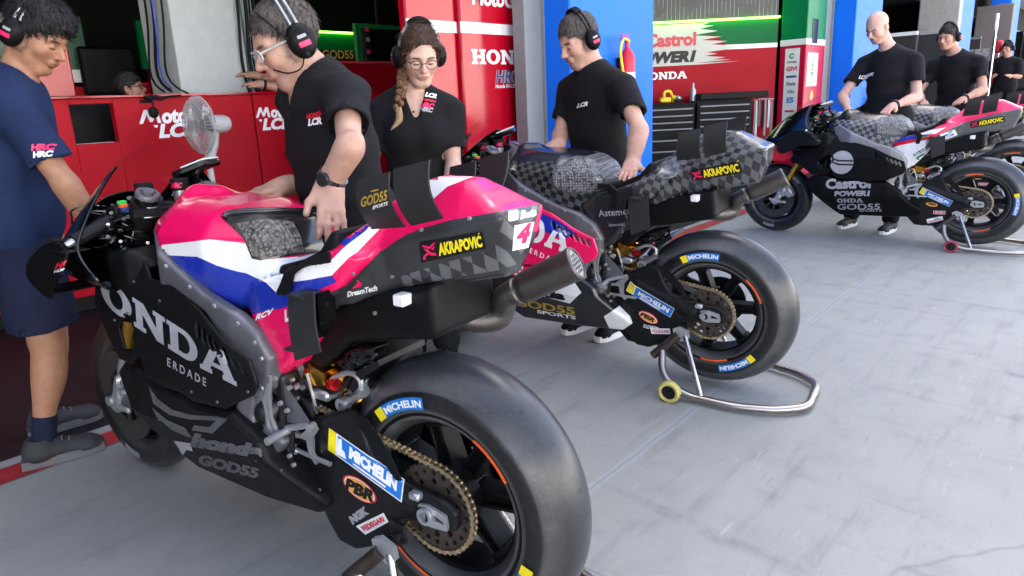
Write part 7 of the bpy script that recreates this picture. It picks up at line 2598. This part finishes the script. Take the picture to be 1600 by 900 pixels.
import time as _time
build_shapes()
BV = dict(tail=bvh_of(_S['tail']), arm=bvh_of(_S['swingarm']), fairing=bvh_of(_S['fairing']), belly=bvh_of(_S['belly']), tank=bvh_of(_S['tank']),
          wing=bvh_of(_S['wing_al']), winglet=bvh_of(_S['wingletl']), chin=bvh_of(_S['chin']))
FRAME3 = M('frame_pale', (.26, .26, .27), .4, .3)
black_chin = M('chin_dark', (.035, .035, .037), .35)
base = dict(tyre=TYRE, tyre_f=TYRE_F, bvh=BV)
B1_ = make_bike(dict(base, label='pink, white and blue tanked racing motorcycle nearest the camera, black fairing with grey lettering', fairing=fair1, belly=fair1, tank=tank1, tail=tail1, pad=PAD_A, chin=black_chin, arm='oval', px=True, rear_marks=(1.20, 3.80), rim_marks=(2.34, 5.18), art=art1), .898, 1.043, R_(100.66), R_(1.41))
B2_ = make_bike(dict(base, label='racing motorcycle with checkered carbon tank and tail and pink and white flank', fairing=fair2, belly=belly2, tank=tank2, tail=tail2, pad=PAD_B, rim=C['frame'], chin=black_chin, arm='oval', rear_marks=(1.46, 4.25), rim_marks=(2.56, 4.6), art=art2), 2.540, 1.180, R_(99.5), R_(-1.9))
B3_ = make_bike(dict(base, label='black racing motorcycle with white roundel on its fairing and red nose underside', fairing=fair3, belly=fair3, tank=tank3, tail=tail3, pad=PAD_B, rim=C['frame'], chin=C['red_print'], chin_shape='chin_red', frame=FRAME3, arm='flat', rear_marks=(3.18,), rim_marks=(1.45, 4.45), art=art3), 5.973, .754, R_(93.5), R_(-1.5))
B4_ = make_bike(dict(base, label='farthest racing motorcycle, mostly hidden behind the black one with the roundel', fairing=fair3, belly=fair3, tank=tank3, tail=tail3, pad=PAD_B, rim=C['frame'], chin=C['red_print'], chin_shape='chin_red', frame=FRAME3, arm='flat', rear_marks=(3.18,), rim_marks=(1.45, 4.45), art=art4), 7.75, .72, R_(92.5), R_(-1.0))


# ================================================================ paddock stands
def make_stand(bike, lab, wheel_mat):
    e = empty('paddock_stand', bike.location, (0, 0, bike.rotation_euler.z))
    tag(e, lab, 'paddock stand', 'paddock stands under the rear wheels')
    key = 'stand'
    def half(sg): return [(.165, sg * .195, .185), (.15, sg * .24, .11), (.10, sg * .25, .055), (.03, sg * .25, .028), (-.16, sg * .25, .026), (-.31, sg * .20, .026), (-.40, sg * .12, .026)]
    def rounded(P, k=4):
        P = [np.array(q, float) for q in P]; out = [P[0]]
        for i in range(1, len(P) - 1):
            a, b, c = P[i - 1], P[i], P[i + 1]
            r = min(.05, np.linalg.norm(a - b) * .45, np.linalg.norm(c - b) * .45)
            p, q = b + nrm(a - b) * r, b + nrm(c - b) * r
            for t in np.linspace(0, 1, k + 1): out.append((1 - t) ** 2 * p + 2 * t * (1 - t) * b + t * t * q)
        return out + [P[-1]]
    def tube_():
        P = half(1) + half(-1)[::-1]
        return MB().tube(rounded(P, 5), .0155, 14).mesh('frame_tube')
    link('frame_tube', shape('st_tube', tube_), STAND_STEEL, e)
    for sg, n in ((1, 'l'), (-1, 'r')):
        link('strut', shape('st_strut' + n, lambda: MB().tube([(.075, sg * .175, .262), (-.02, sg * .247, .032)], .0105, 10).mesh('strut')), C['steel'], e)
        link('sleeve', shape('st_sl' + n, lambda: MB().lathe([(0, .0185), (.15, .0185), (.15, .0145), (0, .0145)], (.10, sg * .178, .262), nrm((.10, sg * .016, -.10)), 20, closed=True).mesh('sleeve')), C['bronze'], e)
        link('pick_up', shape('st_pu' + n, lambda: MB().prism([(.125, .285), (.10, .298), (.06, .285), (.055, .255), (.085, .235), (.12, .25)], sg * .168, sg * .182).mesh('pick_up')), C['alu'], e)
        w_ = link('wheel', shape('st_wh' + n, lambda: MB().lathe([(-.014, .030), (-.017, .040), (-.012, .045), (.012, .045), (.017, .040), (.014, .030)], (.10, sg * .283, .046), (0, 1, 0), 28, closed=True).mesh('wheel')), wheel_mat, e)
        link('wheel_hub', shape('st_hub' + n, lambda: MB().lathe([(-.010, .001), (-.010, .031), (.010, .031), (.010, .001)], (.10, sg * .283, .046), (0, 1, 0), 20).cyl((.10, sg * .25, .046), (.10, sg * .303, .046), .010, 12).mesh('wheel_hub')), C['gloss'], w_)
    return e


STAND_STEEL = M('stand_steel', (.40, .36, .32), .3, 1., var=.15, scale=9)
make_stand(B1_, 'brushed steel paddock stand under the pink tanked motorcycle nearest the camera', C['rubber'])
make_stand(B2_, 'brushed steel paddock stand with yellow wheels under the checkered motorcycle', M('roller_yellow', (.50, .44, .12), .5, var=.2, scale=40))
make_stand(B3_, 'brushed steel paddock stand with red wheels under the motorcycle with the roundel', M('roller_red', (.30, .03, .05), .45, var=.2, scale=40))
make_stand(B4_, 'steel paddock stand half hidden under the farthest motorcycle', C['rubber'])

# ================================================================ people
V3 = lambda *a: np.array(a, float)
FAIR = (.46, .285, .21)
TAN = (.36, .185, .105)
def tee_logo(px, py, d, w_, txt='LCR', mat='white', tilt=0.):
    ax = nrm(CR * math.cos(tilt) + CU * math.sin(tilt))
    return ('lettering', fit(text2d(txt, .06, .3), w=w_), C[mat], at(px, py, d), ax, CU)


young = dict(pel=(.41, 2.88, .90), neck=(.50, 2.83, 1.38), head=at(58, 52, 2.24), hf=(.64, -.64, -.58), LS=(.53, 3.01, 1.32), RS=(.44, 2.645, 1.32), LE=(.40, 3.08, 1.03), LW=(.54, 3.02, .86), LWd=(.5, -.3, -.8), LWn=(0, 0, -1),
             RE=at(103, 288, 2.2), RW=(.61, 2.60, .885), RWd=(.35, -.8, -.3), RWn=(0, 0, -1), LH=(.42, 2.97, .86), RH=(.42, 2.79, .86), LK=(.49, 3.05, .48), LA=(.42, 3.08, .09), RK=(.43, 2.79, .48), RA=(.35, 2.79, .09), LTd=(1, -.1, 0), RTd=(1, -.22, 0))
H_BLACK = hair_mat('hair_black', (.004, .004, .0045), (.032, .030, .030))
H_GREY = hair_mat('hair_grey_brown', (.022, .017, .014), (.13, .112, .098))
H_BROWN = hair_mat('hair_dark_brown', (.005, .003, .002), (.085, .045, .025))
H_BRAID = hair_mat('hair_braid', (.05, .022, .010), (.22, .115, .055))
H_TUFT = hair_mat('hair_tuft', (.16, .09, .04), (.42, .28, .16))
H_SHORT = hair_mat('hair_short_brown', (.012, .009, .008), (.06, .048, .04))
person('young man in navy tee and shorts leaning toward the nearest motorcycle\'s nose', young,
       dict(skin=TAN, shirt=FAB_NAVY, trousers=FAB_DKNAVY, shorts=.87, wide=1.16, sock=FAB_DKNAVY, shoe=M('shoe_grey', (.022, .024, .027), .75), sole=M('sole_grey', (.10, .104, .11), .6), hair=dict(mat=H_BLACK, thick=.007, top=.007, line=.008, rough=.003, L=.034, lift=.005, strands=2200, wid=.0024),
            headset=True, wire=True, seed=3, fold=.010, loose=.018, build=1.02, sleeve=.70, brow=(.01, .008, .007), fine=.003,
            logos=lambda g, F, S, up, at_: [tee_logo(66, 240, 2.15, .06, 'HRC', 'pink_print', .15), tee_logo(67, 250, 2.15, .055, 'HRC', 'white', .15)]))

man1 = dict(pel=(1.13, 1.74, .87), neck=(1.075, 1.77, 1.33), head=at(448, 64, 1.88), hf=(-.88, .30, -.37), LS=(1.055, 1.60, 1.30), RS=(1.095, 1.94, 1.30), LE=at(546, 232, 1.66), LW=at(514, 288, 1.71), LWd=(-.35, -.55, -.75), LWn=(.25, .65, -.65),
            RE=(1.20, 1.95, 1.0), RW=at(447, 290, 2.03), RWd=(-1, .05, -.12), RWn=(0, .1, -1), LH=(1.13, 1.65, .84), RH=(1.14, 1.84, .84), LK=(1.15, 1.60, .46), LA=(1.20, 1.58, .09), RK=(1.15, 1.88, .46), RA=(1.2, 1.92, .09), LTd=(-1, -.1, 0), RTd=(-1, .15, 0))
person('grey haired man in black polo and clear glasses steadying the pink tanked motorcycle', man1,
       dict(skin=FAIR, shirt=FAB_BLACK, collar=True, trousers=FAB_BLACK, shoe=C['matt'], hair=dict(mat=H_GREY, thick=.003, line=.022, temple=.012, rough=.002, nape=-.05, L=.018, wid=.0018), headset=True, wire=True, mic=1, glasses='white', watch='L', watch_mat=C['steel'], seed=5, loose=.016, build=.96, arm=.88,
            thumb_L=(-.7, .7, .2), thumb_R=(0, -1, 0), curl=(.25, .35), stubble=.35, sleeve=.60, nose=1.15, fine=.003, belly=False, fold=.006,
            logos=lambda g, F, S, up, at_: [tee_logo(472, 180, 1.78, .055, 'HONDA', 'red_print', .06), tee_logo(473, 191, 1.78, .045, 'LCR', 'white', .06)]))

woman = dict(pel=(1.91, 2.36, .84), neck=(1.875, 2.305, 1.29), head=at(656, 84, 2.76), hf=(-.46, -.80, -.42), LS=(2.0, 2.205, 1.235), RS=(1.75, 2.40, 1.245), LE=(1.955, 2.165, .975), LW=(1.85, 2.10, .75), LWd=(-.1, -.2, -1), LWn=(-.5, .5, 0),
             RE=(1.69, 2.43, .99), RW=(1.68, 2.36, .77), RWd=(-.1, -.2, -1), RWn=(.5, -.3, 0), LH=(1.96, 2.30, .82), RH=(1.87, 2.43, .82), LK=(1.93, 2.28, .45), LA=(1.96, 2.30, .09), RK=(1.84, 2.42, .45), RA=(1.87, 2.44, .09), LTd=(-.8, -.5, 0), RTd=(-.8, -.5, 0))
person('woman with long braid and round glasses in black polo before the red panel', woman,
       dict(skin=(.58, .37, .29), female=True, shirt=FAB_BLACK, collar=True, trousers=FAB_BLACK, shoe=C['matt'], headset=True, wire=True, glasses='thin', seed=7, build=.90, loose=.014, jaw=.86, head=.97, lip=(.40, .14, .12),
            hair=dict(mat=H_BROWN, thick=.005, line=.030, temple=.008, L=.05, lift=.0008, side=True, wid=.0026, strands=1800, rough=.003, nape=-.085, braid=[at(634, 100, 2.84), at(629, 118, 2.78), at(627, 142, 2.72), at(622, 168, 2.70)], mat2=H_BRAID, mat3=H_TUFT, tuft=at(611, 203, 2.70) - at(622, 168, 2.70)), sleeve=.66, fine=.0032,
            logos=lambda g, F, S, up, at_: [tee_logo(660, 143, 2.7, .05, 'LCR', 'white', -.1), tee_logo(659, 150, 2.7, .05, 'HONDA', 'red_print', -.1), tee_logo(652, 160, 2.7, .062, 'HRC', 'pink_print', -.1), tee_logo(652, 167, 2.7, .058, 'HRC', 'silver_print', -.1)]))

man2 = dict(pel=(2.75, 1.91, .86), neck=(2.68, 1.90, 1.36), head=at(904, 62, 3.09), hf=(-.84, .36, -.38), LS=(2.635, 1.715, 1.30), RS=(2.72, 2.08, 1.31), LE=(2.56, 1.575, 1.10), LW=at(988, 256, 2.86), LWd=(-.85, -.35, -.28), LWn=(0, 0, -1),
            RE=(2.655, 2.10, 1.07), RW=at(872, 226, 3.18), RWd=(-.9, .2, -.15), RWn=(0, 0, -1), LH=(2.75, 1.82, .83), RH=(2.76, 2.0, .83), LK=(2.72, 1.84, .46), LA=(2.80, 1.84, .09), RK=(2.72, 2.02, .46), RA=(2.78, 2.04, .09), LTd=(-1, .1, 0), RTd=(-1, .15, 0))
person('grey haired man in black tee and headset in front of the wide blue pillar', man2,
       dict(skin=(.53, .315, .235), shirt=FAB_BLACK, trousers=FAB_BLACK, shoe=C['matt'], hair=dict(mat=H_GREY, thick=.007, line=.016, temple=.010, rough=.0025, nape=-.05), headset=True, seed=11, build=.97, loose=.014, thumb_L=(0, -1, 0), thumb_R=(0, -1, 0), curl=(.12, .22), stubble=.4, nose=1.2, sleeve=.64, fine=.0034,
            logos=lambda g, F, S, up, at_: [tee_logo(911, 152, 2.9, .046, 'LCR', 'white', -.05)]))

bald = dict(pel=(6.43, 1.50, .94), neck=(6.48, 1.535, 1.515), head=at(1371, 42, 5.42), hf=(-.82, .40, -.50), LS=(6.46, 1.345, 1.425), RS=(6.49, 1.725, 1.435), LE=(6.35, 1.285, 1.13), LW=at(1395, 166, 5.22), LWd=(-.85, .22, -.32), LWn=(0, 0, -1),
            RE=(6.36, 1.85, 1.16), RW=at(1326, 175, 5.42), RWd=(-.9, .1, -.25), RWn=(0, 0, -1), LH=(6.43, 1.41, .90), RH=(6.43, 1.60, .90), LK=(6.38, 1.39, .48), LA=(6.27, 1.37, .09), RK=(6.40, 1.66, .48), RA=(6.36, 1.71, .09), LTd=(-1, .12, 0), RTd=(-1, .2, 0))
SHOE_B = M('shoe_black', (.012, .012, .013), .6)
person('bald man in black tee resting a hand on the motorcycle with the roundel', bald,
       dict(skin=(.60, .37, .29), shirt=FAB_BLACK, trousers=FAB_BLACK, shoe=SHOE_B, sole=C['white'], watch='L', watch_mat=C['matt'], seed=13, build=1.02, loose=.012, thumb_L=(0, -1, 0), thumb_R=(0, -1, 0), curl=(.2, .3), stubble=.3, sleeve=.62, fine=.004, res=.007, brow=(.12, .07, .05),
            logos=lambda g, F, S, up, at_: [tee_logo(1383, 103, 5.2, .07, 'LCR', 'white', -.05)]), .0065)

man6 = dict(pel=(8.42, 1.34, .94), neck=(8.41, 1.365, 1.495), head=at(1481, 57, 6.66), hf=(-.88, .30, -.16), LS=(8.38, 1.175, 1.42), RS=(8.42, 1.555, 1.425), LE=(8.24, 1.10, 1.14), LW=at(1505, 155, 6.42), LWd=(-.9, .3, -.25), LWn=(0, 0, -1),
            RE=(8.34, 1.68, 1.13), RW=(8.08, 1.56, 1.03), RWd=(-.9, 0, -.2), RWn=(0, 0, -1), LH=(8.42, 1.25, .90), RH=(8.42, 1.43, .90), LK=(8.38, 1.24, .48), LA=(8.40, 1.24, .09), RK=(8.38, 1.45, .48), RA=(8.40, 1.46, .09), LTd=(-1, .1, 0), RTd=(-1, .1, 0))
person('man with headphones in black tee standing behind the farthest motorcycle', man6,
       dict(skin=(.50, .29, .21), shirt=FAB_BLACK, trousers=FAB_BLACK, shoe=SHOE_B, hair=dict(mat=H_SHORT, thick=.006, line=.012, temple=.006, rough=.002, nape=-.05), headset=True, watch='L', watch_mat=C['matt'], seed=17, build=1.04, loose=.014, thumb_L=(0, -1, 0), thumb_R=(0, -1, 0), curl=(.2, .3), sleeve=.60, fine=.005,
            logos=lambda g, F, S, up, at_: [tee_logo(1477, 106, 6.3, .075, 'LCR', 'white', .05)]), .008)

p7 = at(1574, 75, 12.2)
o7 = p7 - V3(0, 0, 1.66)
far_man = dict(pel=o7 + V3(.10, -.02, .95), neck=o7 + V3(.06, 0, 1.47), head=p7, hf=(-.9, .35, -.15), LS=o7 + V3(.05, -.19, 1.40), RS=o7 + V3(.07, .19, 1.40), LE=o7 + V3(.0, -.24, 1.12), LW=o7 + V3(-.24, -.12, 1.14), LWd=(-1, .3, .1), LWn=(0, .7, -.7),
               RE=o7 + V3(.02, .24, 1.13), RW=o7 + V3(-.22, .12, 1.16), RWd=(-1, -.2, .1), RWn=(0, -.7, -.7), LH=o7 + V3(.1, -.1, .9), RH=o7 + V3(.1, .1, .9), LK=o7 + V3(.08, -.1, .48), LA=o7 + V3(.1, -.1, .09), RK=o7 + V3(.08, .1, .48), RA=o7 + V3(.1, .1, .09), LTd=(-1, 0, 0), RTd=(-1, 0, 0))
person('distant dark haired man in black shirt at the far right edge', far_man,
       dict(skin=(.45, .25, .17), shirt=FAB_BLACK, trousers=FAB_BLACK, shoe=SHOE_B, hair=dict(mat=H_BLACK, thick=.008, line=.012, nape=-.05), headset=True, decals=False, seed=19, build=1.05, sleeve=.9, fine=.007), .011)

p8 = atY(204, 137, 6.0)
o8 = p8 - V3(0, 0, 1.44)
seated = dict(pel=o8 + V3(-.05, .20, .72), neck=o8 + V3(.0, .10, 1.24), head=p8, hf=(.80, -.55, .12), LS=o8 + V3(.16, .2, 1.18), RS=o8 + V3(-.17, -.02, 1.18), LE=o8 + V3(.25, .08, .95), LW=o8 + V3(.22, -.12, .98), LWd=(-.2, -.8, .3), LWn=(0, 0, -1),
              RE=o8 + V3(-.16, -.18, .96), RW=o8 + V3(.02, -.28, 1.10), RWd=(.3, -.5, .8), RWn=(.8, 0, 0), LH=o8 + V3(.1, .2, .68), RH=o8 + V3(-.1, .1, .68), LK=o8, RK=o8, LA=o8, RA=o8, LTd=(1, 0, 0), RTd=(1, 0, 0))
for k in ('LK', 'RK', 'LA', 'RA'): seated[k] = seated['LH']
person('man with glasses whose head just shows over the red partition left of the steel column', seated,
       dict(skin=(.38, .2, .13), shirt=FAB_DKNAVY, trousers=FAB_DKNAVY, legs=False, hair=dict(mat=H_BLACK, thick=.010, line=.008), glasses='dark', seed=23, fine=.005), .009)

h9 = at(478, 60, 5.4)
o9 = h9 - V3(0, 0, 1.62)
leaner = dict(pel=o9 + V3(.15, .35, .95), neck=o9 + V3(.06, .12, 1.43), head=h9, hf=(-.4, -.75, -.3), LS=o9 + V3(.22, .02, 1.37), RS=o9 + V3(-.08, .22, 1.37), LE=at(452, 140, 5.3), LW=at(408, 132, 5.15), LWd=(-.8, .5, .1), LWn=(0, .3, -1),
              RE=at(430, 125, 5.6), RW=at(400, 118, 5.4), RWd=(-.8, .4, .2), RWn=(0, .3, -1), LH=o9 + V3(.2, .3, .9), RH=o9 + V3(.05, .45, .9), LTd=(1, 0, 0), RTd=(1, 0, 0))
for k in ('LK', 'RK', 'LA', 'RA'): leaner[k] = leaner['LH']
person('person in dark navy whose forearms rest on the red partition beside the steel column', leaner,
       dict(skin=(.40, .22, .15), shirt=FAB_DKNAVY, trousers=FAB_DKNAVY, legs=False, hair=dict(mat=H_BLACK, thick=.010, line=.01), seed=29, fine=.005, watch='L', watch_mat=C['matt']), .008)
